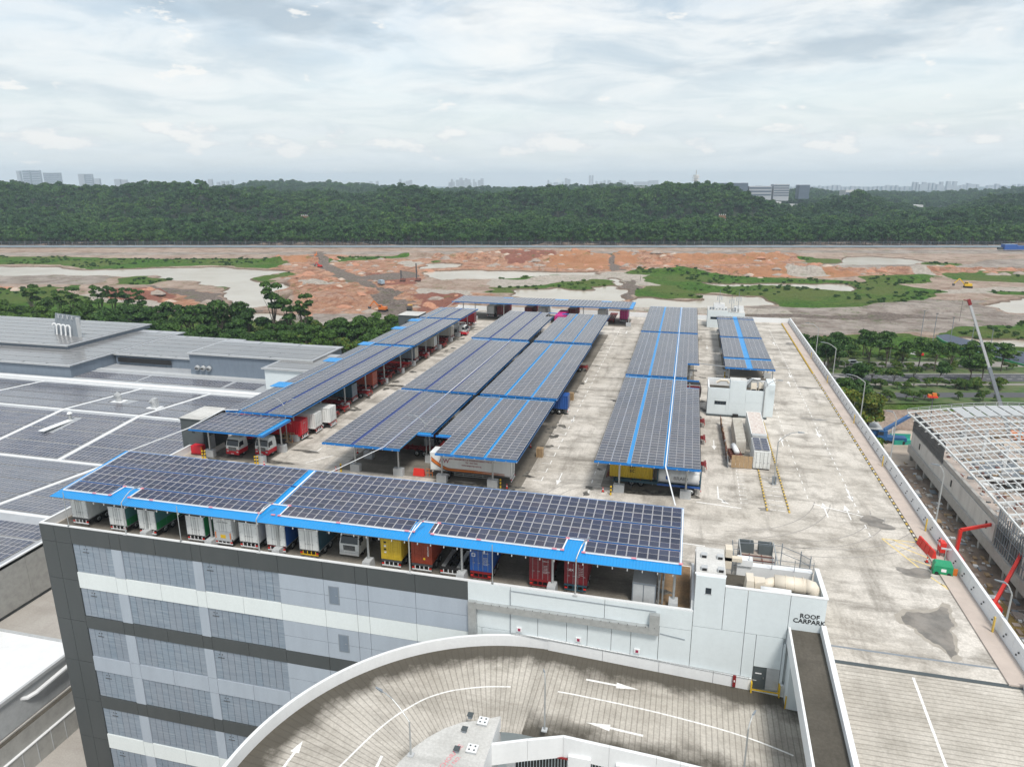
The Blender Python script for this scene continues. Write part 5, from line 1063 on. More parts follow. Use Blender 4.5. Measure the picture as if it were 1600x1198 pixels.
for x, lb, hh in ((-64.5, 'front lamp post at the first roof notch from the left', 4.2), (-46.2, 'front lamp post at the notch by the blue roof gap', 4.2), (-27.6, 'front lamp post beside the rust red container', 4.2), (-9.3, 'front lamp post before the maroon tex container', 4.2)):
    t = thing('lamp_post', lb, 'lamp post', (x, 64.78, .95), 0, LGp); lampmesh(t, hh, [(.35, .94, 2.0, 1.2)], rad=.07)
for x, lb in ((-56.7, 'slim straight pole on the front parapet between two trailers'), (-72.9, 'thin lightning rod on the left corner of the roof'), (-18.2, 'thin pole at the front edge by the blue container')):
    o = MB().tube([(0, 0, 0), (0, 0, 4.6)], .045 if x < -60 else .05, 'galv', 6).box(-.12, .12, -.1, .1, 0, .2, 'steel').build('slim_pole', None, loc=(x, 64.75, 1.0)); tag(o, lb, 'pole')
p = G(667, 722); t = thing('lamp_post', 'twin armed lamp post rising through the canopy notch', 'lamp post', p, 0, LGp); lampmesh(t, 6.3, [(-1, -.05, 2.0, 1.3), (1, .05, 2.0, 1.3)])
p = G(449, 690); t = thing('lamp_post', 'twin armed lamp post beside the bright red container', 'lamp post', p, 0, LGp); lampmesh(t, 6.3, [(-1, -.05, 1.6, 1.3), (1, .05, 1.6, 1.3)])
p = G(1191, 655); t = thing('lamp_post', 'twin armed lamp post before the white plant room', 'lamp post', p, 0, LGp); lampmesh(t, 6.3, [(-1, -.05, 2.2, 1.3), (1, .05, 2.2, 1.3)])
p = G(1209, 757); t = thing('lamp_post', 'single armed lamp post between the yellow kerbs', 'lamp post', p, 0, LGp); lampmesh(t, 6.6, [(1, .05, 2.6, 1.6)]); MB().box(-.3, -.12, -.2, .2, .1, 1.3, 'mid_grey').build('post_guard', t); MB().box(.12, .3, -.2, .2, .1, 1.3, 'mid_grey').build('post_guard', t)
p = rampG(611, 1134)
for px, py, h, ar, lb, z in ((969, 1192, 7.0, None, '', 0),): pass
for (X, Y, z, h, arm, lb) in ((-20.2, 45.9, -4.5, 3.4, (-.92, .38, 3.2, 1.5), 'curved arm lamp post on the white core roof slab'), (-9.9, 52.0, -5.0, 5.0, (-.2, .5, .9, .7), 'lamp post on the inner ramp parapet near the two arrows'), (7.1, 51.4, -6.2, 5.5, (.3, .7, 1.3, .7), 'lamp post on the inner ramp parapet at the right end of the curve')):
    t = thing('lamp_post', lb, 'lamp post', (X, Y, z), 0, 'lamp posts along the curved ramp'); lampmesh(t, h, [arm], rad=.065)
for k, (px, py) in enumerate(((1325, 660), (1293, 598), (1264, 560), (1371, 727), (1440, 828), (1543, 985))):
    p = G(px, py, .2); t = thing('lamp_post', ('lamp post on the far part of the right parapet', 'lamp post second on the right parapet from the plant room', 'lamp post third on the right parapet from the far end', 'lamp post halfway along the right parapet', 'lamp post on the right parapet just before the orange red barrier', 'lamp post on the right parapet nearest the camera')[k], 'lamp post', (31.85, p.y, .9), 0, 'lamp posts behind the right parapet')
    t['label'] = ('right parapet lamp post, third from the ramp', 'right parapet lamp post opposite the white plant room', 'right parapet lamp post farthest from the ramp', 'right parapet lamp post opposite the boxed shipping containers', 'right parapet lamp post just behind the red barrier', 'right parapet lamp post nearest the ramp')[k]
    lampmesh(t, 7.0 if k != 5 else 3.5, [(-.9, .4, 2.6 if k < 3 else .8, 1.0)]); MB().box(-1.05, -.93, -.12, .12, -.8, .9, 'kerb_yellow').build('post_guard', t)
# orange red water barriers, cabinet and generator at the right wall
p = G(1437, 857); t = thing('plastic_barrier', 'row of orange red plastic barriers at the yellow hatching', 'barrier', (29.5, 85.6, 0), R(90+8))
for k in range(4): MB().hexa([(k*1.0-2, -.3, 0), (k*1.0-1.06, -.3, 0), (k*1.0-1.06, .3, 0), (k*1.0-2, .3, 0), (k*1.0-1.95, -.1, 1.05), (k*1.0-1.1, -.1, 1.05), (k*1.0-1.1, .1, 1.05), (k*1.0-1.95, .1, 1.05)], 'red_p').build('barrier_unit', t)
t = thing('hose_reel_box', 'red hose reel cabinet on legs against the white parapet', 'fire cabinet', (30.8, 84.8, .16)); MB().box(-.3, .3, -.5, .5, .5, 1.7, 'red_p').box(-.32, -.3, -.3, .3, 1.2, 1.5, 'text_white').build('cabinet', t); b = MB(); [b.bar((x, y, 0), (x, y, .5), .06, 'red_steel') for x in (-.25, .25) for y in (-.4, .4)]; b.bar((-.2, -.2, 1.7), (-.2, .1, 2.1), .1, 'red_p'); b.build('leg', t)
t = thing('generator', 'green generator box with a small lamp mast by the parapet', 'generator', (29.7, 80.6, .0), R(-8))
MB().box(-.95, .95, -.6, .6, .25, 1.1, 'green_p').hexa([(-.95, -.6, 1.1), (.95, -.6, 1.1), (.95, .6, 1.1), (-.95, .6, 1.1), (-.8, -.45, 1.4), (.8, -.45, 1.4), (.8, .45, 1.4), (-.8, .45, 1.4)], 'green_p').build('housing', t); MB().box(-.2, .3, -.62, -.6, .45, .8, 'text_white').build('label_plate', t); MB().box(-1.0, 1.0, -.65, .65, .1, .25, 'green_side').build('base', t)
for x in (-.6, .6): MB().tube([(x, -.66, .2), (x, -.5, .2)], .2, 'rubber', 10).build('wheel', t)
MB().bar((.2, .7, 0), (.2, .7, 2.6), .08, 'steel').box(-.3, .7, .62, .78, 2.6, 2.75, 'light_grey').build('lamp_mast', t)
MB().box(.9, 1.4, -.5, -.4, .2, 1.0, 'orange_p').build('guard_rail', t)
# boxed containers between the kerbs
t = thing('site_container', 'white container with a solar panel roof ending the stack by the yellow kerbs', 'container', (12.6, 107.1, 0)); container(t, 6.1, 2.75, .25, 'c_white'); MB().box(-1.2, 1.2, .2, 5.9, .02, .25, 'black').build('skid', t)
for i in range(5):
    for j in range(2): o = place(PP, 'solar_panel', t, (-1.12+j*1.14, .25+i*1.12+1.0, 3.12)); o.rotation_euler.z = 0; o.scale = (1.0, .52, 1); o.location.y = .3+i*1.1
t = thing('site_container', 'white container with a rust stained roof against the plant room', 'container', (12.8, 115.8, 0)); container(t, 12.2, 2.7, .1, 'c_white', roofm='c_rustwhite')
MB().box(-1.15, 1.15, -1.0, -.1, 1.6, 2.9, 'light_grey').build('cooling_unit', t)
t = thing('packed_sacks', 'long row of cream corrugated sheets between the timber fence and the rusty container', 'stack', (9.9, 113, 0))
for i in range(18): MB().hexa([(-.9, i*.72, .3), (.75, i*.72, .3), (.75, i*.72+.68, .3), (-.9, i*.72+.68, .3), (-.75, i*.72+.05, 2.15), (.75, i*.72-.1, 2.35), (.75, i*.72+.45, 2.25), (-.75, i*.72+.62, 2.1)], 'c_cream').build('folded_sheet', t)
t = thing('timber_fence', 'low leaning timber fence beside the lane around the stacked containers', 'fence', (0, 0, 0))
for i in range(22):
    y = 106.8+i*.95; x = 7.75-.02*(y-106)+random.uniform(-.08, .08); MB().hexa([(x, y, 0), (x+.1, y, 0), (x+.1, y+.85, 0), (x, y+.85, 0), (x-.15, y, 1.5+random.uniform(-.2, .5)), (x, y, 1.5), (x, y+.85, 1.6), (x-.15, y+.85, 1.6+random.uniform(-.2, .4))], random.choice(['wood', 'wood', 'mid_grey', 'rust_steel'])).build('fence_board', t)
t = thing('timber_fence', 'brown timber boarding closing the gap left of the solar roofed container', 'fence', (0, 0, 0))
for i in range(5): MB().box(8.2+i*.62, 8.78+i*.62, 106.9+.02*i, 107.0, .1, 2.1, 'timber').build('fence_board', t)
t = thing('white_drum', 'white cylinder lying on clutter behind the brown timber boarding', 'drum', (9.1, 109.5, 0), R(8)); MB().tube([(0, 0, 1.7), (0, 3.0, 1.7)], .42, 'white_paint', 14).build('drum_body', t, True); b = MB(); [b.box(-.9, .9, k*.9-.3, k*.9+.1, 0, 1.25, 'rust_steel') for k in range(4)]; b.box(-1, 1, -.4, 3.4, 0, .5, 'rubble'); b.build('cradle', t)
# plant room in the middle of the lane
t = thing('plant_room', 'white roof plant room with a strip window and rooftop fans', 'plant room', (0, 0, 0))
x0, x1, yf, yb = 4.9, 16.9, 133.0, 139.0
def wallp(x0, x1, z0, z1, y=133.0, yt=.25): MB().box(x0+.01, x1-.01, y, y+yt, z0+.01, z1-.01, 'white_wall').build('wall_panel', t)
for a in ((x0, 8.8, 3.3, 5.4), (8.8, 11.7, 2.6, 7.0), (11.7, 14.9, 3.0, 5.3), (14.9, 15.6, 2, 6.3), (x0, 6.2, .3, 3.3), (6.2, 8.3, .3, 2.2), (6.2, 8.3, 2.9, 3.3), (8.3, 8.8, .3, 3.3), (8.8, 11.7, .3, 2.6), (11.7, 14.9, .3, 3.0), (14.9, 15.6, -.0, 2)): wallp(*a)
MB().box(x0+.1, 15.5, 133.2, yb, 0, 4.4, 'white_wall', 'dirty_slab').box(15.6, x1, 134.5, yb, 0, 6.2, 'white_wall').box(8.8, 11.7, 133.2, 135.4, 4.4, 7.0, 'white_wall', 'slab_white').box(x0, x0+.25, 133.3, yb, 4.4, 5.4, 'white_paint').box(x0, 15.6, yb-.25, yb, 4.4, 5.8, 'white_paint').build('block', t)
MB().box(x0-.05, 15.7, 132.7, 133.0, 0, .3, 'dark_grey').build('plinth', t)
w_ = MB().box(6.2, 8.3, 133.08, 133.12, 2.2, 2.9, 'glass').build('window', t); b = MB(); [b.box(6.2+k*.52, 6.25+k*.52, 133.02, 133.1, 2.2, 2.9, 'dark_steel') for k in range(5)]; b.build('mullion', w_)
for x, y, s in ((13.1, 134.6, 1.0), (14.5, 135.2, .9)): f_ = MB().hexa([(x-.5*s, y-.5, 4.8), (x+.5*s, y-.5, 4.8), (x+.5*s, y+.7, 4.4), (x-.5*s, y+.7, 4.4), (x-.5*s, y-.2, 6.4), (x+.5*s, y-.2, 6.4), (x+.5*s, y+.9, 6.2), (x-.5*s, y+.9, 6.2)], 'cream_duct').build('fan_cowl', t); MB().box(x-.4*s, x+.4*s, y-.55, y-.45, 4.75, 5.3, 'black').build('fan_mouth', f_)
b = MB(); b.tube([(6.5, 137, 5.4), (7.2, 137, 5.9), (8.4, 137, 5.9), (8.8, 137, 5.4)], .25, 'cream_duct', 8); b.tube([(12, 137.5, 5), (13, 138, 6.2), (14.5, 138, 6.2)], .3, 'steel', 8); b.build('pipe', t)
b = MB(); b.tube([(15.1, 134, 4.4), (15.1, 134.3, 6.8)], .3, 'light_grey', 8); b.build('stack_pipe', t)
MB().box(9.6, 10.6, 132.2, 132.7, 0, .7, 'black').build('pump', t)
# far stair block
t = thing('far_stair_block', 'small white block with masts at the far edge of the roof', 'stair block'); Y0 = 221.5
MB().box(6.3, 12.2, Y0, 229, 0, 5.3, 'white_wall', 'slab_white').box(12.2, 17.2, Y0+1.2, 229, 0, 4.6, 'white_wall', 'slab_white').build('block', t)
for a in ((8, 11.2, Y0+2, 227, 5.3, 6.9), (14, 16.8, Y0+3, 227, 4.6, 6.2)): MB().box(*a, 'white_paint', 'slab_white').build('roof_block', t)
w_ = MB().box(7.2, 9.4, Y0-.06, Y0, 2.6, 3.3, 'glass').build('window', t)
for x, h in ((9.6, 4.5), (13.2, 3.0), (15.2, 4.2)):
    b = MB(); b.bar((x, Y0+3, 5), (x, Y0+3, 6.5+h), .12, 'mid_grey'); b.bar((x-.6, Y0+3, 6+h*.7), (x+.6, Y0+3, 6+h*.7), .08, 'mid_grey')
    for s in (-.6, 0, .6): b.box(x+s-.12, x+s+.12, Y0+2.85, Y0+3.1, 5.6+h*.5, 6.6+h*.6, 'light_grey')
    b.build('antenna_mast', t)
for i in range(10): x = 6.8+i*.9; MB().box(x, x+.5, Y0+1, Y0+1.6, 4.9, 5.5+random.uniform(0, .6), random.choice(['mid_grey', 'light_grey', 'galv'])).build('equipment_box', t)
# dark stair blocks on the left edge
for (X0, X1, Ya, Yb, H_, lb) in ((-78.6, -74.6, 93.2, 99.4, 5.6, 'dark grey stair block with a pale roof left of the small canopy'), (-80.5, -74.5, 188.5, 195, 5.8, 'dark grey stair block at the far left edge of the roof')):
    t = thing('stair_block', lb, 'stair block'); MB().box(X0, X1, Ya, Yb, -1, H_-.2, 'dark_grey').build('wall', t); MB().box(X0-.15, X1+.15, Ya-.15, Yb+.15, H_-.2, H_, 'dark_grey', 'slab_white').build('roof', t)
    MB().box(X0+2.0, X0+2.5, Ya-.05, Ya, 3.2, 4.0, 'glass').build('window', t); MB().box(X1, X1+.05, Ya+1.5, Ya+2.7, .1, 2.3, 'light_grey').build('door', t)
t = thing('crate_frames', 'pair of pale wooden box frames beside the bright red container', 'crate', G(451, 690));
for x in (-.55, .55):
    b = MB(); [b.bar((x+a, c, 0), (x+a, c, 1.5), .1, 'timber') for a in (-.4, .4) for c in (-.4, .4)]; [b.bar((x-.4, c, z), (x+.4, c, z), .1, 'timber') for c in (-.4, .4) for z in (.1, .8, 1.5)]; b.build('frame', t)

# ================================================================== NEIGHBOUR ON THE LEFT: low warehouse under PV
LBROOT = []
_th = thing
def thing(*a, **k):
    o_ = _th(*a, **k); LBROOT.append(o_); return o_
lb = thing('solar_warehouse', 'wide low warehouse on the left whose pitched roof is covered in solar panels', 'warehouse', (0, 0, 0))
EX = -92.0
prof = [(40, -10.9), (83.7, -9.9), (108.5, -12.0), (131.7, -9.9), (157, -11.9), (166, -11.6), (186, -11.6)]
def zr(y):
    for (a, za), (c, zc_) in zip(prof, prof[1:]):
        if a <= y <= c: return za+(zc_-za)*(y-a)/(c-a)
    return prof[-1][1] if y > 100 else prof[0][1]
for (a, za), (c, zc_) in zip(prof, prof[1:]):
    MB().hexa([(-330, a, za-.5), (EX, a, za-.5), (EX, c, zc_-.5), (-330, c, zc_-.5), (-330, a, za), (EX, a, za), (EX, c, zc_), (-330, c, zc_)], 'grey_roof').build('roof_sheet', lb)
MB().box(-330, EX-.3, 40, 186, GZ, -12.6, 'block').build('wall', lb)
for k in range(26):
    y = 40+k*5.6; MB().box(EX-.3, EX, y+.02, y+5.58, -17.5, -13.0 if 0 else min(zr(y), zr(y+5.6))-.02, 'block').build('wall_panel', lb)
b = MB(); [b.hexa([(EX-.25, a, za), (EX+.1, a, za), (EX+.1, c, zc_), (EX-.25, c, zc_), (EX-.25, a, za+.18), (EX+.1, a, za+.18), (EX+.1, c, zc_+.18), (EX-.25, c, zc_+.18)], 'white_paint') for (a, za), (c, zc_) in zip(prof, prof[1:])]; b.build('edge_trim', lb)
walks = [(-177.5, 157), (-143.5, 157), (-122.0, 157), (-110.5, 157)]
for x in (-209, -176, -143.3, -121.9, -110.6):
    for (a, za), (c, zc_) in zip(prof[:4], prof[1:5]):
        if x > -115 and a > 100: continue
        if x < -120 and x > -125 and a < 100: continue
        MB().hexa([(x-.38, a, za), (x+.38, a, za), (x+.38, c, zc_), (x-.38, c, zc_), (x-.38, a, za+.12), (x+.38, a, za+.12), (x+.38, c, zc_+.12), (x-.38, c, zc_+.12)], 'white_paint').build('walkway', lb)
for y in (83.7, 108.5, 131.7, 157.5): MB().box(-330, EX-.3, y-.3, y+.3, zr(y)-.1, zr(y)+.1, 'white_paint').build('ridge_flashing', lb)
MB().box(-330, EX-.3, 158.4, 160.2, -11.9, -11.5, 'white_paint').build('gutter_or_gap_shade', lb)
MB().box(-175, EX-.3, 170.5, 172.5, -11.6, -11.42, 'light_grey').build('gutter_or_gap_shade', lb)
PM_b, PM = panel_mesh(1.0, 1.93, 'roof_panel', 'y', 'pv_pale')
def arr(y0, y1, xs, per=3, gap=.42):
    c = []; y = y0; k = 0
    while y+1.93 < y1:
        for xa, xb in xs: c += [(x, y) for x in np.arange(xa, xb-1.0, 1.03)]
        k += 1; y += 1.96+(gap if k % per == 0 else 0)
    return c
def slope_of(y): return (zr(y+.6)-zr(y))/.6
for i, (ya, yb, xs) in enumerate(((52, 83.0, ((-140, -111.4), (-109.8, -92.7))), (84.6, 107.8, ((-178, -144.2), (-142.5, -111.4), (-109.8, -92.7))), (109.3, 131.0, ((-208, -176.8), (-175.2, -144.2), (-142.5, -122.7), (-121.1, -92.7))),
        (132.5, 156.6, ((-208, -176.8), (-175.2, -144.2), (-142.5, -122.7), (-121.1, -97))), (162.5, 169.8, ((-172, -150), (-149.5, -122), (-121.5, -112))))):
    cells = arr(ya, yb, xs)
    rnd = random.Random(i); cells = [c for c in cells if not (i == 3 and -140 < c[0] < -134 and 140 < c[1] < 145) and not (i == 2 and -138 < c[0] < -134.5 and 118 < c[1] < 127)]
    sy = slope_of((ya+yb)/2); z0_ = zr(ya)-ya*sy; lay_panels(lb, cells, (PM_b, PM), lambda x, y, s=sy, z=z0_: z+s*y+.1, 0, sy, 150 if i == 0 else 0)
MB().box(-172, -150, 176.3, 178.0, -11.4, -11.3, 'pv_cell').build('dark_array', lb) if False else None
for x, y, nm in ((-136.3, 126.5, 0), (-137, 142, 1), (-124, 139, 1)):
    t = thing('roof_fan', ('small white vent pipe on the pale strip amid the panels', 'white roof fan with a tilted cowl, left of two', 'white roof fan pair on the panels, right of two')[0 if nm == 0 else (1 if x < -130 else 2)], 'vent', (x, y, zr(y)), 0)
    if nm == 0:
        MB().box(-.8, .8, -8, 0, 0, .12, 'white_paint').build('pale_strip', t); MB().tube([(0, 0, 0), (0, 0, 1.6)], .35, 'galv', 10).tube([(0, 0, 1.6), (0, 0, 2.0)], .6, 'white_paint', 10, r1=.3).build('pipe', t)
    else:
        MB().box(-1.6, 1.6, -1.2, 1.2, 0, .3, 'white_paint').build('kerb', t); MB().tube([(0, 0, .3), (0, 0, 1.6), (-.5, -.4, 2.2)], .8, 'light_grey', 12).build('cowl', t)
        if x > -130: MB().box(-.3, .9, -.5, .5, .3, 2.6, 'light_grey').build('motor_box', t)
# raised blocks at the back of its roof
def blockroof(lab, x0, x1, y0, y1, zt, zb, wallm='blue_grey_wall', over=.5, nm='roof_block', lines=0):
    t = thing(nm, lab, 'roof block'); MB().box(x0, x1, y0, y1, zb, zt-.3, wallm).build('wall', t); MB().box(x0-over, x1+over, y0-over, y1+over, zt-.3, zt, 'grey_roof').box(x0-over-.1, x1+over+.1, y0-over-.1, y0-over, zt-.4, zt+.08, 'light_grey').build('roof', t)
    for k in range(lines*2): x = x0+(k+1)*(x1-x0)/(lines*2+1); MB().box(x-.12, x+.12, y0, y1, zt, zt+.05, 'dark_grey').build('seam', t)
    for k in range(int((y1-y0)/5)): y = y0+(k+.6)*5; MB().box(x0+.5, x1-.5, y-2.2, y+2.2, zt+.01, zt+.09, 'pv_roofpale').build('panel_row', t)
    return t
blockroof('long raised grey roof at the far left beyond the solar panels', -330, -171, 161.5, 210, -8.0, -12, lines=9)
t = blockroof('grey roof strip with a dark recess right of the raised left roof', -170.4, -143.5, 178, 205, -8.2, -12, lines=2); 
MB().box(-169, -150, 177.2, 177.4, -10.6, -9.2, 'black').build('recess', t)
blockroof('upper pale grey roof tier at the far left corner', -330, -188, 178, 214, -6.6, -8, lines=7)
blockroof('lower grey link roof between the two raised roofs', -143, -126, 183, 205, -8.6, -12)
t = blockroof('blue grey walled roof block with three round vents', -139.5, -100, 172.5, 190, -5.0, -11.6, lines=1)
for k in range(3): MB().tube([(-136.8+k*1.9, 172.4, -9.2), (-136.8+k*1.9, 171.6, -9.4)], .7, 'light_grey', 10).tube([(-136.8+k*1.9, 171.55, -9.45), (-136.8+k*1.9, 171.5, -9.5)], .5, 'black', 10).build('round_vent', t)
MB().box(-113.5, -111, 171.9, 171.98, -9.9, -8.5, 'white_paint').build('sign_board', t)
blockroof('white walled block behind the left canopy with a flat grey roof', -109.5, -82, 164, 182, -5.5, -11.6, 'white_wall')
t = thing('louvre_screen', 'grey slatted screen carrying four hooked white pipes beyond the left roof', 'screen', (-200.5, 190, -8), R(-14))
for k in range(14): MB().hexa([(-7+k*1.0, 0, 0), (-6.1+k*1.0, 0, 0), (-6.1+k*1.0, .12, 0), (-7+k*1.0, .12, 0), (-7+k*1.0, 1.6, 8.2), (-6.1+k*1.0, 1.6, 8.2), (-6.1+k*1.0, 1.75, 8.2), (-7+k*1.0, 1.75, 8.2)], 'mid_grey').build('slat', t)
for k in range(4): x = -4.2+k*2.5; MB().tube([(x, -.6, 0), (x, -.2, 4.4), (x-.3, -.3, 5.1), (x-.9, -.6, 5.1), (x-1.2, -.8, 4.6)], .28, 'white_paint', 8).build('hooked_pipe', t); MB().bar((x-.8, .8, 6.8), (x+.3, 1.3, 8), .12, 'light_grey').bar((x+.3, .8, 6.8), (x-.8, 1.3, 8), .12, 'light_grey').build('brace', t)
MB().box(7.1, 8.4, -.2, .3, 0, 8.0, 'light_grey').build('side_panel', t)

# the neighbour stands 20 m below our deck: its panels are 1.17 x 2.26 m
thing = _th; KL = 1.17
for o_ in LBROOT: o_.scale = (KL, KL, KL); o_.location = (o_.location.x*KL, o_.location.y*KL, CAM_H+(o_.location.z-CAM_H)*KL)
# low buildings squeezed between, bottom left
t = thing('lower_roof_building', 'low building with a beige flat roof and white sheet roof at the bottom left', 'warehouse')
XE = -89.8; ZE = -28.0
MB().box(-107.4, XE, 77.8, 170, -42, ZE, 'block', 'lower_roof').build('beige_roof', t); MB().box(-107.4, XE, 20, 77.4, -34, ZE+.05, 'light_grey', 'white_paint').build('white_roof', t)
MB().box(-107.4, XE, 77.4, 77.8, ZE-1, ZE+.3, 'light_grey').build('roof_step', t)
for k in range(14): MB().box(-91.5, XE-.9, 18+k*4.6, 22.55+k*4.6, -41, ZE, 'blue_grey_wall').build('wall_panel', t)
MB().box(XE-.1, XE+.35, 20, 78, ZE-.4, ZE+.12, 'light_grey').build('gutter_or_gap_shade', t)
for k in range(16): MB().bar((XE-.55, 20+k*3.9, -34), (XE-.55, 20+k*3.9, ZE-.1), .26, 'light_grey').build('column', t)
MB().box(XE-.65, XE-.5, 20, 70, -30.9, -30.7, 'light_grey').build('wall_rail', t)
for y in (52.3, 55.6, 60.1): w_ = MB().box(XE-.9, XE-.82, y, y+2.2, -31.6, -30.2, 'glass').build('window', t); MB().box(XE-.84, XE-.78, y+1.05, y+1.15, -31.6, -30.2, 'light_grey').build('mullion', w_)
MB().tube([(XE-.3, 67.0, -29.6), (XE+.2, 67.8, -30.0), (XE+.6, 69.0, -29.9), (XE+.7, 76, -29.4)], .33, 'white_paint', 8).build('bent_pipe', t)
MB().box(-105, -103, 63, 65, ZE, ZE+1.6, 'light_grey').hexa([(-105.2, 62.8, ZE+1.6), (-102.8, 62.8, ZE+1.6), (-102.8, 65.2, ZE+1.6), (-105.2, 65.2, ZE+1.6), (-104.6, 63.2, ZE+2.6), (-103.4, 63.2, ZE+2.6), (-103.4, 64.8, ZE+2.6), (-104.6, 64.8, ZE+2.6)], 'white_paint').build('roof_vent', t)
t = thing('service_road', None, None); tag(t, 'narrow service lane between the warehouse and the lower left building', kind='structure')
MB().box(XE-1, XE+1.3, 20, 120, -42, -33.4, 'block', 'dirty_slab').build('ledge', t); MB().box(XE+.3, XE+.55, 20, 120, -33.4, -33.2, 'concrete').build('ledge_kerb', t)
MB().box(XE+1.3, -77.3, 20, 120, -44, -40.0, 'block', 'lower_roof').build('lane_slab', t)
MB().box(XE+1.3, XE+1.6, 20, 120, -40, -36.4, 'block').build('edge_wall', t); MB().box(XE+1.25, XE+1.7, 20, 120, -36.4, -36.25, 'white_paint').build('wall_coping', t)
b = MB()
for k in range(40): b.box(XE+1.6, XE+1.66, 21+k*2.4, 21.1+k*2.4, -40, -36.4, 'light_grey')
b.build('edge_wall_rib', t)

# ================================================================== GROUND, SITE, WATER
fwd = np.array([-sin(YAW), cos(YAW)]); rgt = np.array([cos(YAW), sin(YAW)])
def uv(px, py, z=GZ): g_ = G(px, py, z); p = np.array([g_.x, g_.y]); return (p@rgt, p@fwd)
us = np.concatenate([np.arange(-1500, -620, 20), np.arange(-620, 700, 2.2), np.arange(700, 1501, 20)]); vs = np.concatenate([np.arange(60, 200, 6), np.arange(200, 520, 2.0), np.arange(520, 1010, 3.2), np.arange(1010, 1100, 15)])
U, V = np.meshgrid(us, vs); PX = U*rgt[0]+V*fwd[0]; PY = U*rgt[1]+V*fwd[1]
def vnoise(x, y, s, seed):
    r = np.random.default_rng(seed); T = r.random((256, 256)); x = x/s+1000; y = y/s+1000; xi = np.floor(x).astype(int); yi = np.floor(y).astype(int); fx = x-xi; fy = y-yi; fx = fx*fx*(3-2*fx); fy = fy*fy*(3-2*fy)
    g_ = lambda a, c: T[a & 255, c & 255]; return (g_(xi, yi)*(1-fx)+g_(xi+1, yi)*fx)*(1-fy)+(g_(xi, yi+1)*(1-fx)+g_(xi+1, yi+1)*fx)*fy
def fbm(x, y, s, seed, n=4, g=.5):
    o = 0; a = 1; tot = 0
    for k in range(n): o = o+a*vnoise(x, y, s/2**k, seed+k); tot += a; a *= g
    return o/tot
JU = U+(fbm(U, V, 30, 1, 5, .7)-.5)*34; JV = V+(fbm(U, V, 44, 9, 5, .7)-.5)*34
def inside(poly, X, Y):
    c = np.zeros(X.shape, bool); n = len(poly)
    for i in range(n):
        (x1, y1), (x2, y2) = poly[i], poly[(i+1) % n]
        if y1 == y2: continue
        hit = ((y1 > Y) != (y2 > Y)) & (X < (x2-x1)*(Y-y1)/(y2-y1)+x1); c ^= hit
    return c
def mask(polys, jit=True, blur=1):
    m = np.zeros(U.shape)
    for p in polys:
        q = [uv(*a) for a in p]; m = np.maximum(m, inside(q, JU if jit else U, JV if jit else V).astype(float))
    for _ in range(blur): 
        m = (np.pad(m, 1, mode='edge')[:-2, 1:-1]+np.pad(m, 1, mode='edge')[2:, 1:-1]+np.pad(m, 1, mode='edge')[1:-1, :-2]+np.pad(m, 1, mode='edge')[1:-1, 2:]+m*2)/6
    return m
ponds = [
 [(-60, 415), (60, 417), (135, 421), (236, 418), (337, 418), (439, 422), (455, 424), (420, 428), (398, 431), (388, 439), (430, 442), (455, 447), (422, 459), (418, 466), (466, 468), (460, 473), (438, 477), (391, 481), (374, 474), (344, 458), (348, 449), (314, 440), (280, 436), (250, 431), (120, 430), (-60, 429)],
 [(381, 490), (439, 492), (445, 499), (400, 500)], [(540, 505), (600, 503), (612, 520), (560, 524)],
 [(666, 427), (676, 423.5), (780, 422.5), (840, 424), (920, 423.5), (938, 427), (900, 428), (856, 429), (820, 433), (770, 437), (690, 437), (672, 434)],
 [(672, 412), (712, 413), (718, 418), (670, 418)],
 [(806, 452), (874, 451), (900, 455), (940, 453), (934, 448), (958, 447), (970, 452), (975, 468), (940, 476), (860, 474), (786, 462)],
 [(992, 466), (1020, 466), (1060, 469), (1112, 469), (1100, 462), (1150, 462), (1192, 464), (1212, 476), (1170, 479), (1092, 481), (980, 480)],
 [(1096, 440), (1120, 441), (1160, 444), (1240, 442.5), (1272, 442), (1330, 444), (1344, 450), (1320, 455), (1300, 455), (1240, 447), (1128, 446)],
 [(1262, 412), (1310, 410), (1316, 403), (1360, 401), (1410, 403), (1452, 409), (1420, 413), (1320, 413)],
 [(1556, 474), (1600, 466), (1700, 466), (1700, 490), (1572, 489)], [(958, 434), (968, 434), (970, 446), (960, 447)], [(1512, 531), (1600, 533), (1700, 535), (1700, 542), (1600, 541), (1530, 537)]]
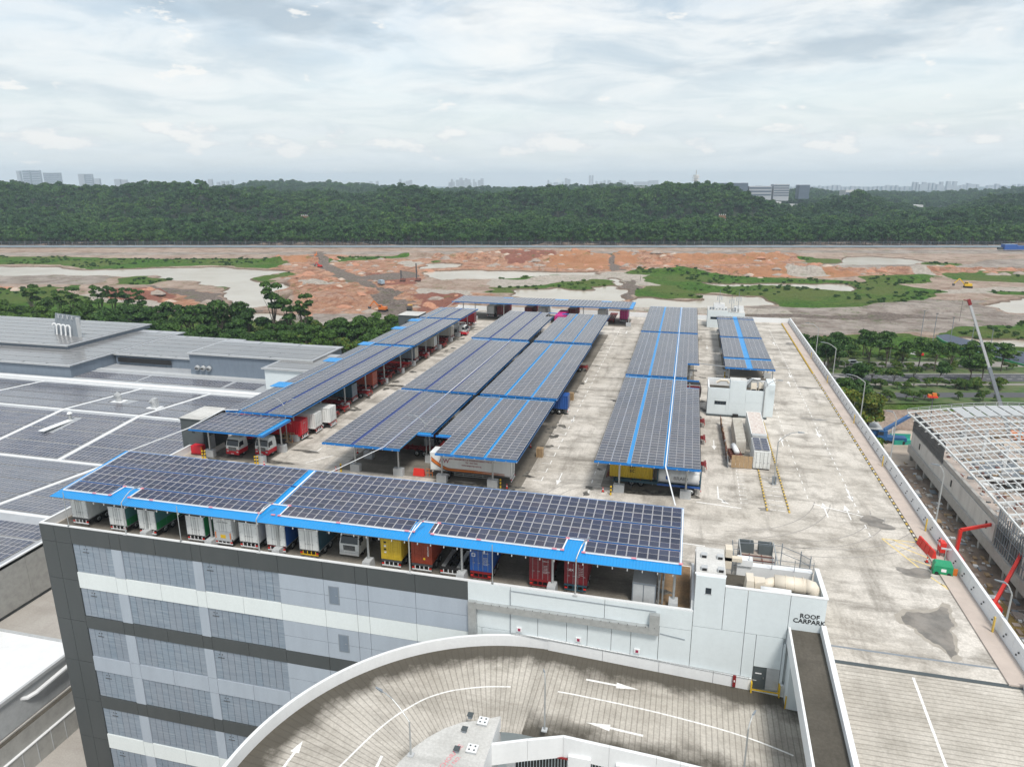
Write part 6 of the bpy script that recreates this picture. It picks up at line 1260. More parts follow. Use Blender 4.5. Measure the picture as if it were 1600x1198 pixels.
grassp = [[(-60, 400), (110, 401), (130, 404), (420, 405), (447, 411), (432, 420), (337, 416), (290, 416), (140, 420), (80, 414), (-60, 413)], [(192, 435), (230, 431), (282, 436), (245, 446), (188, 443)], [(392, 437), (410, 431), (452, 424), (440, 433), (408, 442)], [(332, 445), (348, 448), (344, 457), (335, 453)],
 [(94, 446), (120, 445), (118, 456), (96, 455)], [(512, 403), (600, 400), (640, 400), (620, 404), (575, 407), (512, 411)], [(768, 450), (830, 447), (874, 443), (940, 438), (965, 441), (962, 449), (940, 452), (900, 455), (874, 450), (820, 451), (790, 460), (766, 457)],
 [(820, 431), (870, 428), (880, 430), (830, 436), (770, 438)], [(672, 409), (690, 407), (694, 411), (672, 412)],
 [(990, 454), (1010, 447), (1040, 446), (1000, 435), (1036, 423), (1100, 428), (1200, 434), (1332, 440), (1400, 446), (1475, 456), (1450, 466), (1400, 477), (1360, 485), (1292, 481), (1216, 479), (1192, 463), (1116, 459), (1100, 467), (1000, 466)],
 [(1340, 436), (1440, 428), (1478, 433), (1440, 444), (1370, 447)], [(1476, 428), (1540, 424), (1640, 434), (1640, 444), (1500, 438)], [(1256, 530), (1330, 526), (1412, 520), (1440, 533), (1462, 528), (1500, 512), (1700, 506), (1700, 640), (1200, 640), (1230, 560)], [(1248, 404), (1320, 406), (1316, 412), (1250, 411)], [(1452, 409), (1500, 413), (1500, 416), (1440, 414)],
 [(1566, 426), (1640, 424), (1640, 431), (1570, 431)], [(960, 428), (1000, 420), (1040, 424), (1000, 432)], [(560, 503), (640, 500), (650, 510), (570, 512)], [(-60, 455), (60, 450), (300, 495), (600, 512), (640, 560), (-60, 640)], [(1540, 455), (1700, 458), (1700, 464), (1550, 461)]]
sandp = [[(940, 424), (1080, 438), (1070, 447), (1000, 446), (960, 450)], [(768, 437), (900, 426), (962, 430), (950, 440), (870, 443), (800, 450), (770, 447)], [(100, 462), (150, 459), (236, 472), (256, 479), (236, 488), (128, 476)], [(1372, 456), (1440, 456), (1560, 450), (1700, 450), (1700, 458), (1440, 460)], [(1416, 432), (1430, 421), (1450, 420), (1470, 432)],
 [(1228, 430), (1240, 421), (1262, 420), (1300, 432), (1260, 434)], [(460, 440), (600, 446), (590, 450), (470, 446)], [(580, 430), (640, 427), (634, 433), (590, 436)], [(618, 408), (640, 406), (665, 413), (640, 418)], [(640, 452), (730, 455), (740, 462), (650, 462)], [(940, 470), (1100, 480), (1230, 483), (1245, 500), (1080, 492), (960, 482)], [(1360, 540), (1388, 541), (1440, 562), (1500, 584), (1470, 590), (1400, 560)], [(500, 500), (640, 500), (640, 512), (500, 512)], [(130, 452), (170, 447), (180, 455), (150, 460)], [(1430, 575), (1620, 590), (1620, 604), (1500, 598)], [(1340, 570), (1460, 566), (1500, 575), (1500, 582), (1350, 580)]]
orangep = [[(420, 402), (500, 398), (640, 406), (700, 398), (1240, 395), (1258, 402), (1240, 411), (1350, 417), (1700, 420), (1700, 428), (1540, 431), (1440, 430), (1200, 437), (1100, 427), (960, 424), (920, 424), (780, 422), (668, 424), (640, 440), (640, 452), (780, 460), (640, 500), (440, 492), (470, 470), (430, 450), (455, 440), (430, 425)], [(-60, 404), (0, 404), (-60, 410)], [(160, 455), (230, 448), (330, 458), (360, 476), (300, 482), (180, 466)], [(-60, 445), (60, 452), (60, 462), (-60, 460)], [(960, 470), (990, 466), (1000, 476), (960, 480)]]
redp = [[(165, 452), (240, 448), (270, 466), (240, 475), (170, 462)], [(560, 425), (640, 432), (650, 446), (600, 444)], [(780, 395), (860, 394), (870, 408), (800, 412)], [(-60, 446), (10, 450), (0, 460), (-60, 460)], [(646, 462), (720, 462), (730, 475), (650, 490)]]
brorg = [[(1100, 424), (1240, 420), (1330, 427), (1340, 434), (1200, 434)], [(870, 400), (960, 397), (1010, 404), (950, 422), (850, 418)], [(1030, 400), (1240, 402), (1230, 412), (1060, 414)], [(440, 400), (482, 402), (480, 412), (450, 412)]]
greyp = [[(1120, 481), (1250, 478), (1300, 482), (1420, 468), (1540, 470), (1560, 492), (1640, 492), (1700, 520), (1460, 522), (1412, 519), (1256, 529), (1190, 505)], [(-60, 396), (1700, 390), (1700, 397), (1240, 396), (700, 397), (-60, 400)], [(440, 492), (640, 492), (640, 502), (440, 500)], [(1252, 412), (1500, 415), (1560, 405), (1700, 405), (1700, 418), (1300, 418)], [(-60, 430), (190, 432), (150, 445), (-60, 445)]]
trackp = [[(488, 394), (506, 394), (510, 408), (560, 432), (600, 448), (640, 474), (650, 496), (600, 500), (610, 478), (580, 456), (530, 436), (494, 414)], [(560, 432), (640, 424), (650, 430), (600, 440)], [(974, 440), (1000, 438), (992, 466), (968, 468)], [(940, 396), (962, 396), (958, 412), (970, 424), (950, 424), (946, 408)], [(230, 445), (340, 460), (370, 480), (340, 478), (240, 454)], [(180, 479), (400, 484), (400, 490), (180, 486)], [(1150, 492), (1400, 490), (1500, 500), (1400, 500), (1160, 498)]]
mP = mask(ponds, True, 2); mG = mask(grassp, True, 3); mS = mask(sandp, True, 3); mO = mask(orangep, True, 6); mR = mask(redp, True, 4); mB = mask(brorg, True, 3); mY = mask(greyp, True, 4); mT = mask(trackp, True, 1)
mG = np.where(mP > .3, 0, mG)
h = (fbm(U, V, 60, 21, 5)-.5)*2.4*np.clip(mO+mY*.5+mR, 0, 1)*(1-mT*.7)+(fbm(U, V, 9, 31, 3)-.5)*.5
def mound(px, py, ru, rv, hh, flat=.55):
    global h
    u0, v0 = uv(px, py); d = np.sqrt(((JU-u0)/ru)**2+((JV-v0)/rv)**2); h = h+hh*np.clip((1-d)/(1-flat), 0, 1)**.8*(1-np.clip(mP*2, 0, 1))
for a in ((520, 462, 48, 70, 6.5), (490, 440, 30, 40, 4.5), (470, 408, 45, 25, 5.5), (900, 408, 130, 22, 7.5), (830, 399, 100, 25, 6), (1000, 401, 40, 16, 6), (1120, 404, 120, 16, 6), (1180, 426, 130, 16, 5), (1440, 424, 22, 14, 4.5, .1), (1245, 424, 30, 12, 4, .1), (215, 460, 34, 22, 4.5), (700, 472, 45, 28, 5), (1350, 422, 200, 10, 3), (760, 404, 60, 18, 6), (660, 400, 40, 12, 4), (1400, 436, 55, 18, 3.5, .2), (1400, 482, 60, 20, 3, .2), (620, 466, 20, 12, 2.5, .2), (300, 409, 190, 8, 2.2, .3), (1060, 424, 40, 12, 2.5, .2), (865, 436, 22, 10, 2.5, .2), (70, 455, 40, 12, 3, .3)): mound(*a)
terr = np.where(V < 330, np.clip((V-250)/80, 0, 1), 1)*np.where(V > 900, np.clip((985-V)/60, 0, 1), 1); h = h*terr
gull = np.abs(fbm(U, V*.6, 22, 77, 4, .6)-.5)*2; h = h-(.38-gull).clip(0)*6.5*np.clip(mO+mB, 0, 1)*(h > 1.2)
h = h-mP*2.6
zg = GZ+.35+h
def grid_object(name, X, Y, Z, attrs, mat, parent=None):
    ny, nx = X.shape; v = np.stack([X.ravel(), Y.ravel(), Z.ravel()], 1); i = np.arange(ny*nx).reshape(ny, nx)
    f = np.stack([i[:-1, :-1].ravel(), i[:-1, 1:].ravel(), i[1:, 1:].ravel(), i[1:, :-1].ravel()], 1)
    me = bpy.data.meshes.new(name); me.vertices.add(len(v)); me.vertices.foreach_set('co', v.ravel().astype(np.float32)); me.loops.add(f.size); me.loops.foreach_set('vertex_index', f.ravel().astype(np.int32)); me.polygons.add(len(f)); me.polygons.foreach_set('loop_start', np.arange(0, f.size, 4, dtype=np.int32)); me.polygons.foreach_set('loop_total', np.full(len(f), 4, np.int32)); me.update(calc_edges=True)
    me.polygons.foreach_set('use_smooth', np.ones(len(f), bool))
    for k, a in attrs.items(): at = me.attributes.new(k, 'FLOAT', 'POINT'); at.data.foreach_set('value', a.ravel().astype(np.float32))
    me.materials.append(mat); return place(me, name, parent)
m, t, b = newmat('site_soil'); v = pos(t)
def A(n): return N(t, 'ShaderNodeAttribute', attribute_name=n).outputs['Fac']
n1 = noise(t, v, .06, 8, .72); n2 = noise(t, v, .35, 6, .7); n3 = noise(t, v, .018, 5, .6); st1 = noise(t, v, .05, 7, .75, (.35, 1.3, 1.5))
c = mixc(t, ramp(t, n1, [(.38, 0), (.62, 1)]), (.36, .255, .195), (.58, .465, .385))
def lay(c, mk, col, amt=.5, lo=.42, hi=.58, nz=n1):
    e = math_(t, 'ADD', mk, math_(t, 'MULTIPLY', math_(t, 'SUBTRACT', nz, .5), amt)); return mixc(t, ramp(t, e, [(lo, 0), (hi, 1)]), c, col)
org = mixc(t, ramp(t, n1, [(.34, 0), (.64, 1)]), (.42, .185, .105), (.66, .39, .255)); org = mixc(t, ramp(t, st1, [(.44, 0), (.62, .8)]), org, (.52, .35, .27)); org = mixc(t, ramp(t, n2, [(.54, 0), (.72, .6)]), org, (.64, .52, .44))
rill = noise(t, v, .16, 6, .75, (1.0, .35, 2.5)); org = mixc(t, ramp(t, rill, [(.40, .65), (.52, 0)]), org, (.25, .11, .07)); org = mixc(t, ramp(t, rill, [(.58, 0), (.68, .6)]), org, (.66, .50, .40))
c = lay(c, A('orange'), org, 1.3); c = lay(c, A('grey'), mixc(t, ramp(t, n1, [(.4, 0), (.6, 1)]), (.30, .25, .215), (.51, .45, .40)), .8)
c = lay(c, A('red'), mixc(t, n2, (.25, .10, .07), (.42, .20, .15)), 2.2); c = lay(c, A('bright'), mixc(t, st1, (.42, .18, .09), (.64, .36, .21)), 2.8)
c = lay(c, A('sand'), mixc(t, ramp(t, n2, [(.35, 0), (.65, 1)]), (.45, .39, .33), (.66, .61, .54)), 1.3)
c = lay(c, A('track'), mixc(t, ramp(t, noise(t, v, .5, 6, .7), [(.4, 0), (.6, 1)]), (.17, .135, .115), (.31, .26, .225)), .4)
gg = mixc(t, ramp(t, n2, [(.4, 0), (.62, 1)]), (.045, .12, .016), (.12, .25, .036)); gg = mixc(t, ramp(t, n3, [(.42, 0), (.6, .7)]), gg, (.17, .19, .06)); gg = mixc(t, ramp(t, noise(t, v, 1.3, 4, .7), [(.5, 0), (.7, .6)]), gg, (.026, .062, .012))
c = lay(c, A('grass'), gg, .9, .40, .52)
c = mixc(t, math_(t, 'MULTIPLY', ramp(t, noise(t, v, .09, 7, .75), [(.56, 0), (.66, .85)]), ramp(t, A('grass'), [(0, .75), (.3, 1)])), c, gg)
c = lay(c, A('wet'), (.23, .17, .13), .25, .05, .3)
t.links.new(c, b.inputs['Base Color']); b.inputs['Roughness'].default_value = .95; b.inputs['Specular IOR Level'].default_value = .1
bump(t, b, math_(t, 'ADD', n2, math_(t, 'MULTIPLY', math_(t, 'ADD', n1, rill), 2.5)), 1.0, 2.4)
gr = grid_object('ground', PX, PY, zg, dict(orange=mO, grey=mY, red=mR, bright=mB, sand=mS, track=mT, grass=mG, wet=mP), m); tag(gr, 'bare orange and sandy earth of the cleared site with green patches', kind='structure')
# the muddy water, one level sheet that fills every hollow
m, t, b = newmat('muddy_water'); n = noise(t, pos(t), .02, 4); c = mixc(t, ramp(t, n, [(.4, 0), (.6, 1)]), (.40, .355, .28), (.46, .42, .345)); t.links.new(c, b.inputs['Base Color']); b.inputs['Roughness'].default_value = .22; bump(t, b, noise(t, pos(t), .6, 3), .04, .05)
def uvbox(name, u0, u1, v0, v1, z, m, nz=1):
    q = [(u*rgt[0]+v*fwd[0], u*rgt[1]+v*fwd[1], z) for u, v in ((u0, v0), (u1, v0), (u1, v1), (u0, v1))]; return MB().quad(q, m).build(name)
tag(uvbox('pond_water', -900, 900, 330, 930, GZ-.75, 'muddy_water'), 'still beige muddy water in the ponds of the site', kind='structure')
# far plain to the horizon
plain('far_plain', (.03, .055, .03), .95, dirt=.6, dscale=.002, dirtcol=(.06, .08, .05))
tag(uvbox('far_plain', -16000, 16000, 1000, 26000, GZ-.6, 'far_plain'), 'flat wooded plain running to the horizon', kind='structure')
# near side ground under the trees and roads
# ---- the straight road on the far side of the site with its fence
def lineobj(lab, name, v0, dv, z0, z1, m, u0=-1300, u1=1300, k=None):
    o = MB(); q = lambda u, v, z: (u*rgt[0]+v*fwd[0], u*rgt[1]+v*fwd[1], z)
    o.hexa([q(u0, v0, z0), q(u1, v0, z0), q(u1, v0+dv, z0), q(u0, v0+dv, z0), q(u0, v0, z1), q(u1, v0, z1), q(u1, v0+dv, z1), q(u0, v0+dv, z1)], m); o = o.build(name); return o
tag(lineobj('', 'far_road', 985, 22, GZ-.5, GZ+1.6, 'road_pale'), 'straight pale road along the foot of the forest', kind='structure')
t = thing('far_barrier', 'long pale blue barrier running along the straight far road', 'barrier'); 
for k in range(52): o = lineobj('', 'barrier_panel', 984, .4, GZ+1.6, GZ+3.2, 'pale_blue' if True else '', -1300+k*50+.1, -1250+k*50-.1); o.parent = t
t = thing('far_fence', 'tall fence of thin posts behind the straight far road', 'fence'); b = MB()
q = lambda u, v, z: (u*rgt[0]+v*fwd[0], u*rgt[1]+v*fwd[1], z)
for k in range(170): u = -900+k*11; b.bar(q(u, 1008, GZ), q(u, 1008, GZ+7.5), .28, 'mid_grey')
tag(b.build('fence_posts', t), kind='stuff'); b = MB()
for z in (2.5, 4.6, 6.6): b.bar(q(-950, 1008, GZ+z), q(1000, 1008, GZ+z), .16, 'mid_grey')
b.build('wire', t)

# ================================================================== HILLS AND FOREST
def dz_at(px, py):  # height above camera per metre straight ahead
    d = _ray(px, py); return d.z/(d.x*-sin(YAW)+d.y*cos(YAW))
def lat_at(px): d = _ray(px, 288); return (d.x*cos(YAW)+d.y*sin(YAW))/(d.x*-sin(YAW)+d.y*cos(YAW))
sky1 = [(-400, 290), (0, 284), (60, 290), (130, 293), (230, 290), (300, 287), (350, 291), (400, 299), (450, 303), (520, 300), (560, 303), (590, 298), (625, 290), (660, 297), (700, 303), (760, 306), (820, 297), (900, 300), (940, 296), (980, 297), (1040, 294), (1086, 289), (1130, 291), (1160, 301), (1200, 320), (1250, 332), (1290, 318), (1345, 307), (1400, 318), (1445, 334), (1500, 322), (1545, 310), (1600, 307), (1700, 300), (2000, 300)]
sky2 = [(-400, 290), (0, 300), (340, 297), (370, 290), (420, 284), (480, 286), (560, 288), (620, 292), (700, 295), (800, 296), (900, 293), (960, 290), (1000, 294), (1100, 296), (1200, 299), (1260, 297), (1330, 302), (1400, 300), (1450, 303), (1520, 300), (1600, 297), (2000, 297)]
l1 = np.array([lat_at(p[0]) for p in sky1]); s1 = np.array([dz_at(*p) for p in sky1]); l2 = np.array([lat_at(p[0]) for p in sky2]); s2 = np.array([dz_at(*p) for p in sky2])
VR1, VR2 = 1750.0, 3300.0
def hill_h(u, v):
    lat = u/v; h1 = CAM_H+np.interp(lat, l1, s1)*VR1-GZ-19; h2 = CAM_H+np.interp(lat, l2, s2)*VR2-GZ-24
    a = np.clip((v-1010)/(VR1-1010), 0, 1); up = .16*a+.84*np.clip((v-1270)/(VR1-1270), 0, 1)**1.15; dn = np.clip((v-VR1)/450, 0, 1); dn = dn*dn*(3-2*dn)
    b2 = np.clip((v-2150)/(VR2-2150), 0, 1); b2 = b2*b2*(3-2*b2); d2 = np.clip((v-VR2)/500, 0, 1)
    lump = (fbm(u, v, 210, 41, 4, .6)-.5)*125*np.clip((v-1200)/180, 0, 1)*(1-np.clip((v-1500)/350, 0, 1)*.85); lump = lump+(fbm(u, v, 95, 47, 2)-.5)*16*np.clip(a*2, 0, 1)
    lump = np.where(v > VR1+300, (fbm(u, v, 400, 43, 3)-.5)*22, lump)
    hh = np.maximum(h1*up*(1-dn*.8), 0)+lump+np.where(v > 2150, (h2-h1*.2)*b2*(1-d2*.5), 0)
    cap1 = CAM_H+np.interp(lat, l1, s1)*v-GZ-14-26*np.abs(fbm(u, v, 190, 71, 3)-.5)*2; cap2 = CAM_H+np.interp(lat, l2, s2)*v-GZ-22
    return np.where(v > 1100, np.minimum(hh, np.where(v < VR1+250, cap1, cap2)), hh)
hu = np.arange(-2600, 2601, 26.0); hv = np.concatenate([np.arange(1008, 2100, 14), np.arange(2100, 3900, 40)])
HU, HV = np.meshgrid(hu, hv); HH = hill_h(HU, HV)
plain('hill_soil', (.02, .035, .015), .95)
ho = grid_object('forest_hills', HU*rgt[0]+HV*fwd[0], HU*rgt[1]+HV*fwd[1], GZ+np.maximum(HH, -1), {}, MATS['hill_soil']); tag(ho, 'wooded hills rolling behind the site', kind='structure')
def crown_mesh(name, n, rx, rz_c, leaf, lobes, mats, seed, zc=0.0, hollow=.55, flat=1.0, trunk=None, droop=0):
    r = np.random.default_rng(seed); b = MB(); V = []; F = []; M = []
    L_ = []
    for k in range(lobes):
        a = r.uniform(0, 2*pi); rr = rx*r.uniform(.15, .68); L_.append((rr*cos(a), rr*sin(a), zc+rz_c*r.uniform(-.45, .75)*flat, rx*r.uniform(.30, .52)))
    if trunk is not None: 
        top, tr = trunk; b.tube([(0, 0, 0), (r.uniform(-.2, .2), r.uniform(-.2, .2), top*.5), (r.uniform(-.3, .3), r.uniform(-.3, .3), top)], tr, 'trunk', 6, r1=tr*.55)
        for (x, y, z, s) in L_[:6]: b.tube([(0, 0, top*.62), (x*.5, y*.5, (top*.8+z)*.5+.2), (x*.9, y*.9, z)], tr*.42, 'trunk', 4, cap=False, r1=tr*.12)
    mi = [b.mi(m_) for m_ in mats]; base = len(b.v); w = np.array([l[3]**2 for l in L_]); w /= w.sum(); pick = r.choice(len(L_), n, p=w)
    d = r.normal(size=(n, 3)); d /= np.linalg.norm(d, axis=1)[:, None]; d[:, 2] = np.abs(d[:, 2])*.9-.25
    rad = (hollow+(1-hollow)*r.random(n)**.5)
    Lm = np.array(L_); c = Lm[pick, :3]+d*rad[:, None]*Lm[pick, 3][:, None]*np.array([1, 1, .72])
    nr = d+r.normal(size=(n, 3))*.55; nr /= np.linalg.norm(nr, axis=1)[:, None]; a1 = np.cross(nr, r.normal(size=(n, 3))); a1 /= np.linalg.norm(a1, axis=1)[:, None]; a2 = np.cross(nr, a1)
    s = leaf*r.uniform(.6, 1.3, n)[:, None]; 
    q = np.stack([c-a1*s-a2*s*.5, c+a1*s-a2*s*.6, c+a1*s*.8+a2*s*.7, c-a1*s*.7+a2*s*.6], 1).reshape(-1, 3)
    b.v += [tuple(x) for x in q.tolist()]; b.f += [(base+4*k, base+4*k+1, base+4*k+2, base+4*k+3) for k in range(n)]; zz = c[:, 2]; b.m += [mi[int(k)] for k in r.integers(0, len(mi), n)]
    return b.mesh(name)
FT = [crown_mesh('forest_tree', 330, 6.2+.8*k, 5.0+k*.5, 1.05, 8, ['leaf_forest', 'leaf_dark'] if k != 2 else ['leaf_forest', 'leaf_mid'], 60+k, zc=9.0+k*.6, hollow=.7, trunk=(7, .35)) for k in range(5)]
FLb = ['broad dark tree at the forest edge behind the far road', 'rounded dark tree at the forest edge behind the far road', 'lighter bushy tree at the forest edge behind the far road', 'taller dark tree at the forest edge behind the far road', 'wide crowned tree at the forest edge behind the far road']
r = random.Random(5); fsrc = {}
for i in range(150):
    u = -760+i*10.4+r.uniform(-3, 3); v = 1020+r.uniform(0, 14); k = r.randrange(5)
    if any(abs(u/v-lat_at(px)) < .004 for px in (612, 640, 845, 1318)): continue
    o = place(FT[k], 'forest_tree', None, (u*rgt[0]+v*fwd[0], u*rgt[1]+v*fwd[1], GZ+float(hill_h(np.array(u), np.array(v)))-.5), r.uniform(0, 6.3)); s = r.uniform(.75, 1.3); o.scale = (s, s, s*r.uniform(.85, 1.1)); tag(o, FLb[k], 'tree', 'trees along the forest edge'); fsrc.setdefault(k, o)
# the wood as one mass: geometry nodes set crowns on a cloud of points
pts = []; sc_ = []
R2 = np.random.default_rng(3)
def scatter(v0, v1, step, smin, smax, ext=1.05):
    v = v0
    while v < v1:
        half = min(v*.86*ext, 2550); nn = int(2*half/step); u = np.linspace(-half, half, nn)+R2.uniform(-step*.45, step*.45, nn); vv = v+R2.uniform(-step*.5, step*.5, nn); hh = hill_h(u, vv)
        s = R2.uniform(smin, smax, nn)*(1+.35*(fbm(u, vv, 60, 91, 2)-.5)*2)
        for a, b_, c_, d_ in zip(u, vv, hh, s): pts.append((a*rgt[0]+b_*fwd[0], a*rgt[1]+b_*fwd[1], GZ+max(c_, 0)-1.0)); sc_.append(d_)
        v += step*1.0
scatter(1036, 1330, 12.5, .75, 1.6); scatter(1330, 1960, 14.5, .85, 1.7); scatter(2400, 3500, 24, 1.2, 2.0)
me = bpy.data.meshes.new('forest_points'); me.from_pydata(pts, [], []); at = me.attributes.new('s', 'FLOAT', 'POINT'); at.data.foreach_set('value', np.array(sc_, np.float32)); me.update()
fo = place(me, 'forest'); tag(fo, 'dense dark green forest covering the hills', kind='stuff')
ng = bpy.data.node_groups.new('forest_crowns', 'GeometryNodeTree'); ng.interface.new_socket('Geometry', in_out='INPUT', socket_type='NodeSocketGeometry'); ng.interface.new_socket('Geometry', in_out='OUTPUT', socket_type='NodeSocketGeometry')
gi = ng.nodes.new('NodeGroupInput'); go = ng.nodes.new('NodeGroupOutput'); iop = ng.nodes.new('GeometryNodeInstanceOnPoints'); m2p = ng.nodes.new('GeometryNodeMeshToPoints'); g2i = ng.nodes.new('GeometryNodeGeometryToInstance')
for k in range(5):
    oi = ng.nodes.new('GeometryNodeObjectInfo'); oi.inputs[0].default_value = fsrc[k]; oi.transform_space = 'ORIGINAL'; oi.inputs['As Instance'].default_value = True; ng.links.new(oi.outputs['Geometry'], g2i.inputs[0])
na = ng.nodes.new('GeometryNodeInputNamedAttribute'); na.data_type = 'FLOAT'; na.inputs[0].default_value = 's'
rv = ng.nodes.new('FunctionNodeRandomValue'); rv.data_type = 'FLOAT_VECTOR'; rv.inputs[0].default_value = (0, 0, 0); rv.inputs[1].default_value = (0.1, 0.1, 6.28)
ri = ng.nodes.new('FunctionNodeRandomValue'); ri.data_type = 'INT'; ri.inputs['Min'].default_value if False else None
ng.links.new(gi.outputs[0], m2p.inputs[0]); ng.links.new(m2p.outputs[0], iop.inputs['Points']); ng.links.new(g2i.outputs[0], iop.inputs['Instance']); iop.inputs['Pick Instance'].default_value = True
for s_ in ri.inputs:
    if s_.name == 'Min' and s_.type == 'INT': s_.default_value = 0
    if s_.name == 'Max' and s_.type == 'INT': s_.default_value = 4
ng.links.new([o for o in ri.outputs if o.type == 'INT'][0], iop.inputs['Instance Index']); ng.links.new(rv.outputs[0], iop.inputs['Rotation']); ng.links.new(na.outputs[0], iop.inputs['Scale']); ng.links.new(iop.outputs[0], go.inputs[0])
md = fo.modifiers.new('crowns', 'NODES'); md.node_group = ng

# mast on the hill, towers in the wood, far buildings
def at(px, py, dist): g_ = GD(px, py, dist); return g_
def gz(p): p2 = np.array([p.x, p.y]); u, v = p2@rgt, p2@fwd; return GZ+float(hill_h(np.array(u), np.array(v)))
p = at(1086, 300, 1715); z0 = gz(p); top = CAM_H+dz_at(1086, 266)*1715
t = thing('radio_tower', 'white concrete radio tower with round platforms on the hilltop', 'radio tower', (p.x, p.y, z0)); Ht = top-z0
MB().tube([(0, 0, 0), (0, 0, Ht*.8)], 5.0, 'text_white', 12, r1=4.0).tube([(0, 0, Ht*.8), (0, 0, Ht)], 1.0, 'light_grey', 6).build('shaft', t)
for k, f in enumerate((.62, .70, .76, .8)): MB().tube([(0, 0, Ht*f), (0, 0, Ht*f+1.6)], 9.0-k*.6, 'text_white', 14).build('platform', t)
for a, f in ((5.3, .66), (4.2, .68), (5.9, .73), (4.7, .74), (5.2, .78)): MB().tube([(5*cos(a), 5*sin(a), Ht*f), (5.8*cos(a), 5.8*sin(a), Ht*f)], 2.2, 'white_paint', 12).build('dish', t)
for px, py, lb_ in ((476, 345, 'brown watch tower with white tanks standing in the left wood'), (1128, 344, 'low brown tower block half hidden in the right wood')):
    p = at(px, py, 1290); z0 = gz(p); t = thing('watch_tower', lb_, 'tower', (p.x, p.y, z0)); Hh = max(14, CAM_H+dz_at(px, py-9)*1290-z0)
    MB().box(-6, 6, -4, 4, Hh-6, Hh-1.5, 'wood').box(-7, 7, -5, 5, Hh-7, Hh-6, 'brick_red').build('cabin', t)
    for x in (-6, 6):
        for y in (-3, 3): MB().box(x-.6, x+.6, y-.6, y+.6, 0, Hh-8, 'concrete').build('leg', t)
    for x in (-5, -1.5, 2, 5.5): MB().box(x-.7, x+.7, -.7, .7, Hh-1.5, Hh+.4, 'light_grey').build('roof_tank', t)
def city_block(lb_, px0, px1, ptop, pbase, dist, m='city', d=30, rows=0, name='city_building', grp='far city buildings on the horizon', cat='building'):
    a = at(px0, pbase, dist); c = at(px1, pbase, dist); zt = CAM_H+dz_at((px0+px1)/2, ptop)*dist; w = (c-a).length; mid = (a+c)/2; zb = min(a.z, GZ+60); zb = a.z-25
    t = thing(name, lb_, cat, (mid.x, mid.y, zb), YAW, grp); H_ = zt-zb
    MB().box(-w/2, w/2, -d/2, d/2, 0, H_, m, 'city_roof').build('wall', t)
    for k in range(rows): z = H_*.25+(k+.3)*H_*.72/rows; MB().box(-w/2+.5, w/2-.5, -d/2-.4, -d/2, z, z+H_*.72/rows*.5, 'city_dark').build('window_band', t)
    return t
DC = 7000
LBL = [(31, 36, 267, 'slim pale tower at the far left of the skyline'), (40, 51, 266, 'first wide tower from the left on the skyline'), (54, 67, 266, 'second wide tower from the left on the skyline'), (72, 98, 270, 'broad slab block beside the left skyline towers'), (126, 135, 272, 'left one of the two towers standing apart on the left skyline'), (137, 147, 272, 'right one of the two towers standing apart on the left skyline'), (150, 158, 279, 'low block right of the two lone towers on the left skyline'),
       (181, 190, 280, 'small block above the left hills'), (192, 200, 281, 'small low block above the left hills'), (327, 333, 280, 'tiny block above the mid left hills')]
for a, c, tp, s in LBL: city_block(s, a, c, tp, 292, DC, rows=6 if c-a > 9 else 0)
rr = random.Random(11)
def cluster(x0, x1, n, tmin, tmax, lb_, dist=9000):
    for k in range(n):
        x = x0+(x1-x0)*k/n+rr.uniform(-1, 1); w = rr.uniform(2.5, 5.5); city_block(lb_, x, x+w, rr.uniform(tmin, tmax), 294, dist, d=40)
cluster(340, 370, 4, 280, 285, 'tiny pale block in the hazy far cluster above the left ridge'); cluster(555, 600, 4, 283, 287, 'tiny pale block behind the middle left ridge'); cluster(625, 645, 4, 280, 285, 'tiny pale tower left of the middle skyline cluster'); cluster(700, 756, 13, 278, 286, 'hazy tower in the middle skyline cluster'); cluster(855, 892, 8, 278, 286, 'hazy tower in the skyline cluster right of centre')
for a, c, tp, s in ((920, 922.6, 274, 'left needle tower of the pair right of centre'), (924, 926.8, 274, 'right needle tower of the pair right of centre'), (990, 1012, 284, 'low broad block on the skyline right of centre'), (1013, 1028, 282, 'taller broad block on the skyline right of centre')): city_block(s, a, c, tp, 294, 9000)
cluster(930, 985, 9, 281, 286, 'hazy low block right of the needle towers'); cluster(1425, 1530, 20, 283, 291, 'hazy tower on the right skyline'); cluster(1540, 1640, 14, 287, 291, 'small hazy block at the far right of the skyline')
cluster(1180, 1420, 34, 289, 293, 'low hazy block on the right horizon')
HB = 'industrial buildings among the right hills'
for a, c, tp, bs, m_, s, rws in ((1120, 1166, 286, 297, 'city_dark', 'dark glass office block beside the hilltop tower', 3), (1168, 1203, 291, 300, 'city', 'grey stepped laboratory building right of the dark office block', 3), (1206, 1230, 288, 301, 'city', 'pale banded office building right of the stepped laboratory', 5), (1246, 1262, 289, 298, 'city_dark', 'dark pair of blocks farther right on the ridge', 2), (975, 1006, 292, 296, 'city', 'small cream building on the ridge left of the hill tower', 1)):
    city_block(s, a, c, tp, bs, 2350, m_, 30, rws, 'office_building', HB)
for a, c, tp, bs, s in ((1175, 1216, 315, 326, 'white factory shed in the gap behind the tower hill'), (1207, 1242, 319, 329, 'lower white roofed factory shed behind the tower hill'), (1316, 1344, 297, 304, 'white shed seen over the second right hill'), (1362, 1378, 315, 322, 'small white building in the right hill gap'), (1392, 1436, 320, 326, 'long white roofed shed in the right hill gap'), (1240, 1262, 320, 326, 'grey shed right of the white factory sheds')):
    city_block(s, a, c, tp, bs, 2120, 'city_roof', 40, 1, 'factory_shed', HB)

